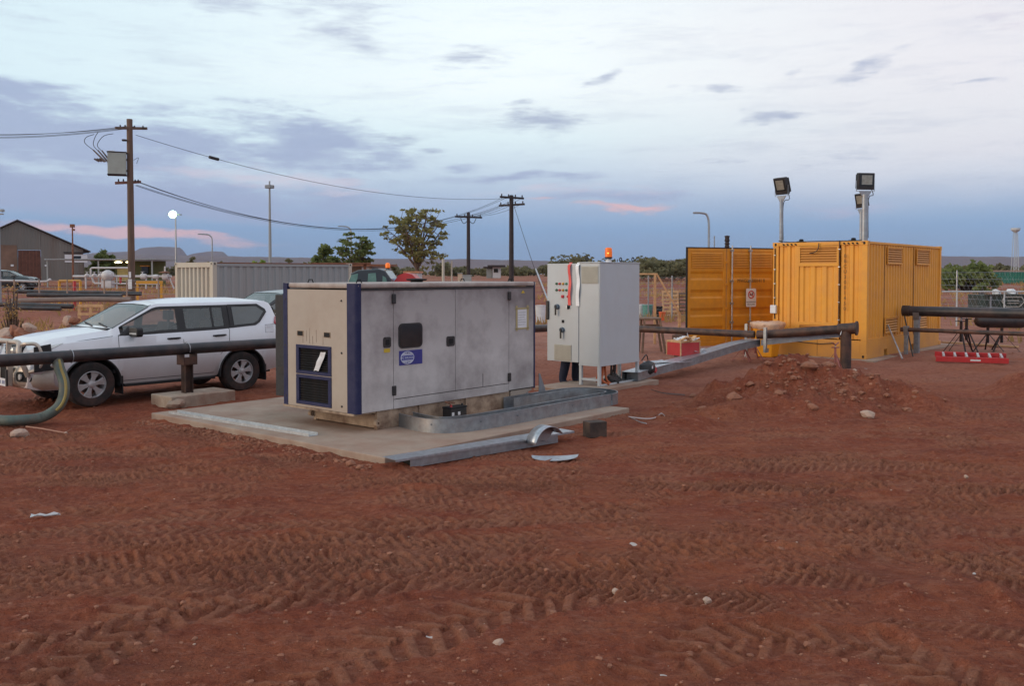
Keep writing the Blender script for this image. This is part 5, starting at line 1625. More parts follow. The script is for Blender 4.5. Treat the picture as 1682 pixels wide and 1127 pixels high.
        # wheel wells
        for c in ax:
            q = M(); vs = []
            for a in range(-10, 191, 10):
                x = FO - c + (Ra - .004) * math.cos(R(a)); z = .40 + (Ra - .004) * math.sin(R(a)) * .98
                vs += [(x, side * .935, z), (x, side * .55, z)]
            n = len(vs) // 2
            q.add(vs, [(2 * i, 2 * i + 1, 2 * i + 3, 2 * i + 2) for i in range(n - 1)] + [tuple(2 * i + 1 for i in range(n))]); q.build('wheel_well', m_dark, t)
    if detail:
        g = patch('fuel_flap', paint, dens([(4.24, 3.45), (4.24, 3.95), (4.42, 3.95), (4.42, 3.45)], 3), .001, t, .003, 1)
        q = M(); q.tube([sp_(s, r, 1, .002) for s, r in ((4.24, 3.45), (4.24, 3.95), (4.42, 3.95), (4.42, 3.45), (4.24, 3.45))], .003, 4); q.build('panel_gap', m_trim, t)
        q = M(); q.bar(sp_(4.24, 4.45, 1, .003), sp_(4.44, 4.52, 1, .003), .006, .022); q.build('model_badge', m_alloy, t)
    # underbody
    q = M(); q.box(FO - 4.55, FO - .35, -.55, .55, .30, .56); q.box(FO - 1.45, FO - .45, -.58, .58, .27, .4); q.build('underbody', m_dark, t)
    q = M(); q.tube([(FO - 4.3, -.35, .32), (FO - 3.9, -.35, .30), (FO - 3.4, -.5, .30)], .05, 8); q.build('muffler', m_rust, t)
    # front: grille, bumper, bullbar
    gx = FO - .05
    q = M(); q.box(gx - .10, gx + .022, -.36, .36, .77, 1.09); gr = q.build('grille', m_trim, t, bev=.02)
    for k in range(4):
        for (y0, y1) in ((-.33, -.09), (.09, .33)):
            q = M(); q.box(gx + .022, gx + .034, y0, y1, .81 + .065 * k, .825 + .065 * k); q.build('grille_bar', m_alloy if 0 else m_trim, gr)
    q = M(); q.lathe([(.078, 0), (.088, .012), (.078, .02), (.066, .012), (.078, 0)], 22, 'x', (gx + .034, 0, .93)); q.lathe([(.03, .0), (.036, .01), (.03, .018), (.024, .01), (.03, 0)], 16, 'x', (gx + .036, 0, .93))
    q.box(gx + .036, gx + .05, -.012, .012, .86, 1.0); q.build('emblem', m_alloy, gr, smooth=True)
    bm_ = M()
    poly = [(.93, .42), (.98, .52), (.97, .70), (.80, .74)]
    pb = [(-.92, .60), (-.80, .86), (-.55, .97), (0, 1.0), (.55, .97), (.80, .86), (.92, .60)]
    vs = []
    for (y, x) in pb:
        for (dx, z) in ((-.10, .36), (.0, .42), (.03, .50), (.03, .62), (-.02, .74), (-.14, .76)):
            vs.append((x - .02 + dx, y, z))
    bm_.add(vs, [(i * 6 + k, i * 6 + k + 1, (i + 1) * 6 + k + 1, (i + 1) * 6 + k) for i in range(len(pb) - 1) for k in range(5)])
    bo_ = bm_.build('bumper', m_bull if detail else paint, t, smooth=True, ang=50)
    for s in (-1, 1):
        q = M(); mt = Matrix.Translation((.925, s * .60, .585)) @ Matrix.Rotation(s * R(22), 4, 'Z')
        q.prism(rrect(.34, .17, .06, 4), .0, .035, 'x', mt); q.build('bumper_opening', m_dark, bo_)
        q = M(); q.lathe([(.045, 0), (.05, .03), (0, .035)], 14, 'x', (.975, s * .56, .585)); q.build('fog_light', m_lamp, bo_, smooth=True)
    q = M(); q.box(.995, 1.01, -.26, .26, .50, .74); q.build('grille_lower', m_dark, bo_)
    if detail:
        q = M(); q.prism(rrect(.37, .13, .015, 3, .0, .47), 1.075, 1.083, 'x'); pl = q.build('number_plate', m_white, t)
        for k in range(7):
            if k == 3: continue
            q = M(); q.box(1.084, 1.0845, -.15 + k * .045, -.125 + k * .045, .44, .50); q.build('plate_character', mat('plate blue', (.03, .06, .22), .6), pl)
        bb = M()
        R_ = .042
        bb.tube(catmull([(.93, .74, .60), (1.05, .70, .98), (1.02, .62, 1.15), (1.04, .40, 1.17), (1.06, 0, 1.17), (1.04, -.40, 1.17), (1.02, -.62, 1.15), (1.05, -.70, .98), (.93, -.74, .60)], 6), R_, 10)
        b1 = bb.build('bullbar', m_bull, t, smooth=True)
        for s in (-1, 1):
            q = M(); q.prism([(1.02, .40), (1.10, .44), (1.10, 1.18), (1.03, 1.20), (1.0, .8)], s * .30 - .018, s * .30 + .018, 'y'); q.build('bullbar_upright', m_bull if 1 else m_trim, b1, bev=.01)
            q = M(); q.box(1.095, 1.115, s * .30 - .03, s * .30 + .03, .42, .70); q.build('bullbar_buffer', m_trim, b1)
            # wing hoop round the headlight
            q = M(); q.tube(catmull([(1.00, s * .70, 1.13), (.98, s * .82, 1.15), (.86, s * .93, 1.13), (.80, s * .955, .92), (.84, s * .93, .74), (.93, s * .80, .68)], 6), .032, 10); q.build('wing_hoop', m_bull, b1, smooth=True)
            q = M(); q.prism([(.62, .70), (.92, .68), (.92, 1.10), (.66, 1.14)], s * .955 - .012, s * .955 + .012, 'y'); q.build('wing_plate', m_trim, b1, bev=.01)
            q = M(); q.lathe([(.0, .02), (.055, .0), (.06, -.05), (.02, -.07)], 14, 'x', (1.08, s * .48, 1.03)); q.build('indicator_lamp', m_lamp, b1, smooth=True)
        q = M(); q.tube([(.93, .78, 1.08), (.9, .82, 1.30), (.88, .84, 1.42)], .008, 5); 
        q = M(); q.tube(catmull([(1.03, -.66, 1.08), (1.02, -.68, 1.26), (.98, -.69, 1.33)], 4), .03, 8); q.build('aerial_mount', m_bull, b1, smooth=True)
    # wheels
    def wheel(x, side):
        w = M()
        w.lathe([(.235, -.12), (.30, -.133), (.36, -.128), (.386, -.10), (.392, -.05), (.392, .05), (.386, .10), (.36, .128), (.30, .133), (.235, .12)], 40, 'y')
        wo_ = w.build('wheel', m_tyre, t, smooth=True, loc=(x, side * .80, .392))
        rm = M()
        sg = side
        rm.lathe([(.237, -.12), (.237, .115), (.225, .12), (.215, .10), (.205, -.1)] if sg > 0 else [(.237, .12), (.237, -.115), (.225, -.12), (.215, -.10), (.205, .1)], 40, 'y')
        ro = rm.build('rim', m_alloy, wo_, smooth=True)
        bk = M(); bk.lathe([(.0, sg * .02), (.17, sg * .02), (.17, -sg * .02), (0, -sg * .02)], 24, 'y'); bk.build('brake_disc', m_rust, wo_)
        for k in range(6):
            a = R(60 * k + 12)
            mt = Matrix.Rotation(a, 4, 'Y')
            s = M()
            s.prism([(.03, -.032), (.12, -.036), (.222, -.078), (.222, .078), (.12, .036), (.03, .032)], sg * .055, sg * .095, 'y', mt)
            s.build('spoke', m_alloy, ro, bev=.006, seg=1)
        hb = M(); hb.lathe([(.058, sg * .05), (.062, sg * .10), (.045, sg * .112), (0, sg * .114)], 20, 'y'); hb.build('hub_cap', m_alloy, ro, smooth=True)
        return wo_
    for x in (0, -WB):
        for side in (1, -1):
            wheel(x, side)
    # tailgate window
    q = M(); q.box(FO - 4.60, FO - 4.57, -.60, .60, 1.26, 1.60); 
    rw = M(); rw.add([(FO - 4.575, -.62, 1.63), (FO - 4.575, .62, 1.63), (FO - 4.68, .68, 1.26), (FO - 4.68, -.68, 1.26)], [(0, 1, 2, 3)]); rw.build('rear_window', m_glassd, t)
    return t
head = math.atan2(-.744, -.668)
wg = suv('white_wagon', 'white four wheel drive wagon with alloy bullbar parked behind the dark pipe', (-7.93, 16.33), head, m_carw)
wg.scale = (1.045, 1.0, 1.0)
suv('dark_wagon', 'dark wagon parked behind the white one, only its roof and rear glass showing', (-7.05, 22.75), head, m_card, detail=False)

m_wtruck = mat('teal tinted glass', (.13, .24, .21), .12, 0, .25, 4)
def tractor():
    p = D(612, 520, 27.5); z = gz1(p.x, p.y)
    t = thing('service_truck', 'dark cabbed work truck with amber beacon and red bonnet behind the generator roof', 'truck', (p.x, p.y, z), R(0))
    w = 1.45
    # chassis, bed and cab
    m = M(); m.box(-.70, 2.2, -.9, .9, .55, .9); m.build('chassis', m_trim, t, bev=.03)
    m = M(); m.box(-.72, .68, -.85, .85, .9, 1.65); m.build('cab_lower', m_card, t, bev=.06)
    cabp = [(-.72, 1.65), (-.52, 2.20), (-.30, 2.30), (.30, 2.34), (.50, 2.28), (.66, 2.05), (.72, 1.65)]
    m = M(); m.prism(cabp, -.78, .78, 'y'); m.build('cab_upper', m_card, t, bev=.03)
    for y, sg in ((-.78, -1), (.78, 1)):
        for poly in ([(-.66, 1.66), (-.50, 2.16), (-.30, 2.20), (-.36, 1.66)], [(-.16, 1.66), (-.02, 1.95), (.0, 2.20), (.22, 2.22), (.26, 1.66)], [(.40, 1.66), (.42, 2.14), (.52, 2.08), (.60, 1.66)]):
            m = M(); m.prism(poly, y, y + sg * .012, 'y'); m.build('window', m_wtruck, t)
        m = M(); m.lathe([(.05, 2.33), (.055, 2.37)], 12, 'z', (.45, .1, 0), True); b = m.build('beacon_base', m_trim, t)
    m = M(); m.lathe([(.07, 2.37), (.075, 2.47), (.05, 2.52), (0, 2.53)], 14, 'z', (.45, .1, 0)); m.build('beacon_lens', mat('orange lens', (.8, .16, .01), .3, emit=(1, .2, .01), es=.35), b, smooth=True)
    m = M(); m.prism([(.74, 1.2), (.74, 1.98), (.85, 2.15), (1.05, 2.22), (1.25, 2.18), (1.42, 2.02), (1.42, 1.95), (.9, 1.9), (.8, 1.2)], -.6, .6, 'y'); m.build('red_canopy', m_red, t)
    for x in (-.35, 1.6):
        for y in (-.85, .85):
            m = M(); m.lathe([(.2, -.12), (.42, -.12), (.45, 0), (.42, .12), (.2, .12), (.2, -.12)], 24, 'y', (x, y, .45)); m.build('wheel', m_tyre, t, smooth=True)
tractor()

# ---------------------------------------------------------------- person standing behind the switch door
def person():
    o = site(CAB, .42, .98, -.10)
    t = thing('person', 'person in dark navy trousers standing behind the open cabinet door', 'person', (o.x, o.y, gz1(o.x, o.y)), SRZ - R(90))
    # faces local +X, which points back at the cabinet
    def skin(name, V, E, Rr, m, parent, sub=2):
        me = bpy.data.meshes.new(name); me.from_pydata(V, E, []); me.materials.append(m)
        ob = bpy.data.objects.new(name, me); COL.objects.link(ob); ob.parent = parent
        sk = ob.modifiers.new('skin', 'SKIN'); sk.use_smooth_shade = True
        me.skin_vertices.new() if not me.skin_vertices else None
        for i, r in enumerate(Rr):
            me.skin_vertices[0].data[i].radius = r if isinstance(r, tuple) else (r, r)
        me.skin_vertices[0].data[0].use_root = True
        s = ob.modifiers.new('sub', 'SUBSURF'); s.levels = sub; s.render_levels = sub
        return ob
    V = [(0, 0, .95), (0, 0, 1.10), (.01, 0, 1.28), (0, 0, 1.42), (.01, 0, 1.50), (.02, 0, 1.56),
         (0, .10, .90), (.03, .12, .50), (-.01, .13, .10), (.05, .135, .05), (.15, .14, .035),
         (-.02, -.10, .90), (-.06, -.13, .50), (-.14, -.15, .10), (-.08, -.155, .05), (.02, -.16, .035),
         (0, .19, 1.40), (.08, .25, 1.16), (.30, .20, 1.22), (0, -.19, 1.40), (.10, -.24, 1.18), (.32, -.18, 1.28)]
    E = [(0, 1), (1, 2), (2, 3), (3, 4), (4, 5), (0, 6), (6, 7), (7, 8), (8, 9), (9, 10), (0, 11), (11, 12), (12, 13), (13, 14), (14, 15), (3, 16), (16, 17), (17, 18), (3, 19), (19, 20), (20, 21)]
    Rr = [(.16, .12), (.15, .11), (.18, .12), (.16, .10), .055, .05, .12, .105, .09, .06, .05, .12, .105, .09, .06, .05, .06, .045, .033, .06, .045, .033]
    b = skin('body', V, E, Rr, m_cloth, t)
    ms = mat('skin', (.42, .22, .15), .6, 0, .06, 8)
    hd = M(); hd.lathe([(0, -.12), (.05, -.115), (.075, -.06), (.085, 0), (.085, .05), (.06, .10), (0, .12)], 20, 'z')
    hd.v = [(q[0] * 1.1, q[1] * .9, q[2]) for q in hd.v]
    h = hd.build('head', ms, b, smooth=True, loc=(.035, 0, 1.66), ang=80)
    n = M(); n.prism([(.08, .02), (.118, -.02), (.085, -.03)], -.014, .014, 'y'); n.build('nose', ms, h, bev=.004)
    for s in (-1, 1):
        e = M(); e.lathe([(0, .006), (.012, 0), (0, -.006)], 8, 'x', (.088, s * .03, .01)); e.build('eye', m_dark, h)
        e = M(); e.lathe([(0, -.01), (.022, -.004), (.02, .006), (0, .008)], 10, 'y', (0, s * .08, 0)); e.build('ear', ms, h)
    m = M(); m.box(.083, .09, -.022, .022, -.058, -.05); m.build('mouth', m_red, h)
    m = M(); m.lathe([(.094, .0), (.096, .06), (.07, .115), (0, .135)], 20, 'z'); m.build('hair', m_dark, h, smooth=True)
    for (hp, s) in (((.32, .195, 1.225), 1), ((.34, -.175, 1.285), -1)):
        hv = [Vector(hp), Vector(hp) + Vector((.05, 0, .0)), Vector(hp) + Vector((.09, 0, .0))]
        VV = [tuple(q) for q in hv]; EE = [(0, 1), (1, 2)]; RR = [(.022, .03), (.018, .04), (.014, .038)]
        for f, (dy, ln) in enumerate(((.03, .062), (.01, .072), (-.01, .068), (-.03, .055))):
            i0 = len(VV); bx = hv[2] + Vector((0, dy, 0))
            VV += [tuple(bx + Vector((ln * .5, 0, -.006))), tuple(bx + Vector((ln * .85, 0, -.03)))]
            EE += [(2, i0), (i0, i0 + 1)]; RR += [.009, .008]
        i0 = len(VV); VV += [tuple(hv[1] + Vector((.02, s * -.045, -.01))), tuple(hv[1] + Vector((.055, s * -.055, -.02)))]
        EE += [(1, i0), (i0, i0 + 1)]; RR += [.012, .009]
        skin('hand', VV, EE, RR, ms, b, 1)
    for s, x, y in ((1, .08, .14), (-1, -.05, -.157)):
        q = M(); q.prism([(x - .13, 0), (x + .14, 0), (x + .15, .05), (x + .04, .085), (x - .10, .09)], y - .05, y + .05, 'y'); q.build('boot', m_wood2, b, bev=.02)
person()

# ---------------------------------------------------------------- things on and around the trays
def crate():
    o = D(1118, 586, 20.9)
    t = thing('crate', 'red cardboard carton overfilled with plastic and offcuts on the sloping tray', 'carton', (o.x, o.y, o.z + .02), SRZ - R(20))
    m = M(); w, d, h = .58, .50, .30
    m.box(0, w, 0, .01, 0, h); m.box(0, w, d - .01, d, 0, h); m.box(0, .01, .01, d - .01, 0, h); m.box(w - .01, w, .01, d - .01, 0, h); m.box(.01, w - .01, .01, d - .01, 0, .01)
    b = m.build('carton_body', m_red, t)
    for (x, y) in ((-.004, -.004), (w - .02, -.004), (-.004, d - .02), (w - .02, d - .02)):
        m = M(); m.box(x, x + .024, y, y + .024, 0, h); m.build('corner_strip', m_wood, b)
    m = M(); m.box(-.006, w + .006, -.006, d + .006, h, h + .045); m.build('rim_band', m_wood, b)
    rr = random.Random(5)
    for k in range(18):
        m = M(); x, y = rr.uniform(.02, w - .1), rr.uniform(.0, d - .08)
        m.bar((x, y, h + .03), (x + rr.uniform(-.2, .25), y + rr.uniform(-.14, .14), h + rr.uniform(.05, .14)), .09, .014)
        m.build('offcut', m_wood if k % 2 else m_paper, t)
    m = M(); m.add([(.25, .1, h + .04), (.42, .16, h + .05), (.30, .13, h + .24)], [(0, 1, 2)]); m.build('plastic_flap', m_plast, t)
crate()
def sheet(name, label, cat, p, size, seed, m, rz=0, hgt=.05, n=8):
    rr = random.Random(seed)
    t = M(); vs = []
    for i in range(n):
        for j in range(n):
            x = (i / (n - 1) - .5) * size[0] + rr.uniform(-.02, .02) * size[0]; y = (j / (n - 1) - .5) * size[1] + rr.uniform(-.03, .03) * size[1]
            q = ((x / size[0]) ** 2 + (y / size[1]) ** 2) * 4
            vs.append((x * (1 - .1 * rr.random()), y, max(0, rr.uniform(0, 1) * hgt)))
    t.add(vs, [(i * n + j, i * n + j + 1, (i + 1) * n + j + 1, (i + 1) * n + j) for i in range(n - 1) for j in range(n - 1)])
    return tag(t.build(name, m, loc=tuple(p), rz=rz, smooth=True, ang=50), label, cat)
q = D(1160, 572, 21.7); sheet('plastic_sheet', 'crumpled clear plastic lying on the lid of the sloping tray right of the red carton', 'plastic sheet', (q.x, q.y, .47), (1.5, .34), 3, m_plast, R(46), .07, 10)
q = D(1100, 596, 20.2); sheet('steel_strip', 'pale flat strips of sheet steel lying across the low end of the sloping tray', 'steel strip', (q.x, q.y, .34), (1.1, .16), 8, m_galv2, R(12), .02, 4)
q = D(1080, 592, 20.6); sheet('steel_strip', 'bent pale offcut of sheet steel behind the black bag', 'steel offcut', (q.x, q.y, .30), (.7, .3), 9, m_galv2, R(40), .05, 5)
def bag():
    o = D(1060, 606, 19.3)
    t = thing('tool_bag', 'black tool bag slumped beside the cabinet with a white tag and a red end', 'bag', (o.x, o.y, .18), SRZ)
    me = rock_mesh(.24, 12, .85, 3, m_black, 'bag_body'); b = bpy.data.objects.new('bag_body', me); COL.objects.link(b); b.parent = t; b.location = (0, 0, .14)
    me.polygons.foreach_set('use_smooth', [True] * len(me.polygons))
    me = rock_mesh(.11, 15, .8, 2, m_red, 'red_pouch'); b2 = bpy.data.objects.new('red_pouch', me); COL.objects.link(b2); b2.parent = t; b2.location = (.28, -.05, .07)
    m = M(); m.box(-.12, -.08, -.24, -.235, .14, .20); m.build('tag', m_paper, t)
    m = M(); m.tube(catmull([(-.15, 0, .3), (-.05, -.05, .42), (.1, 0, .3)], 6), .012, 6); m.build('handle', m_black, t)
bag()
def ybin():
    o = Vector((6.72, 23.95, gz1(6.72, 23.95)))
    t = thing('waste_bin', 'yellow waste bin with a crumpled plastic liner folded over its rim', 'bin', tuple(o), SRZ)
    m = M(); h = .84
    a, b = .20, .30
    vs = [(-a, -a, 0), (a, -a, 0), (a, a, 0), (-a, a, 0), (-b, -b, h), (b, -b, h), (b, b, h), (-b, b, h)]
    m.add(vs, [(3, 2, 1, 0), (0, 1, 5, 4), (1, 2, 6, 5), (2, 3, 7, 6), (3, 0, 4, 7)]); m.build('bin_body', mat('yellow plastic', (.80, .33, .012), .45, 0, .06, 4), t, bev=.025)
    rr = random.Random(9); n = 28; vs = []
    prof = [(.30, h - .03), (.36, h - .10), (.42, h + .01), (.40, h + .06), (.30, h + .085), (.12, h + .04), (0, h + .03)]
    for (r, z) in prof:
        for k in range(n):
            a_ = 2 * math.pi * k / n; sq = 1 / max(abs(math.cos(a_)), abs(math.sin(a_))) ** .6
            vs.append((r * sq * math.cos(a_) * (1 + rr.uniform(-.05, .05)), r * sq * math.sin(a_) * (1 + rr.uniform(-.05, .05)), z + rr.uniform(-.015, .015)))
    m = M(); m.add(vs, [(i * n + k, i * n + (k + 1) % n, (i + 1) * n + (k + 1) % n, (i + 1) * n + k) for i in range(len(prof) - 1) for k in range(n)])
    m.build('bin_liner', mat('tan plastic liner', (.60, .38, .26), .4, 0, .2, 10), t, smooth=True, ang=60)
ybin()
def ladder():
    a = P(1537, 596, .10); b = P(1657, 600, .10)
    d = b - a; rz = math.atan2(d.y, d.x)
    t = thing('ladder', 'red fibreglass ladder with pale rungs lying on its side in front of the tripod stands', 'ladder', (a.x, a.y, gz1(a.x, a.y) + .02), rz)
    t.rotation_euler.x = R(9)
    Ln = d.length * 1.0
    for y in (0, .52):
        m = M(); m.box(0, Ln, y, y + .03, 0, .13); m.box(0, Ln, y + (.03 if y == 0 else -.03), y + (.05 if y == 0 else 0), 0, .015); r = m.build('side_rail', m_red, t, bev=.004)
        if y == 0:
            m = M(); m.box(Ln * .48, Ln * .62, -.003, 0, .04, .08); m.build('label_plate', m_paper, r)
    for k in range(6):
        m = M(); x = Ln * (.10 + k * .16); m.box(x, x + .05, .052, .47, .06, .14); m.build('rung', m_alloy, t)
ladder()
def hose():
    a = pa + ddir * ((-.4973 * pa.y - pa.x) / (ddir.x + .4973 * ddir.y))
    b = P(0, 690, .09); c = P(-60, 686, .09)
    e1 = P(66, 686, .10)
    pts = catmull([Vector((a.x, a.y - .05, .94)), D(98, 606, 14.33), D(105, 628, 14.27), D(104, 652, 14.2), D(92, 672, 14.1), D(66, 686, 14.0), P(30, 690, .09), b, c, P(-200, 690, .09)], 8)
    t = thing('suction_hose', 'thick green hose with a yellow stripe hanging from the dark pipe at the left', 'hose', tuple(pts[0]), 0)
    pts = [q - pts[0] for q in pts]
    m = M(); n = len(pts); 
    fine = []
    for i in range(n - 1):
        for k in range(3): fine.append(pts[i] + (pts[i + 1] - pts[i]) * k / 3)
    m.tube(fine, [.076 + (.006 if i % 2 else 0) for i in range(len(fine))], 14); m.build('hose_wall', m_hose, t, smooth=True, ang=70)
    m = M(); m.tube([q + Vector((.055, -.060, .01)) for q in pts[:34]], .022, 6); m.build('yellow_stripe', m_yhose, t, smooth=True)
    m = M(); m.lathe([(.09, -.03), (.10, 0), (.09, .03)], 16, 'z', (0, 0, -.08)); m.build('clamp', m_galv, t)
hose()
def skip():
    p = D(1618, 520, 44); z = gz1(p.x, p.y)
    t = thing('skip_bin', 'dark green skip bin heaped with pale scrap beyond the thick black pipe', 'skip bin', (p.x, p.y, z), R(2))
    md = mat('dark green skip paint', (.020, .035, .028), .6, 0, .25, 4, dirt=(.12, .07, .05), damt=.4, ds=2)
    m = M(); m.prism([(0, .0), (0, .1), (-.0, 1.12), (4.6, 1.12), (4.6, 0)], 0, 1.6, 'y'); m.build('skip_body', md, t, bev=.03)
    m = M(); m.box(-.05, 4.65, -.05, .03, 1.06, 1.16); m.build('rim', md, t, bev=.02)
    for x in (.2, 1.6, 3.0):
        m = M(); m.box(x, x + .07, -.06, -.001, .1, 1.05); m.build('rib', md if x > .5 else m_galv, t)
    e = M(); pts = [(.9, 1.02), (1.75, 1.02), (1.90, .80), (1.65, .55), (1.0, .55), (.78, .80), (.9, 1.02)]
    for a, b in zip(pts[:-1], pts[1:]): e.bar((a[0], -.062, a[1]), (b[0], -.062, b[1]), .012, .05)
    e.bar((1.05, -.062, .84), (1.6, -.062, .84), .01, .05); e.bar((1.05, -.062, .72), (1.6, -.062, .72), .01, .04)
    e.build('painted_emblem', mat('faded white print', (.35, .33, .30), .7), t)
    rr = random.Random(2)
    for k in range(16):
        me = rock_mesh(rr.uniform(.14, .42), 50 + k, .6, 1, rr.choice([m_paper, m_galv2, m_stonel, m_greyc, m_wood2]), 'scrap_piece')
        o = bpy.data.objects.new('scrap_piece', me); COL.objects.link(o); o.parent = t
        x = rr.uniform(.5, 4.2); o.location = (x, rr.uniform(.1, 1.2), 1.14 + .22 * math.exp(-((x - 1.3) / .6) ** 2) * rr.random()); o.rotation_euler = (rr.random(), rr.random(), rr.random() * 3)
skip()
def plank_right():
    a = P(1548, 567, .05); b = P(1672, 575, .05)
    m = M(); m.bar((0, 0, 0), b - a, .14, .05); tag(m.build('timber_plank', m_wood, loc=(a.x, a.y, gz1(a.x, a.y) + .05)), 'long pale timber plank on the ground behind the tripod stands', 'plank')
plank_right()
def prop_shovel():
    t = thing('shovel', 'long handled shovel leaning on the yellow container side by the thin pipe', 'shovel', tuple(site(CON, 3.1, -.02, -.0)), 0)
    a = site(CON, 2.9, -.03, 1.15) - Vector(t.location); b = Vector((1.25, -1.3, 0.03))
    b = D(1502, 583, 23.3) - Vector(t.location); b.z = .03
    m = M(); m.tube([a, b], .018, 7); m.build('handle', m_black, t)
    m = M(); m.prism(rrect(.30, .24, .06, 3), 0, .02, 'z', Matrix.Translation(b + Vector((.1, -.05, -.02)))); m.build('blade', m_dark, t)
prop_shovel()
t_ = site(CON, 1.35, -.02, 0)
m = M(); a = site(CON, 1.55, -.02, .95); b = D(1482, 585, 22.9); b.z = .17
m.tube([Vector((0, 0, 0)), b - a], .022, 7); tag(m.build('conduit_pole', m_galv2, loc=tuple(a), smooth=True), 'pale conduit length leaning on the yellow container side left of the steel post', 'pole')
m = M(); a = site(CON, 3.6, -.05, .75); b = D(1510, 573, 24.6); b.z = .17
m.tube([Vector((0, 0, 0)), b - a], .025, 7); tag(m.build('pry_bar', m_rustp, loc=tuple(a), smooth=True), 'rusty red bar leaning on the yellow container side right of the steel post', 'bar')

# ---------------------------------------------------------------- rocks and loose litter
def rocks():
    L_ = [(1330, 664, .15, 0, 'large rounded clod at the left foot of the dirt heap'), (1362, 660, .15, 0, 'large rounded clod right beside it at the foot of the heap'),
          (1426, 687, .13, 1, 'pale pink stone lying right of the dirt heap foot'), (1447, 642, .12, 1, 'pale stone on the right shoulder of the dirt heap'), (1208, 682, .15, 0, 'dark broken clod on the small mound right of the pad'),
          (1336, 648, .10, 0, 'small clod above the two large ones on the heap'), (1350, 640, .09, 0, 'small clod near the crest of the heap'), (1410, 662, .09, 1, 'small pale stone low on the right of the heap'),
          (1280, 648, .09, 0, 'flat clod on the left slope of the heap'), (1277, 640, .06, 1, 'tiny whitish stone on the left slope of the heap'), (1405, 612, .09, 1, 'orange stone on the ground behind the heap'),
          (1232, 668, .07, 0, 'small clod between the mound and the heap'), (1155, 664, .09, 0, 'clod on the trench edge right of the cabinet'), (1385, 670, .08, 0, 'reddish clod below the heap'),
          (1140, 653, .08, 0, 'flat stone beside the dark rod on the dirt'), (575, 765, .07, 0, 'red clod at the front corner of the concrete pad'), (590, 770, .05, 0, 'small clod beside the pad corner'),
          (30, 720, .12, 1, 'flat pale stone half buried at the left edge'), (108, 714, .04, 1, 'small white stone on the dirt at the left'), (820, 1063, .05, 1, 'pale pebble in the foreground tyre track'),
          (1160, 993, .05, 1, 'orange tan stone in the right foreground'), (1490, 812, .05, 0, 'flat grey red stone on the right'), (1012, 976, .035, 1, 'small pale pebble in the wheel track'), (1587, 785, .03, 1, 'small orange stone on the far right dirt'),
          (1255, 640, .05, 0, 'small clod left of the heap'), (1300, 628, .05, 0, 'small clod on the back of the heap'), (1380, 620, .05, 0, 'small clod at the back right of the heap'), (1560, 720, .04, 0, 'small clod on the right dirt')]
    for i, (px, py, s, k, lb) in enumerate(L_):
        p = P(px, py, 0)
        for _ in range(8):
            p = P(px, py, gz1(p.x, p.y))
        o = bpy.data.objects.new('rock', rock_mesh(s, 100 + i, .75, 2, m_stonel if k else m_stone)); COL.objects.link(o)
        o.location = (p.x, p.y + s * .3, gz1(p.x, p.y) + s * .35); o.rotation_euler.z = i
        tag(o, lb, 'rock', 'loose rocks and clods')
    # spoil heap behind the bullbar
    rr = random.Random(8)
    spots = [(12, 552, .30, 1, 'pale broken slab at the left of the rubble behind the bullbar'), (40, 556, .32, 0, 'brown boulder in the rubble behind the bullbar'), (48, 540, .22, 1, 'upright cream rock in the rubble heap'),
             (25, 545, .24, 0, 'reddish rock leaning in the rubble heap'), (5, 575, .22, 1, 'grey rock low at the left frame edge'), (112, 528, .20, 1, 'cream rock behind the bonnet, left one'), (122, 527, .17, 0, 'grey brown rock behind the bonnet, right one'), (62, 548, .18, 0, 'dark rock behind the bonnet edge')]
    for i, (px, py, s, k, lb) in enumerate(spots):
        p = D(px, py, 24.5 if i < 5 else 27)
        o = bpy.data.objects.new('rock', rock_mesh(s * 1.1, 200 + i, .8, 2, m_stonel if k else m_stone)); COL.objects.link(o)
        g = gz1(p.x, p.y)
        o.location = (p.x, p.y, max(g + .1, p.z)); o.rotation_euler = (rr.random(), rr.random(), i)
        tag(o, lb, 'rock', 'rubble behind the white wagon')
    g = M(); rr = random.Random(77)
    # heap body under the rubble
    for i in range(60):
        px = rr.uniform(-60, 90); d_ = rr.uniform(23.6, 26)
        p = D(px, 560, d_); gg = gz1(p.x, p.y)
        me = rock_mesh(rr.uniform(.12, .30), 300 + i, .7, 1, m_stone)
        hgt = rr.uniform(0, .5) * max(0, 1 - abs(px - 20) / 90)
        g.add([Vector(v.co) + Vector((p.x, p.y, gg + hgt)) for v in me.vertices], [tuple(f.vertices) for f in me.polygons])
        bpy.data.meshes.remove(me)
    o = g.build('rubble', m_stone); o['kind'] = 'stuff'
rocks()
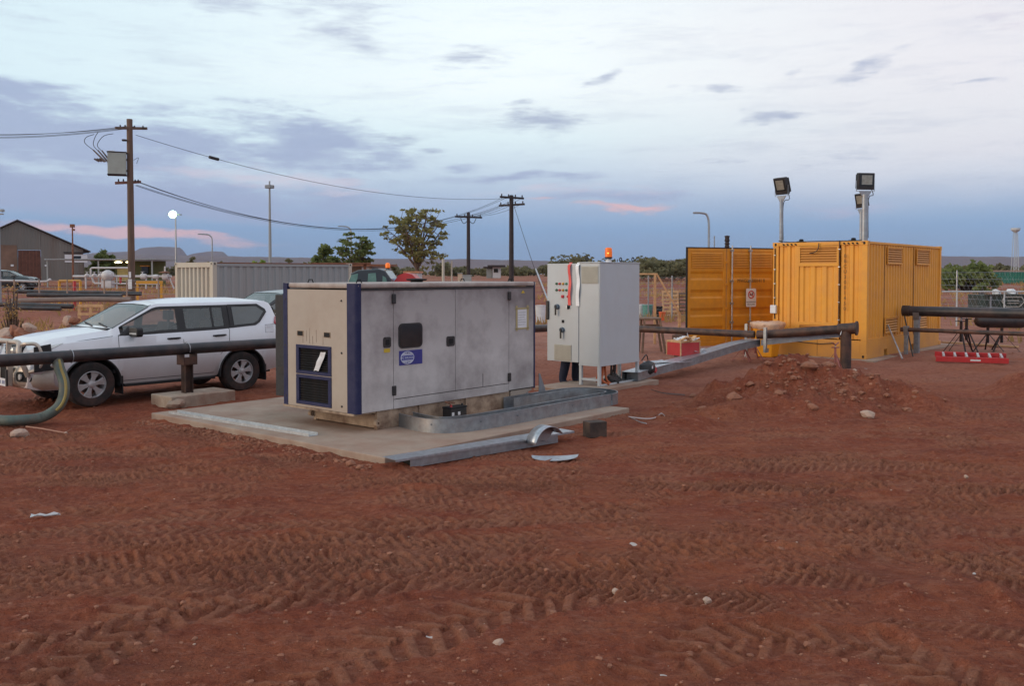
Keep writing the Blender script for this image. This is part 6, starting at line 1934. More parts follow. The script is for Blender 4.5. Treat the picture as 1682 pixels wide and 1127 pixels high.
def gravel():
    base = [rock_mesh(1, 400 + i, .7, 1, None) for i in range(4)]
    data = [([Vector(v.co) for v in b.vertices], [tuple(f.vertices) for f in b.polygons]) for b in base]
    rr = random.Random(21)
    for nm, m, cnt, lo, hi in (('clods', m_stone, 3000, .006, .030), ('gravel', m_stonel, 200, .005, .013)):
        g = M(); xs = []; ys = []; S = []
        for i in range(cnt):
            y = 4.6 * (26 / 4.6) ** (rr.random() ** 1.1)
            x = rr.uniform(-.62, .62) * y
            xs.append(x); ys.append(y); S.append(lo + (hi - lo) * rr.random() ** 6)
        if nm == 'clods':
            for i in range(420):
                a = rr.gauss(5.45, .8); b = rr.gauss(15.9, .5); xs.append(a); ys.append(b); S.append(rr.uniform(.015, .07) * rr.random() ** 2 + .008)
            for i in range(350):
                s_ = rr.uniform(0, 5.5); q = site(SLAB_F, -.12 - abs(rr.gauss(0, .12)), s_); xs.append(q.x); ys.append(q.y); S.append(rr.uniform(.01, .03))
        X = np.array(xs); Y = np.array(ys); Z = gz(X, Y); fz, _ = fine_relief(X, Y)
        for x, y, z, f, s in zip(X, Y, Z, fz, S):
            du = (x - SLAB_F[0]) * UX + (y - SLAB_F[1]) * UY; dv = -(x - SLAB_F[0]) * UY + (y - SLAB_F[1]) * UX
            if -.05 < du < 5.4 and -.05 < dv < 5.55: continue
            v, fc = data[rr.randrange(4)]
            c, s_ = math.cos(x * 99), math.sin(x * 99)
            g.add([(x + (q.x * c - q.y * s_) * s, y + (q.x * s_ + q.y * c) * s, z + f + q.z * s + s * .05) for q in v], fc)
        o = g.build(nm, m); o['kind'] = 'stuff'
gravel()
def strap(label, pts, m, r=.008, name='strap', cat='strap'):
    q = [P(a, b, 0) for a, b in pts]
    q = [Vector((p.x, p.y, gz1(p.x, p.y) + .03)) for p in q]
    o0 = q[0]
    mm = M(); cc_ = catmull([p - o0 for p in q], 5)
    vs = []
    for i, p in enumerate(cc_):
        vs += [p + Vector((0, -r, 0)), p + Vector((0, r, .012))]
    mm.add(vs, [(2 * i, 2 * i + 1, 2 * i + 3, 2 * i + 2) for i in range(len(cc_) - 1)])
    ob = mm.build(name, m, loc=tuple(o0)); so = ob.modifiers.new('s', 'SOLIDIFY'); so.thickness = .004
    return tag(ob, label, cat)
strap('pale plastic strapping lying on the dirt at the right end of the concrete pad', [(1032, 689), (1060, 692), (1076, 690), (1086, 683), (1092, 687)], mat('dusty strap', (.40, .33, .32), .7), .010)
strap('faint thin wire loop on the dirt below the pale strapping', [(1036, 690), (1050, 697), (1062, 700)], m_galv2, .006, 'wire', 'wire')
strap('thin pinkish cord curving on the dirt near the left edge', [(42, 702), (70, 706), (98, 711), (108, 712), (118, 706)], mat('dusty cord', (.36, .18, .12), .8), .008, 'cord', 'cord')
strap('dark rusty rod lying on the dirt right of the cabinet', [(1069, 644), (1090, 650), (1125, 653)], m_rust, .02, 'steel_rod', 'rod')
strap('short pale stick on the mound right of the pad', [(1174, 659), (1182, 664)], m_paper, .012, 'stick', 'stick')
def litter():
    p = P(75, 852, 0)
    sheet('plastic_scrap', 'torn translucent plastic scrap on the dirt at the lower left', 'litter', (p.x, p.y, gz1(p.x, p.y) + .02), (.26, .07), 4, m_plast, R(15), .03, 5)
    for i, (px, py, s, lb) in enumerate(((705, 1058, .03, 'small white paper scrap in the lower centre dirt'), (1600, 952, .03, 'tiny pale shard on the far right dirt'), (1422, 612, .06, 'small white scrap behind the dirt heap'), (1090, 1120, .03, 'white fleck near the lower edge'), (1180, 696, .03, 'tiny white scrap between the pad and the heap'), (1040, 903, .06, 'flat pinkish shard in the middle dirt'))):
        p = P(px, py, 0)
        sheet('paper_scrap', lb, 'litter', (p.x, p.y, gz1(p.x, p.y) + .025), (s * 1.4, s * .7), 20 + i, mat('dusty scrap', (.42, .36, .33), .8), i, .012, 3)
litter()
# ---------------------------------------------------------------- poles, lamps and wires
def G0(px, d):
    p = D(px, 450, d)
    return Vector((p.x, p.y, gz1(p.x, p.y)))
def zat(py, d):
    return D(841, py, d).z
POLE_D = 48
def main_pole():
    g = G0(216, POLE_D)
    t = thing('power_pole', 'tall weathered timber power pole with a pale transformer box and two crossarms', 'power pole', tuple(g), 0)
    top = zat(195, POLE_D) - g.z; sc = POLE_D / F
    m = M(); m.tube([(0, 0, -.5), (0, 0, top * .5), (0, 0, top)], [.19, .165, .145], 16); m.build('pole_shaft', m_pole, t, smooth=True)
    Zp = lambda py: zat(py, POLE_D) - g.z
    X = lambda px: (px - 216) * sc
    m = M(); m.bar((X(199), -.5, Zp(212)), (X(239), .45, Zp(208)), .11, .13); a = m.build('crossarm', m_pole, t)
    m = M(); m.bar((X(195), -.30, Zp(301)), (X(229), .35, Zp(297)), .12, .14); b = m.build('crossarm', mat('rusty crossarm', (.24, .11, .08), .85), t)
    def insul(x, y, z, par, s=1):
        q = M(); q.lathe([(0, 0), (.03 * s, 0), (.045 * s, .03), (.03 * s, .05), (.045 * s, .08), (.03 * s, .10), (.04 * s, .13), (0, .15)], 10, 'z', (x, y, z)); q.build('insulator', m_pole2, par, smooth=True)
    for x in (202, 210, 222, 236): insul(X(x), -.1 if x < 216 else .15, Zp(210) + .02, a)
    for x in (198, 206, 222, 227): insul(X(x), -.1 if x < 216 else .15, Zp(299) + .03, b)
    # transformer
    box = M(); mt = Matrix.Translation((X(199), -.32, 0)) @ Matrix.Rotation(R(20), 4, 'Z')
    mk = mat('transformer paint', (.36, .38, .34), .6, 0, .08, 3, dirt=(.24, .22, .18), damt=.3, ds=2)
    box.box(-.44, .44, -.30, .36, Zp(287), Zp(252), mt); bo = box.build('transformer', mk, t, bev=.015)
    q = M(); q.box(-.47, .47, -.33, .39, Zp(252) + .001, Zp(252) + .05, mt); q.box(-.46, .46, -.32, .38, Zp(287) - .05, Zp(287) - .001, mt); q.build('transformer_rim', m_pole2, bo)
    q = M(); q.box(-.40, -.10, -.28, .2, Zp(252) + .05, Zp(249), mt); q.build('transformer_cap', m_white, bo, bev=.01)
    q = M(); q.bar((X(205), -.05, Zp(262)), (0, .0, Zp(262)), .1, .1); q.bar((X(205), -.05, Zp(280)), (0, .0, Zp(280)), .1, .1); q.build('bracket', m_pole2, bo)
    for k, (xa, xb) in enumerate(((168, 186), (174, 189), (179, 192))):
        q = M(); q.tube([(X(xb), -.75 + .1 * k, Zp(268)), (X(xa) , -.85 + .1 * k, Zp(249))], [.05, .035], 8); q.build('bushing', mat('bushing grey brown', (.14, .11, .10), .5), bo, smooth=True)
    for k in range(3):
        q = M(); x = 168 + 4 * k; q.tube([(X(x), -.75, Zp(263)), (X(x + 7), -.65, Zp(267))], .05, 8); q.build('bushing', MATS['bushing grey brown'], bo, smooth=True)
    for k, pts in enumerate((((168, 249), (155, 238), (157, 229), (170, 224)), ((173, 249), (167, 240), (170, 228), (175, 220)), ((178, 249), (172, 240), (182, 226), (198, 222)))):
        q = M(); q.tube(catmull([(X(x), -.85 + .1 * k, Zp(y)) for x, y in pts], 6), .016, 6); q.build('jumper_lead', m_wire, bo, smooth=True)
    q = M(); q.box(-.30, -.12, -.28, -.1, Zp(232), Zp(229)); q.build('clamp', m_pole2, t)
    q = M(); q.tube(catmull([(.15, .1, Zp(262)), (.4, .1, Zp(258)), (.3, .1, Zp(268))], 5), .012, 5); q.build('jumper_lead', m_wire, t)
    q = M(); q.box(-.10, .10, -.21, -.195, Zp(474), Zp(458)); q.box(-.06, .06, -.212, -.197, Zp(456), Zp(446)); q.build('pole_tag', m_paper, t)
    return g
gp = main_pole()
def tee_pole(px, top, d, label, arms, w=.14, m=m_pole2):
    g = G0(px, d)
    t = thing('power_pole', label, 'power pole', tuple(g), 0)
    s = d / F; T = zat(top, d) - g.z
    q = M(); q.tube([(0, 0, -.4), (0, 0, T)], [w * 1.25, w], 12); q.build('pole_shaft', m, t, smooth=True)
    for (y, a, b, dep) in arms:
        z = zat(y, d) - g.z
        q = M(); q.bar(((a - px) * s, -dep, z), ((b - px) * s, dep, z), .14, .16); ar = q.build('crossarm', m, t)
        n = 4
        for k in range(n):
            f = .06 + .88 * k / (n - 1)
            x = (a + (b - a) * f - px) * s; yy = -dep + 2 * dep * f
            q = M(); q.lathe([(0, .08), (.05, .09), (.06, .16), (.04, .2), (.06, .24), (0, .28)], 8, 'z', (x, yy, z)); q.build('insulator', m, ar, smooth=True)
    return t
tee_pole(840, 320, 76, 'dark tall power pole with two crossarms rising behind the generator', [(324, 822, 860, .8), (336, 820, 861, -.8)], .17)
t3 = tee_pole(769.5, 348, 84, 'shorter dark power pole with one crossarm left of the tall double armed one', [(356, 749, 791, .8)], .15)
q = M(); s_ = 84 / F
for sx in (-1, 1):
    q.tube(catmull([(sx * 13 * s_, 0, zat(357, 84) - gz1(0, 84)), (sx * 8 * s_, 0, zat(366, 84) - gz1(0, 84)), (sx * 2 * s_, 0, zat(362, 84) - gz1(0, 84))], 6), .03, 5)
q.build('jumper_lead', m_wire, t3)
def wire(label, a, b, sag, r=.022, n=28, m=m_wire, group='overhead wires', spacer=None):
    a = Vector(a); b = Vector(b)
    pts = []
    for i in range(n + 1):
        f = i / n; p = a.lerp(b, f); p.z -= sag * 4 * f * (1 - f); pts.append(p - a)
    t = M(); t.tube(pts, r, 5)
    if spacer is not None:
        i = int(spacer * n); t.tube([pts[i] - (pts[i + 1] - pts[i]) * .25, pts[i] + (pts[i + 1] - pts[i]) * .25], .09, 8)
    return tag(t.build('overhead_wire', m, loc=tuple(a), smooth=True), label, 'wire', group)
for i, (x0, y0, x1, y1) in enumerate(((-80, 219, 214, 206), (-80, 222, 210, 209), (-80, 223.5, 206, 211), (-80, 217, 222, 207))):
    wire('overhead wire leading left out of frame from the upper crossarm, %s' % ('second from top', 'third down', 'lowest one', 'uppermost one')[i], D(x0, y0, 62), D(x1, y1, POLE_D), .25, .014)
wire('single overhead wire with a small spacer, strung highest between the two tallest poles', D(223, 221, POLE_D), D(836, 325, 76), 1.15, .014, spacer=.155)
for i, (x0, y0, x1, y1, sg) in enumerate(((228, 298, 826, 324, 2.55), (230, 300, 832, 324, 2.5), (224, 303, 850, 325, 2.45), (222, 304, 856, 326, 2.5))):
    wire('overhead wire from the lower crossarm to the double armed pole, %s' % ('outermost at the top', 'second of the bundle', 'third of the bundle', 'lowest of the bundle')[i], D(x0, y0, POLE_D), D(x1, y1, 76), sg, .014)
for i in range(3):
    wire('short overhead wire between the two dark poles, %s' % ('left one', 'middle one', 'right one')[i], D(752 + 14 * i, 354, 84), D(824 + 14 * i, 337, 76), .25, .014)
wire('stay wire running down to the right from the double armed pole', D(842, 330, 76), D(906, 520, 66), .2, .02)
wire('pale guyed rod leaning beside the cabinet door', D(880, 441, 44), D(905, 505, 42), 0, .035, 2, m_galv2, None)

def mast(px, top, d, label, w, head, light=False, mm_=m_galv):
    g = G0(px, d)
    t = thing('light_mast', label, 'light mast', tuple(g), 0)
    T = zat(top, d) - g.z
    q = M(); q.tube([(0, 0, 0), (0, 0, T * .5), (0, 0, T)], [w * 1.3, w, w * .6], 10); q.build('mast_shaft', mm_, t, smooth=True)
    if head == 'ring':
        s = d / F
        q = M(); q.lathe([(.2, T - .9), (.65, T - .7), (.65, T - .5), (.2, T - .4)], 12, 'z'); h = q.build('headframe', m_greyc, t)
        for k in range(8):
            a = k * math.pi / 4; c, s_ = math.cos(a), math.sin(a)
            q = M(); q.box(-.28, .28, -.2, .2, -.45, .25, Matrix.Translation((.75 * c, .75 * s_, T - .75))); q.build('lamp_head', m_greyc, h)
        q = M(); q.tube([(0, 0, T - .4), (0, 0, T + .45)], .18, 8); q.build('finial', m_greyc, t)
    return t, T, g
mast(444, 300, 210, 'tall lighting mast with a ring of floodlights right of the transformer pole', .30, 'ring', mm_=m_greyc)
def lit_lamp():
    t, T, g = mast(289.5, 352, 95, 'lit area light burning greenish white on a thin pole above the beige container', .09, None)
    q = M(); q.box(-.8, .6, -.15, .15, T - .06, T + .06); q.build('lamp_arm', m_galv, t)
    m_lit = mat('lit lamp glass', (1, 1, .9), .3, emit=(.62, 1.0, .66), es=5)
    q = M(); q.lathe([(0, .30), (.26, .24), (.40, 0), (.40, -.10), (0, -.16)], 16, 'y', (-.16, -.18, T)); h = q.build('lamp_head', m_greyc, t, smooth=True)
    q = M(); q.lathe([(.40, -.165), (.36, -.34), (.20, -.46), (0, -.50)], 18, 'y', (-.16, -.18, T)); q.build('lamp_glass', m_lit, h, smooth=True)
lit_lamp()
def street_light(px, top, d, label, dirx=-1, span=1.3):
    g = G0(px, d); T = zat(top, d) - g.z
    t = thing('street_light', label, 'street light', tuple(g), 0)
    q = M(); pts = [(0, 0, 0), (0, 0, T * .82)] + catmull([(0, 0, T * .82), (-.05 * -dirx, 0, T * .92), (dirx * .35 * span, 0, T * .985), (dirx * span, 0, T)], 6)[1:]
    q.tube(pts, [.09] * len(pts), 8); q.build('pole_shaft', m_galv, t, smooth=True)
    q = M(); q.box(dirx * span - .55 if dirx < 0 else dirx * span, dirx * span if dirx < 0 else dirx * span + .55, -.12, .12, T - .08, T + .08); q.build('lamp_head', m_galv, t, bev=.04)
street_light(349, 384, 120, 'curved street light behind the beige container end', -1, 1.3)
street_light(577, 371, 130, 'curved street light beside the round tree', -1, 1.3)
street_light(1164, 349, 75, 'curved street light above the open yellow doors', -1, .75)
def thin_pole(px, top, d, label, w=.05, m=m_galv, name='post', cat='post', bottom=None, group=None):
    g = G0(px, d); T = zat(top, d) - g.z
    q = M(); q.tube([(0, 0, 0), (0, 0, T)], w, 8)
    return tag(q.build(name, m, loc=tuple(g), smooth=True), label, cat, group), g, T
def rust_lamp():
    g = G0(120, 70); T = zat(372, 70) - g.z
    t = thing('light_pole', 'thin rusty pole with a small lamp standing before the corrugated shed', 'light pole', tuple(g), 0)
    q = M(); q.tube([(0, 0, 0), (0, 0, T * .5), (0, 0, T)], [.11, .07, .05], 8); q.build('pole_shaft', m_rustp, t, smooth=True)
    q = M(); q.box(-.15, .15, -.1, .1, T - .05, T + .2); q.box(.0, .18, -.05, .05, T - .3, T - .15); q.build('lamp_head', m_rustp, t)
rust_lamp()
def edge_light():
    g = G0(-1, 60); T = zat(352, 60) - g.z
    t = thing('light_pole', 'grey pole with a round lamp at the left frame edge beside the shed roof', 'light pole', tuple(g), 0)
    q = M(); q.tube([(0, 0, 0), (0, 0, T)], [.12, .08], 8); q.build('pole_shaft', m_galv, t, smooth=True)
    q = M(); q.box(-.3, .3, -.1, .1, T, T + .08); q.lathe([(0, .28), (.13, .25), (.16, .1), (0, .06)], 10, 'z', (.26, 0, T + .1)); q.build('lamp_head', m_greyc, t)
edge_light()
def lattice_tower():
    g = G0(1667, 190); T = zat(374, 190) - g.z
    t = thing('lattice_tower', 'distant pale lattice tower above the green container', 'tower', tuple(g), 0)
    q = M()
    for (x, y) in ((-.35, -.35), (.35, -.35), (.35, .35), (-.35, .35)): q.bar((x * 1.6, y * 1.6, 0), (x * .8, y * .8, T * .9), .10)
    n = 12
    for k in range(n):
        za, zb = T * .9 * k / n, T * .9 * (k + 1) / n; f = 1.6 - .8 * k / n; f2 = 1.6 - .8 * (k + 1) / n
        q.bar((-.35 * f, -.35 * f, za), (.35 * f2, -.35 * f2, zb), .06); q.bar((.35 * f, -.35 * f, za), (-.35 * f2, -.35 * f2, zb), .06)
    q.build('lattice', m_cab, t)
    q = M(); q.lathe([(.2, T * .9), (.9, T * .96), (.9, T), (.3, T)], 10, 'z'); q.build('headframe', m_cab, t)
lattice_tower()
def door_top_gear():
    p = D(1194, 403, 30); g = G0(1194, 30)
    t = thing('exhaust_stack', 'dark ribbed exhaust stack showing above the open yellow doors', 'stack', tuple(g), 0)
    T = zat(386, 30) - g.z
    q = M(); q.lathe([(.06, 0), (.06, T - .4), (.09, T - .38), (.06, T - .32), (.09, T - .28), (.06, T - .22), (.09, T - .18), (.07, T - .1), (.09, T - .02), (0, T)], 12, 'z'); q.build('stack_tube', m_pole2, t, smooth=True)
door_top_gear()
thin_pole(1173, 387, 90, 'thin distant pole with a small head just right of the curved street light', .06, m_galv, 'light_pole', 'light pole')

# ---------------------------------------------------------------- buildings
def corr_shed():
    d = 105
    p = D(30, 455, d); g = gz1(p.x, p.y)
    t = thing('corrugated_shed', 'big weathered corrugated iron shed with a brown doorway at the left', 'shed', (p.x, p.y, g - .4), R(30))
    s = d / F; Z = lambda py: zat(py, d) - (g - .4)
    s = s / 1.13
    xl, xr = (-90 - 30) * s, (148 - 30) * s
    pk = Z(363); ev = Z(412); evl = Z(420)
    # gable wall as separate sheets either side of the doorway
    def zr(x): return pk + (ev - pk) * (x / xr) if x > 0 else pk + (evl - pk) * (x / xl)
    dx0, dx1, dz = (30 - 30) * s, (68 - 30) * s, Z(410)
    def gable(a, b, z0, name='wall_sheet', nrib=.30):
        mm = M(); vs = []; x = a; k = 0
        while x <= b + 1e-6:
            y = .04 if k % 2 else 0
            vs += [(x, y, z0 if not callable(z0) else z0(x)), (x, y, zr(x))]; x += nrib / 2 if x + nrib / 2 <= b or abs(x - b) < 1e-6 else max(b - x, 1e-3); k += 1
        n = len(vs) // 2
        mm.add(vs, [(2 * i, 2 * i + 1, 2 * i + 3, 2 * i + 2) for i in range(n - 1)])
        return mm.build(name, m_corr, t)
    sheets = []
    x = xl
    while x < dx0 - .01: sheets.append((x, min(x + 1.5, dx0), 0)); x += 1.5
    x = dx0
    while x < dx1 - .01: sheets.append((x, min(x + 1.4, dx1), dz)); x += 1.4
    x = dx1
    while x < xr - .6: sheets.append((x, min(x + 1.5, xr - .5), 0)); x += 1.5
    for a, b, z in sheets: gable(a, b, z)
    q = M(); q.box(dx0 + .02, dx1 - .02, .10, .18, 0, dz - .03); dr = q.build('door', mat('brown shed door', (.13, .055, .04), .9, 0, .25, 2), t)
    q = M()
    for k in range(6): q.box(dx0 + .1 + k * (dx1 - dx0 - .2) / 6, dx0 + .14 + k * (dx1 - dx0 - .2) / 6, .08, .10, 0, dz - .05)
    q.build('door_rib', m_rustp, dr)
    for (xx, c) in ((-3.0, 1), (2.0, 0)): pass
    q = M(); q.box(-5.5, dx0 - .1, -.03, -.005, 0, Z(402)); q.build('rust_patch_sheet', mat('patched rusty sheet', (.20, .12, .085), .85, 0, .3, .6), t)
    # roof planes
    for (x1, z1, nm) in ((xl - .4, evl - .15, 'roof'), (xr + .3, ev - .13, 'roof')):
        q = M(); q.add([(0, -.3, pk + .10), (x1, -.3, z1 + .1), (x1, 24, z1 + .1), (0, 24, pk + .10), (0, -.3, pk + .22), (x1, -.3, z1 + .22), (x1, 24, z1 + .22), (0, 24, pk + .22)],
                       [(0, 1, 2, 3), (7, 6, 5, 4), (0, 4, 5, 1), (1, 5, 6, 2), (3, 2, 6, 7)]); q.build(nm, mat('dark roof edge', (.10, .09, .09), .8, .1, .2, .3), t)
    q = M(); q.box(xl, xl + .1, .1, 23.8, 0, evl - .2); q.build('side_wall', m_corr, t)
    q = M(); q.box(xr - .5, xr - .4, .1, 23.8, 0, ev - .3); q.build('side_wall', m_corr, t)
    for px in (18, 74):
        q = M(); q.box((px - 30) * s, (px - 30) * s + .3, -.12, -.01, Z(437), Z(434)); q.build('wall_lamp', m_white, t)
    # white strip windows under the right eave
    q = M(); q.box((108 - 30) * s, (147 - 30) * s, -.06, -.01, Z(430), Z(417)); o = q.build('annex_wall', m_white, t)
    q = M(); q.box((122 - 30) * s, (136 - 30) * s, -.09, -.06, Z(424), Z(419)); q.build('window', m_glassd, o)
    q = M(); q.box((106 - 30) * s, (150 - 30) * s, -.10, -.01, Z(414), Z(412.5)); q.build('fascia', m_pole2, o)
corr_shed()
def awning_office():
    d = 88
    p = D(92, 455, d); g = gz1(p.x, p.y)
    t = thing('open_shelter', 'long low flat roofed shelter with green walls and a lit lamp behind the white pipework', 'shelter', (p.x, p.y, g - .3), 0)
    s = d / F; Z = lambda py: zat(py, d) - (g - .3)
    X = lambda px: (px - 92) * s
    q = M(); q.box(X(92), X(270), -2.2, 3, Z(427), Z(425)); ro = q.build('roof', m_greyc, t)
    q = M()
    for px in range(94, 270, 4): q.box(X(px), X(px) + .08, -2.22, -2.2, Z(427), Z(425)); 
    q.build('roof_corrugation', m_galv, ro)
    for px in (94, 136, 176, 228, 262):
        q = M(); q.box(X(px), X(px) + .12, -2.0, -1.9, 0, Z(427)); q.build('post', m_greyc, t)
    q = M(); q.box(X(186), X(268), .5, .7, 0, Z(428)); q.build('back_wall', mat('olive wall', (.10, .11, .05), .9, 0, .15, 2), t)
    q = M(); q.box(X(192), X(212), .1, .45, Z(462), Z(441)); q.build('yellow_wall_panel', mat('pale yellow panel', (.40, .34, .16), .8), t)
    q = M(); q.box(X(231), X(242), .2, .45, Z(449), Z(437)); w = q.build('window', m_glassd, t)
    q = M(); q.box(X(229), X(244), .15, .5, Z(437), Z(435.5)); q.build('window_hood', m_yeld, w)
    m_w = mat('warm lit lamp', (1, .85, .5), .4, emit=(1, .82, .42), es=9)
    q = M(); q.lathe([(0, -.12), (.3, -.10), (.34, 0), (0, .06)], 14, 'z', (X(206.5), -1.6, Z(430)))
    q.v = [((v[0] - X(206.5)) * .95 + X(206.5), v[1], v[2]) for v in q.v]; q.build('lamp', m_w, t, smooth=True)
    q = M(); q.lathe([(0, -.08), (.14, -.06), (.14, 0), (0, .04)], 12, 'z', (X(221), -1.6, Z(430))); q.build('lamp', m_w, t, smooth=True)
awning_office()
def small_building(name, label, px0, px1, py_top, d, body, roofm, over=.3, dep=3.0, roof_th=.12, feats=()):
    p = D(px0, 455, d); g = gz1(p.x, p.y)
    s = d / F; Z = lambda py: zat(py, d) - g
    t = thing(name, label, 'building', (p.x, p.y, g), 0)
    W_ = (px1 - px0) * s; H = Z(py_top)
    q = M(); q.box(0, W_, 0, dep, 0, H); wl = q.build('wall', body, t)
    q = M(); q.box(-over, W_ + over, -over, dep + over, H + .002, H + roof_th); q.build('roof', roofm, t)
    for (a, b, ya, yb, m, nm) in feats:
        q = M(); q.box((a - px0) * s, (b - px0) * s, -.06, -.002, Z(yb), Z(ya)); q.build(nm, m, t)
m_wht = mat('whitewashed wall', (.50, .50, .52), .7, 0, .1, 1.5, dirt=(.36, .26, .22), damt=.3, ds=.8)
small_building('site_hut', 'white site hut with a dark roof and one dark window behind the truck cab', 586, 633, 437, 62, m_wht, m_rustp, .4, 3, .14, ((611, 621, 440, 446, m_glassd, 'window'), (607, 611, 438.5, 447, m_skid, 'window_frame')))
small_building('white_shed', 'small white shed with an orange roof edge right of the red canopy', 664, 686, 448, 40, m_wht, mat('orange roof edge', (.50, .22, .12), .8), .05, 2, .08, ((670, 671.5, 451, 456, m_text, 'sign_panel'), (656, 676, 460, 462, m_glassd, 'window')))
small_building('white_house', 'small white open fronted house beyond the fence between the dark poles', 809, 822, 438, 150, m_wht, m_pole2, .8, 6, .3, ((811, 818, 441, 447, m_dark, 'opening'),))
small_building('grey_house', 'pale grey house joined at the left of the small white open house', 799, 808, 440, 152, m_greyc, m_pole2, .5, 6, .25)
def kiosk(px0, px1, py_top, py_bot, d, label, m):
    p = D(px0, 455, d); g = gz1(p.x, p.y); s = d / F
    t = thing('electrical_kiosk', label, 'kiosk', (p.x, p.y, g), 0)
    q = M(); q.box(0, (px1 - px0) * s, 0, .6, 0, zat(py_top, d) - g); q.build('kiosk_body', m, t, bev=.02)
    q = M(); q.box(-.03, (px1 - px0) * s + .03, -.03, .63, zat(py_top, d) - g, zat(py_top, d) - g + .05); q.build('kiosk_roof', m_greyc, t)
kiosk(752, 759, 449, 470, 70, 'cream kiosk box left of the shorter dark pole', mat('cream kiosk', (.50, .38, .28), .7))
kiosk(760, 774, 452, 470, 72, 'grey kiosk box at the foot of the shorter dark pole', m_greyc)
def green_container():
    d = 92; p = D(1624, 455, d); g = gz1(p.x, p.y); s = d / F
    t = thing('shipping_container', 'green shipping container far off at the right edge', 'container', (p.x, p.y, g), R(2))
    mg = mat('green container paint', (.025, .17, .12), .6, 0, .15, .8)
    H = zat(444.5, d) - g; Lc = 6.06
    q = M(); q.add(*corr(Lc, H - .2, .28, .06, TR(0, 0, .1))); q.build('side_panel', mg, t)
    q = M(); q.box(0, .1, .07, 2.4, 0, H - .05); q.box(Lc - .1, Lc, .07, 2.4, 0, H - .05); q.build('end_panel', mg, t)
    q = M(); q.box(-.05, Lc + .05, -.05, 2.45, H - .05, H + .06); q.build('roof', mat('pinkish roof', (.38, .27, .22), .8), t)
green_container()

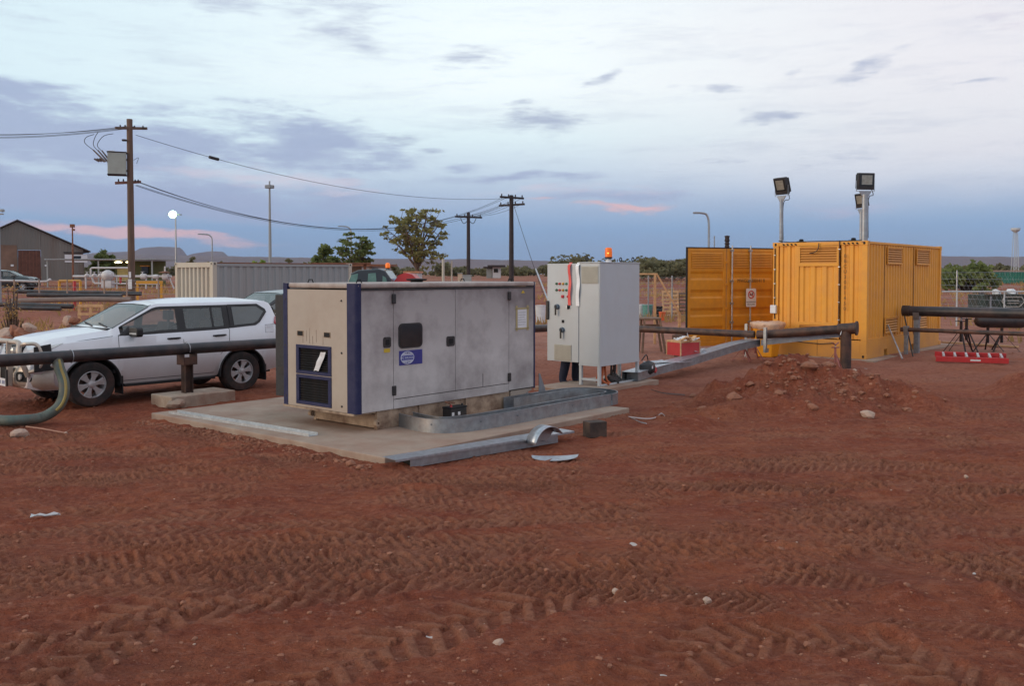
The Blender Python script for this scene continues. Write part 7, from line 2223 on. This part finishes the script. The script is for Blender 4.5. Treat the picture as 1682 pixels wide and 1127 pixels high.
# ---------------------------------------------------------------- pipework yard on the left
m_wp = mat('white painted pipe', (.56, .55, .56), .5, 0, .08, 4, dirt=(.35, .24, .2), damt=.3, ds=3)
m_yp = mat('yellow painted rail', (.58, .28, .03), .6, 0, .1, 4)
def yard():
    d = 55
    g = G0(150, d); s = d / F
    def pt(px, py, dd=0): 
        p = D(px, py, d + dd); return p
    def pp(label, pts, r, m, name='pipe', cat='pipe', group=None, n=10):
        q = [pt(*a) for a in pts]; o = q[0].copy()
        mm = M(); mm.tube([a - o for a in q], r, n)
        return tag(mm.build(name, m, loc=tuple(o), smooth=True, ang=40), label, cat, group)
    # white manifold
    t = thing('pipe_manifold', 'white painted pipe manifold with hand wheels and a bulbous pump behind the timber pole', 'pipe manifold', tuple(g), 0)
    def part(nm, pts, r, m=m_wp, n=10):
        q = [pt(*a) - g for a in pts]; mm = M(); mm.tube(q, r, n); return mm.build(nm, m, t, smooth=True, ang=40)
    part('pipe_run', [(120, 453.5), (282, 453.5)], .075)
    part('pipe_run', [(149, 453), (149, 441), (151, 439.5), (212, 439.5)], .055)
    part('pipe_run', [(151, 453), (153, 462), (156, 465), (262, 466)], .06)
    for px in (141, 168, 192, 240, 258): part('riser', [(px, 453), (px, 474 if px != 168 else 466)], .05)
    for px in (143, 155, 165, 234):
        o = part('valve_stem', [(px, 453), (px, 446)], .035)
        q = M(); c = pt(px, 446) - g; q.lathe([(.10, -.01), (.12, 0), (.10, .01)], 12, 'z', tuple(c)); q.build('hand_wheel', m_wp, o)
        q = M(); c = pt(px, 452) - g; q.lathe([(0, -.16), (.11, -.10), (.13, 0), (.11, .10), (0, .16)], 12, 'y', tuple(c)); q.build('valve_body', m_wp, o, smooth=True)
    c = pt(177, 452) - g
    q = M(); q.lathe([(0, -.36), (.22, -.30), (.33, -.1), (.33, .1), (.22, .30), (0, .36)], 16, 'x', tuple(c)); pm = q.build('pump_body', m_wp, t, smooth=True)
    q = M(); q.tube([tuple(pt(172, 449) - g), tuple(pt(177, 444.5) - g), tuple(pt(184, 449) - g)], .03, 8); q.build('pump_handle', m_wp, pm)
    q = M(); q.box(c.x - .3, c.x + .3, c.y - .25, c.y + .25, c.z - .75, c.z - .3); q.build('pump_plinth', m_wp, pm)
    q = M(); c = pt(198, 458) - g; q.lathe([(.0, -.25), (.07, -.25), (.07, .12), (0, .18)], 12, 'z', tuple(c)); q.build('fire_extinguisher', m_red, t, smooth=True)
    for px, w_ in ((236, .16), (272, .2), (256, .12)):
        q = M(); c = pt(px, 454) - g; q.lathe([(0, -.2), (w_, -.16), (w_ * 1.15, 0), (w_, .16), (0, .2)], 12, 'x', tuple(c)); q.build('valve_body', m_wp, t, smooth=True)
    part('pipe_run', [(218, 454), (218, 441)], .06); part('stay', [(277, 453), (286, 474)], .04)
    part('vent_pipe', [(271, 453), (271, 437)], .05)
    q = M(); c = pt(270, 446) - g; q.lathe([(0, .05), (.3, -.02), (.34, -.06), (0, -.06)], 14, 'z', tuple(c)); q.build('rain_hood', m_rustp, t)
    # yellow barriers
    def barrier(a, b, y0, y1, label):
        tt = thing('barrier_rail', label, 'barrier', tuple(G0(a, 50)), 0); gg = Vector(tt.location)
        dd = 50
        for px in (a, b):
            q = M(); q.tube([(D(px, y0, dd) - gg), Vector(((D(px, y0, dd) - gg).x, 0, 0))], .075, 10); q.build('post', m_yp, tt, smooth=True)
        q = M(); q.tube([D(a, y0, dd) - gg, D(b, y0, dd) - gg], .075, 10); q.build('rail', m_yp, tt, smooth=True)
    barrier(97.5, 132, 461, 475, 'yellow pipe barrier hoop left of the white manifold')
    tt = thing('barrier_rail', 'long yellow beam rail right of the timber pole below the manifold', 'barrier', tuple(G0(225, 50)), 0); gg = Vector(tt.location)
    q = M(); a = D(224, 463, 50) - gg; b = D(267, 463, 50) - gg; q.box(a.x, b.x, -.06, .06, a.z - .09, a.z + .09); q.build('rail', m_yp, tt)
    for px in (226, 265):
        q = M(); a = D(px, 466, 50) - gg; q.box(a.x - .05, a.x + .05, -.05, .05, 0, a.z); q.build('post', m_yp, tt)
    # long low pipes
    pp('long thin white pipe stepping up at its right end before the shed', [(-30, 459.5), (70, 462), (78, 461.5), (83, 458)], .07, m_wp)
    pp('grey brown pipe lying low behind the yellow hoop', [(20, 494, -15), (95, 492, -15), (150, 491, -15), (215, 492, -15)], .11, mat('dusty grey pipe', (.20, .15, .13), .8), n=12)
    for i, (a, b, y0, y1, dd, r) in enumerate(((22, 135, 478, 481, -10, .10), (45, 200, 484, 486, -12, .10), (130, 232, 480, 482, -10, .10), (-20, 120, 499, 503, -18, .10), (10, 100, 505, 507, -19, .08))):
        pp(('dark pipe on the ground, %s' % ('farthest and uppermost of the stack at the left', 'second row of the stack below the yellow hoop', 'length passing behind the timber pole base', 'long length crossing low at the left edge', 'shortest and nearest one before the dry grass')[i]), [(a, y0, dd), (b, y1, dd)], r, m_pipe, 'pipe', 'pipe', 'dark pipes lying in the left yard', 12)
    for i, (px, t_, b_) in enumerate(((122, 462, 492), )):
        p = G0(px, 46); q = M(); q.tube([(0, 0, 0), (0, 0, zat(461, 46) - p.z)], .08, 8)
        tag(q.build('marker_post', m_red, loc=tuple(p), smooth=True), 'faded red marker post at the left beside the yellow hoop', 'post')
    # chain link fence, front of yard
    ft = thing('wire_fence', 'low wire fence with thin posts running across the left yard', 'fence', tuple(G0(23, 44)), 0); gg = Vector(ft.location)
    src = None
    for px in (-40, 23, 64, 110, 171, 208, 260, 300):
        p = G0(px, 44)
        top = zat(459, 44)
        q = M(); q.tube([(p.x - gg.x, 0, p.z - gg.z - .1), (p.x - gg.x, 0, top - gg.z)], .035, 6); q.build('post', mat('faded timber post', (.34, .24, .19), .9), ft)
    for k in range(5):
        z = 1.6 - k * .32
        q = M(); a = G0(-60, 44); b = G0(320, 44); q.tube([(a.x - gg.x, 0, z), (b.x - gg.x, 0, z)], .008, 4); q.build('wire', m_galv, ft)
    # parked car at far left
    p = G0(6, 78)
    suv('parked_car', 'small dark car parked in front of the shed at the left frame edge', (p.x + 1.9, p.y), R(10), m_card, detail=False)
yard()
def pallet(label, p, rz, w, h, m, lean=0.1, n=7):
    t = thing('pallet', label, 'pallet', tuple(p), rz)
    t.rotation_euler.x = -lean
    for k in range(n):
        q = M(); z = h * k / (n - 1) * .93; q.box(0, w, -.02, 0, z, z + h * .075); q.build('plank', m, t)
    for x in (0, w / 2 - .04, w - .08):
        q = M(); q.box(x, x + .08, .001, .09, 0, h); q.build('bearer', m, t)
    for k in range(3):
        q = M(); z = h * k / 2 * .92; q.box(0, w, .091, .11, z, z + h * .08); q.build('plank', m, t)
p = G0(1089, 47.5)
pallet('pale timber pallet standing upright left of the open yellow doors', (p.x, p.y, gz1(p.x, p.y)), R(4), .86, zat(477, 47.5) - gz1(p.x, p.y), m_wood)
p = G0(1114, 48)
pallet('greyer timber pallet standing against the first at the edge of the yellow doors', (p.x, p.y, gz1(p.x, p.y)), R(-12), .9, zat(480, 48) - gz1(p.x, p.y), m_wood2, .05)
p = G0(126, 30)
pallet('timber pallet standing upright behind the windscreen of the white wagon', (p.x, p.y, gz1(p.x, p.y)), R(5), .80, zat(500, 30) - gz1(p.x, p.y), m_wood, .05, 5)
def handrail():
    d = 28.5; p = G0(1050, d)
    t = thing('timber_handrail', 'pale timber handrail frame with a sloping brace left of the open yellow doors', 'handrail', tuple(p), 0)
    q = lambda px, py: (D(px, py, d) - p)
    m = M(); m.bar(q(1046, 449.5), q(1080, 449.5), .06, .05); m.build('top_rail', m_wood, t)
    m = M(); a = q(1076, 449.5); m.box(a.x - .035, a.x + .035, -.04, .04, 0, a.z); m.build('post', m_wood, t)
    m = M(); a = q(1116, 515); m.box(a.x - .04, a.x + .04, -.04, .04, 0, a.z); m.build('post', m_wood, t)
    m = M(); m.bar(q(1079, 450), q(1117, 516), .05, .05); m.build('brace', m_wood, t)
handrail()
def trestle():
    d = 25.3; p = G0(1050, d); gg = p
    t = thing('trestle_bench', 'brown timber trestle bench with splayed legs behind the pipe', 'bench', tuple(p), 0)
    q = lambda px, py: (D(px, py, d) - p)
    a = q(1046, 521); b = q(1083, 521)
    m = M(); m.box(a.x, b.x, -.35, .35, a.z - .05, a.z); m.build('bench_top', m_wood2, t, bev=.01)
    for (x0, x1) in ((1081, 1090), (1056, 1052)):
        for y in (-.3, .3):
            m = M(); u_ = q(x0, 523); v_ = q(x1, 560); m.bar((u_.x, y, u_.z), (v_.x, y * 1.2, 0), .12, .05); m.build('leg', m_wood2, t)
    m = M(); c = q(1068, 534); m.box(q(1052, 534).x, q(1085, 534).x, -.03, .03, c.z - .03, c.z + .03); m.build('stretcher', m_wood2, t)
trestle()
def bits_behind():
    data = [(1064, 507, 45.5, .26, mat('sea green plastic', (.10, .28, .24), .5), 'sea green bucket beyond the trestle bench', 'bucket'), (1052, 505, 46, .20, m_white, 'white drum just left of the green bucket', 'drum'),
            (1088, 516, 43, .16, mat('orange plastic', (.70, .12, .03), .5), 'orange plastic tub on the ground before the pale pallet', 'tub'), (1082, 508, 45, .20, m_dark, 'dark drum behind the orange tub', 'drum'),
            (888, 508, 42, .24, m_paper, 'pale drum seen in the gap between generator and cabinet', 'drum')]
    for px, py, d, r, m, lb, cat in data:
        p = G0(px, d); z = max(zat(py, d), p.z + r * 1.2)
        t = thing(cat, lb, cat, (p.x, p.y, p.z), 0)
        q = M(); q.lathe([(0, 0), (r * .85, 0), (r, (z - p.z) + r * .7)], 16, 'z'); b = q.build(cat + '_wall', m, t, smooth=True)
        q = M(); q.lathe([(r * .9, (z - p.z) + r * .7), (r * 1.08, (z - p.z) + r * .7), (r * 1.08, (z - p.z) + r * .8), (0, (z - p.z) + r * .85)], 16, 'z'); q.build('rim', m, b, smooth=True)
bits_behind()
# fence at right
def chain_fence(px0, px1, d0, d1, label, posts, top, rails=True, m=m_galv):
    a = D(px0, 455, d0); b = D(px1, 455, d1)
    t = thing('chain_link_fence', label, 'fence', (a.x, a.y, gz1(a.x, a.y)), 0); gg = Vector(t.location)
    dirv = Vector((b.x - a.x, b.y - a.y, 0)); L_ = dirv.length; dirv.normalize()
    for f in posts:
        p = Vector((a.x, a.y, 0)) + dirv * L_ * f; z = gz1(p.x, p.y)
        q = M(); q.tube([(p.x - gg.x, p.y - gg.y, z - gg.z), (p.x - gg.x, p.y - gg.y, top)], .034, 7); q.build('post', m, t, smooth=True)
    for k in range(8):
        zz = top - .1 - k * (top - .3) / 7
        q = M(); q.tube([(0, 0, zz), tuple(dirv * L_ + Vector((0, 0, zz)))], .006, 4); q.build('wire', m, t)
    q = M(); n = int(L_ / .35)
    for k in range(n):
        x = L_ * k / n
        for s in (1, -1):
            x2 = x + s * top * .9
            if 0 < x2 < L_: q.bar(dirv * x, dirv * x2 + Vector((0, 0, top - .1)), .004)
    o = q.build('mesh_wires', m, t); o['kind'] = 'stuff'
chain_fence(1542, 1720, 42, 34, 'chain link fence with a tall post beyond the yellow container at the right', (.20, .97), 2.3)
chain_fence(1000, 1130, 44, 44, 'chain link fence with thin posts left of the yellow doors', (.1, .5, .80), 2.1)
def gate_rail():
    a = D(1548, 478.5, 38); b = D(1760, 478.5, 38)
    t = thing('pipe_gate', 'long pale horizontal rail of a low pipe gate beyond the right fence', 'gate', (a.x, a.y, gz1(a.x, a.y)), 0); z = a.z - t.location.z
    q = M(); q.tube([(0, 0, z), (b.x - a.x, 0, z)], .03, 7); q.build('rail', m_cab, t)
    for px in (1572, 1650):
        q = M(); x = D(px, 470, 38).x - a.x; q.tube([(x, 0, 0), (x, 0, z)], .03, 6); q.build('post', m_cab, t)
gate_rail()
for i, (px, tp, d, lb) in enumerate(((728, 425, 80, 'pale leaning fence post left of the kiosk boxes'), (742, 428, 95, 'thin pale fence post between the leaning one and the cream kiosk'))):
    thin_pole(px, tp, d, lb, .12 if i == 0 else .08, m_beige, 'fence_post', 'fence post', group='posts beyond the generator')

# ---------------------------------------------------------------- vegetation
def leaf_cloud(centres, n_per, size, seed, name, m, parent, flat=.6, aspect=1.8):
    rs = np.random.RandomState(seed)
    V = []; 
    for (c, r) in centres:
        k = max(6, int(n_per * r ** 1.2))
        q = rs.normal(size=(k, 3)); q /= np.linalg.norm(q, axis=1)[:, None]
        q *= (rs.rand(k, 1) ** .45) * r; q[:, 2] *= flat
        ctr = np.array(c) + q
        d1 = rs.normal(size=(k, 3)); d1[:, 2] *= .6; d1 /= np.linalg.norm(d1, axis=1)[:, None]
        d2 = np.cross(d1, rs.normal(size=(k, 3))); d2 /= np.linalg.norm(d2, axis=1)[:, None]
        s = size * (.6 + .8 * rs.rand(k, 1))
        V.append(np.stack([ctr - d1 * s * aspect * .5, ctr + d2 * s * .5, ctr + d1 * s * aspect * .5, ctr - d2 * s * .5], 1).reshape(-1, 3))
    V = np.concatenate(V).astype('f'); nf = len(V) // 4
    me = bpy.data.meshes.new(name)
    me.vertices.add(len(V)); me.vertices.foreach_set('co', V.ravel())
    me.loops.add(nf * 4); me.loops.foreach_set('vertex_index', np.arange(nf * 4, dtype='i'))
    me.polygons.add(nf); me.polygons.foreach_set('loop_start', np.arange(0, nf * 4, 4, dtype='i'))
    me.update(); me.materials.append(m)
    o = bpy.data.objects.new(name, me); COL.objects.link(o); o.parent = parent
    return o
def limb_tree(px, base_d, top_py, width_px, label, seed, m, low=.16, n=150, n_per=70, leaf=.23, cr=.62, name='tree', fork=.2):
    g = G0(px, base_d); s = base_d / F
    H = zat(top_py, base_d) - g.z; Rw = width_px * s / 2
    t = thing(name, label, 'tree', tuple(g), 0)
    rr = random.Random(seed); rs = np.random.RandomState(seed)
    zc = H * (1 + low) / 2; rz_ = H * (1 - low) / 2 * .95
    tr = M(); limbs = []
    f0 = Vector((0, 0, H * fork))
    tr.tube([(0, 0, -.2), (.02 * H, 0, H * fork * .5), tuple(f0)], [H * .034, H * .028, H * .026], 8, False)
    for k in range(11):
        a = k * 2.4 + rr.uniform(-.3, .3); e = rr.uniform(-.15, .95) if k else 1.2
        tgt = Vector((Rw * .78 * math.cos(a) * math.cos(e), Rw * .78 * math.sin(a) * math.cos(e), zc + rz_ * .8 * math.sin(e)))
        mid = f0.lerp(tgt, .45) + Vector((rr.uniform(-.1, .1) * Rw, rr.uniform(-.1, .1) * Rw, .06 * H))
        pts = catmull([f0, mid, tgt], 6)
        tr.tube(pts, [H * .017 * (1 - .75 * i / (len(pts) - 1)) for i in range(len(pts))], 6, False)
        limbs += pts[2:]
    cs = []
    lobes = [(Vector((rr.gauss(0, 1), rr.gauss(0, 1), rr.gauss(0, 1))).normalized(), rr.uniform(.78, 1.12)) for _ in range(14)]
    while len(cs) < n:
        v = Vector((rr.gauss(0, 1), rr.gauss(0, 1), rr.gauss(0, 1))).normalized()
        L0 = max(lobes, key=lambda q: q[0].dot(v))[1]
        r_ = L0 * rr.random() ** .33
        if r_ < .35: continue
        c = Vector((v.x * Rw * r_, v.y * Rw * r_, zc + v.z * rz_ * r_))
        if c.z < H * low: continue
        nl = min(limbs, key=lambda q: (q - c).length)
        j = nl.lerp(c, .5) + Vector((0, 0, -.05 * H * rr.random()))
        tr.tube([nl, j, c], [H * .0045, H * .0035, H * .002], 4, False)
        cs.append((tuple(c), cr * rr.uniform(.55, 1.2)))
    tr.build('trunk', m_bark, t, smooth=True, ang=80)
    leaf_cloud(cs, n_per, leaf, seed, 'crown', m, t, .42)
    return t
limb_tree(685, 92, 331, 112, 'tall open crowned tree with pale olive leaf clusters behind the generator', 5, m_leaf1, .20, 165, 60, .20, .50)
limb_tree(583, 98, 377, 68, 'round darker tree left of the tall open crowned one', 12, m_leaf2, .22, 90, 75, .20, .48)
def bush(px, d, top_py, w_px, label, seed, m, leaf=.22, n=26, n_per=55, name='bush', cat='bush', group=None, dense=1.0):
    g = G0(px, d); s = d / F; H = zat(top_py, d) - g.z; Rw = w_px * s / 2
    t = thing(name, label, cat, tuple(g), 0, group)
    rr = random.Random(seed); cs = []; st = M()
    for k in range(n):
        a = rr.uniform(0, 6.28); r_ = math.sqrt(rr.random()); x, y = Rw * .8 * r_ * math.cos(a), Rw * .7 * r_ * math.sin(a)
        hh = H * (1 - .55 * r_ ** 2) * rr.uniform(.45, .96)
        c = (x, y, hh); cs.append((c, max(.2, Rw * .30) * rr.uniform(.6, 1.2)))
        st.tube([(x * .1, y * .1, 0), (x * .6, y * .6, hh * .5), (x, y, hh)], [.05, .03, .015], 4, False)
    st.build('stem', m_bark, t)
    leaf_cloud(cs, n_per * dense / max(.5, Rw * .3) ** .6, leaf, seed, 'foliage', m, t, .8)
bush(535, 100, 398, 62, 'feathery green tree at the left of the round darker tree', 3, m_leaf2, .26, 34, 70, 'tree', 'tree')
bush(425, 75, 417, 32, 'bright green round bush above the beige container roof', 4, m_leaf3, .2, 24, 90)
bush(477, 90, 421, 30, 'dull bush right of the bright green one above the container', 6, m_leafd, .24, 18, 60)
bush(316, 95, 417, 20, 'small dull bush above the beige container end', 7, m_leafd, .24, 16, 60)
bush(362, 96, 424, 14, 'tiny rusty bush above the container corner', 8, m_leafd, .2, 10, 50)
bush(172, 115, 405, 46, 'dark green tree clump right of the shed eave', 9, m_leaf2, .32, 36, 70, 'tree', 'tree')
bush(640, 110, 437, 40, 'low dark scrub right of the white site hut', 10, m_leafd, .3, 20, 60)
bush(1590, 78, 430, 96, 'broad olive bush between the yellow and green containers', 13, m_leaf2, .26, 60, 70)
bush(1612, 66, 462, 34, 'small green shrub below the broad olive bush', 14, m_leaf3 if 0 else m_leaf2, .18, 14, 60)
bush(20, 27, 455, 46, 'spindly bare straw coloured shrub at the left edge behind the bullbar', 15, m_straw, .05, 34, 30, 'shrub', 'shrub')
def treeline():
    rs = np.random.RandomState(6); rr = random.Random(6)
    cs = []
    for k in range(700):
        px = rr.uniform(-200, 1900); d = rr.uniform(220, 520)
        dens = 1.0 if (620 < px < 1140 or px > 1500) else .7
        if rr.random() > dens: continue
        p = D(px, 450, d); g = gz1(p.x, p.y); h = rr.uniform(1.6, 4.2) * (1.25 if 880 < px < 1140 else .8)
        for j in range(3):
            cs.append(((p.x + rr.uniform(-3, 3), p.y + rr.uniform(-3, 3), g + h * rr.uniform(.35, .85)), rr.uniform(1.0, 2.4) * h / 3))
    o = leaf_cloud(cs, 26, .75, 5, 'scrub', m_leafd, None, .7)
    o['kind'] = 'stuff'
    cs = []
    for k in range(60):
        px = rr.uniform(1045, 1135); d = rr.uniform(95, 130); p = D(px, 450, d); g = gz1(p.x, p.y); h = rr.uniform(1.6, 2.6)
        for j in range(2): cs.append(((p.x + rr.uniform(-1, 1), p.y + rr.uniform(-1, 1), g + h * rr.uniform(.4, .85)), rr.uniform(.6, 1.1)))
    o = leaf_cloud(cs, 60, .3, 8, 'scrub', m_leafd, None, .7); o['kind'] = 'stuff'
treeline()
def dry_grass():
    rs = np.random.RandomState(3)
    n = 30000
    px = rs.uniform(-60, 1750, n); d = 27 * (95 / 27) ** rs.rand(n)
    x = (px - 841) / F * d; y = d
    dens = vn(x * .35 + 5, y * .25) * .6 + vn(x * 1.4, y * 1.2 + 9) * .4
    keep = dens > .56
    keep &= ~((x > -2) & (x < 16) & (y < 36))
    left = (x < -11) & (y < 36)
    keep = keep | (left & (rs.rand(n) > .45) & (dens > .4))
    keep &= ~((y < 31) & (x > -11.5) & (x < 0))
    x, y = x[keep], y[keep]; n = len(x)
    z = gz(x, y)
    h = .16 + .30 * rs.rand(n); a = rs.rand(n) * 6.28; w = .012 + .0009 * y
    lean = rs.normal(0, .12, (n, 2))
    V = np.stack([np.stack([x - w * np.cos(a), y - w * np.sin(a), z - .02], -1), np.stack([x + w * np.cos(a), y + w * np.sin(a), z - .02], -1), np.stack([x + lean[:, 0], y + lean[:, 1], z + h], -1)], 1).reshape(-1, 3).astype('f')
    me = bpy.data.meshes.new('dry_grass'); me.vertices.add(len(V)); me.vertices.foreach_set('co', V.ravel())
    me.loops.add(n * 3); me.loops.foreach_set('vertex_index', np.arange(n * 3, dtype='i')); me.polygons.add(n); me.polygons.foreach_set('loop_start', np.arange(0, n * 3, 3, dtype='i')); me.update()
    me.materials.append(m_straw)
    o = bpy.data.objects.new('dry_grass', me); COL.objects.link(o); o['kind'] = 'stuff'
dry_grass()
HAZE = 0.00004
if HAZE:
    mh = bpy.data.materials.new('haze air'); mh.use_nodes = True; tt = mh.node_tree; tt.nodes.clear()
    vo = tt.nodes.new('ShaderNodeVolumePrincipled'); vo.inputs['Color'].default_value = (.60, .72, .95, 1); vo.inputs['Density'].default_value = HAZE; vo.inputs['Anisotropy'].default_value = .0
    oo = tt.nodes.new('ShaderNodeOutputMaterial'); tt.links.new(vo.outputs[0], oo.inputs['Volume'])
    q = M(); q.box(-9000, 9000, -80, 16800, -3, 460)
    ho = q.build('haze', mh); ho['kind'] = 'stuff'
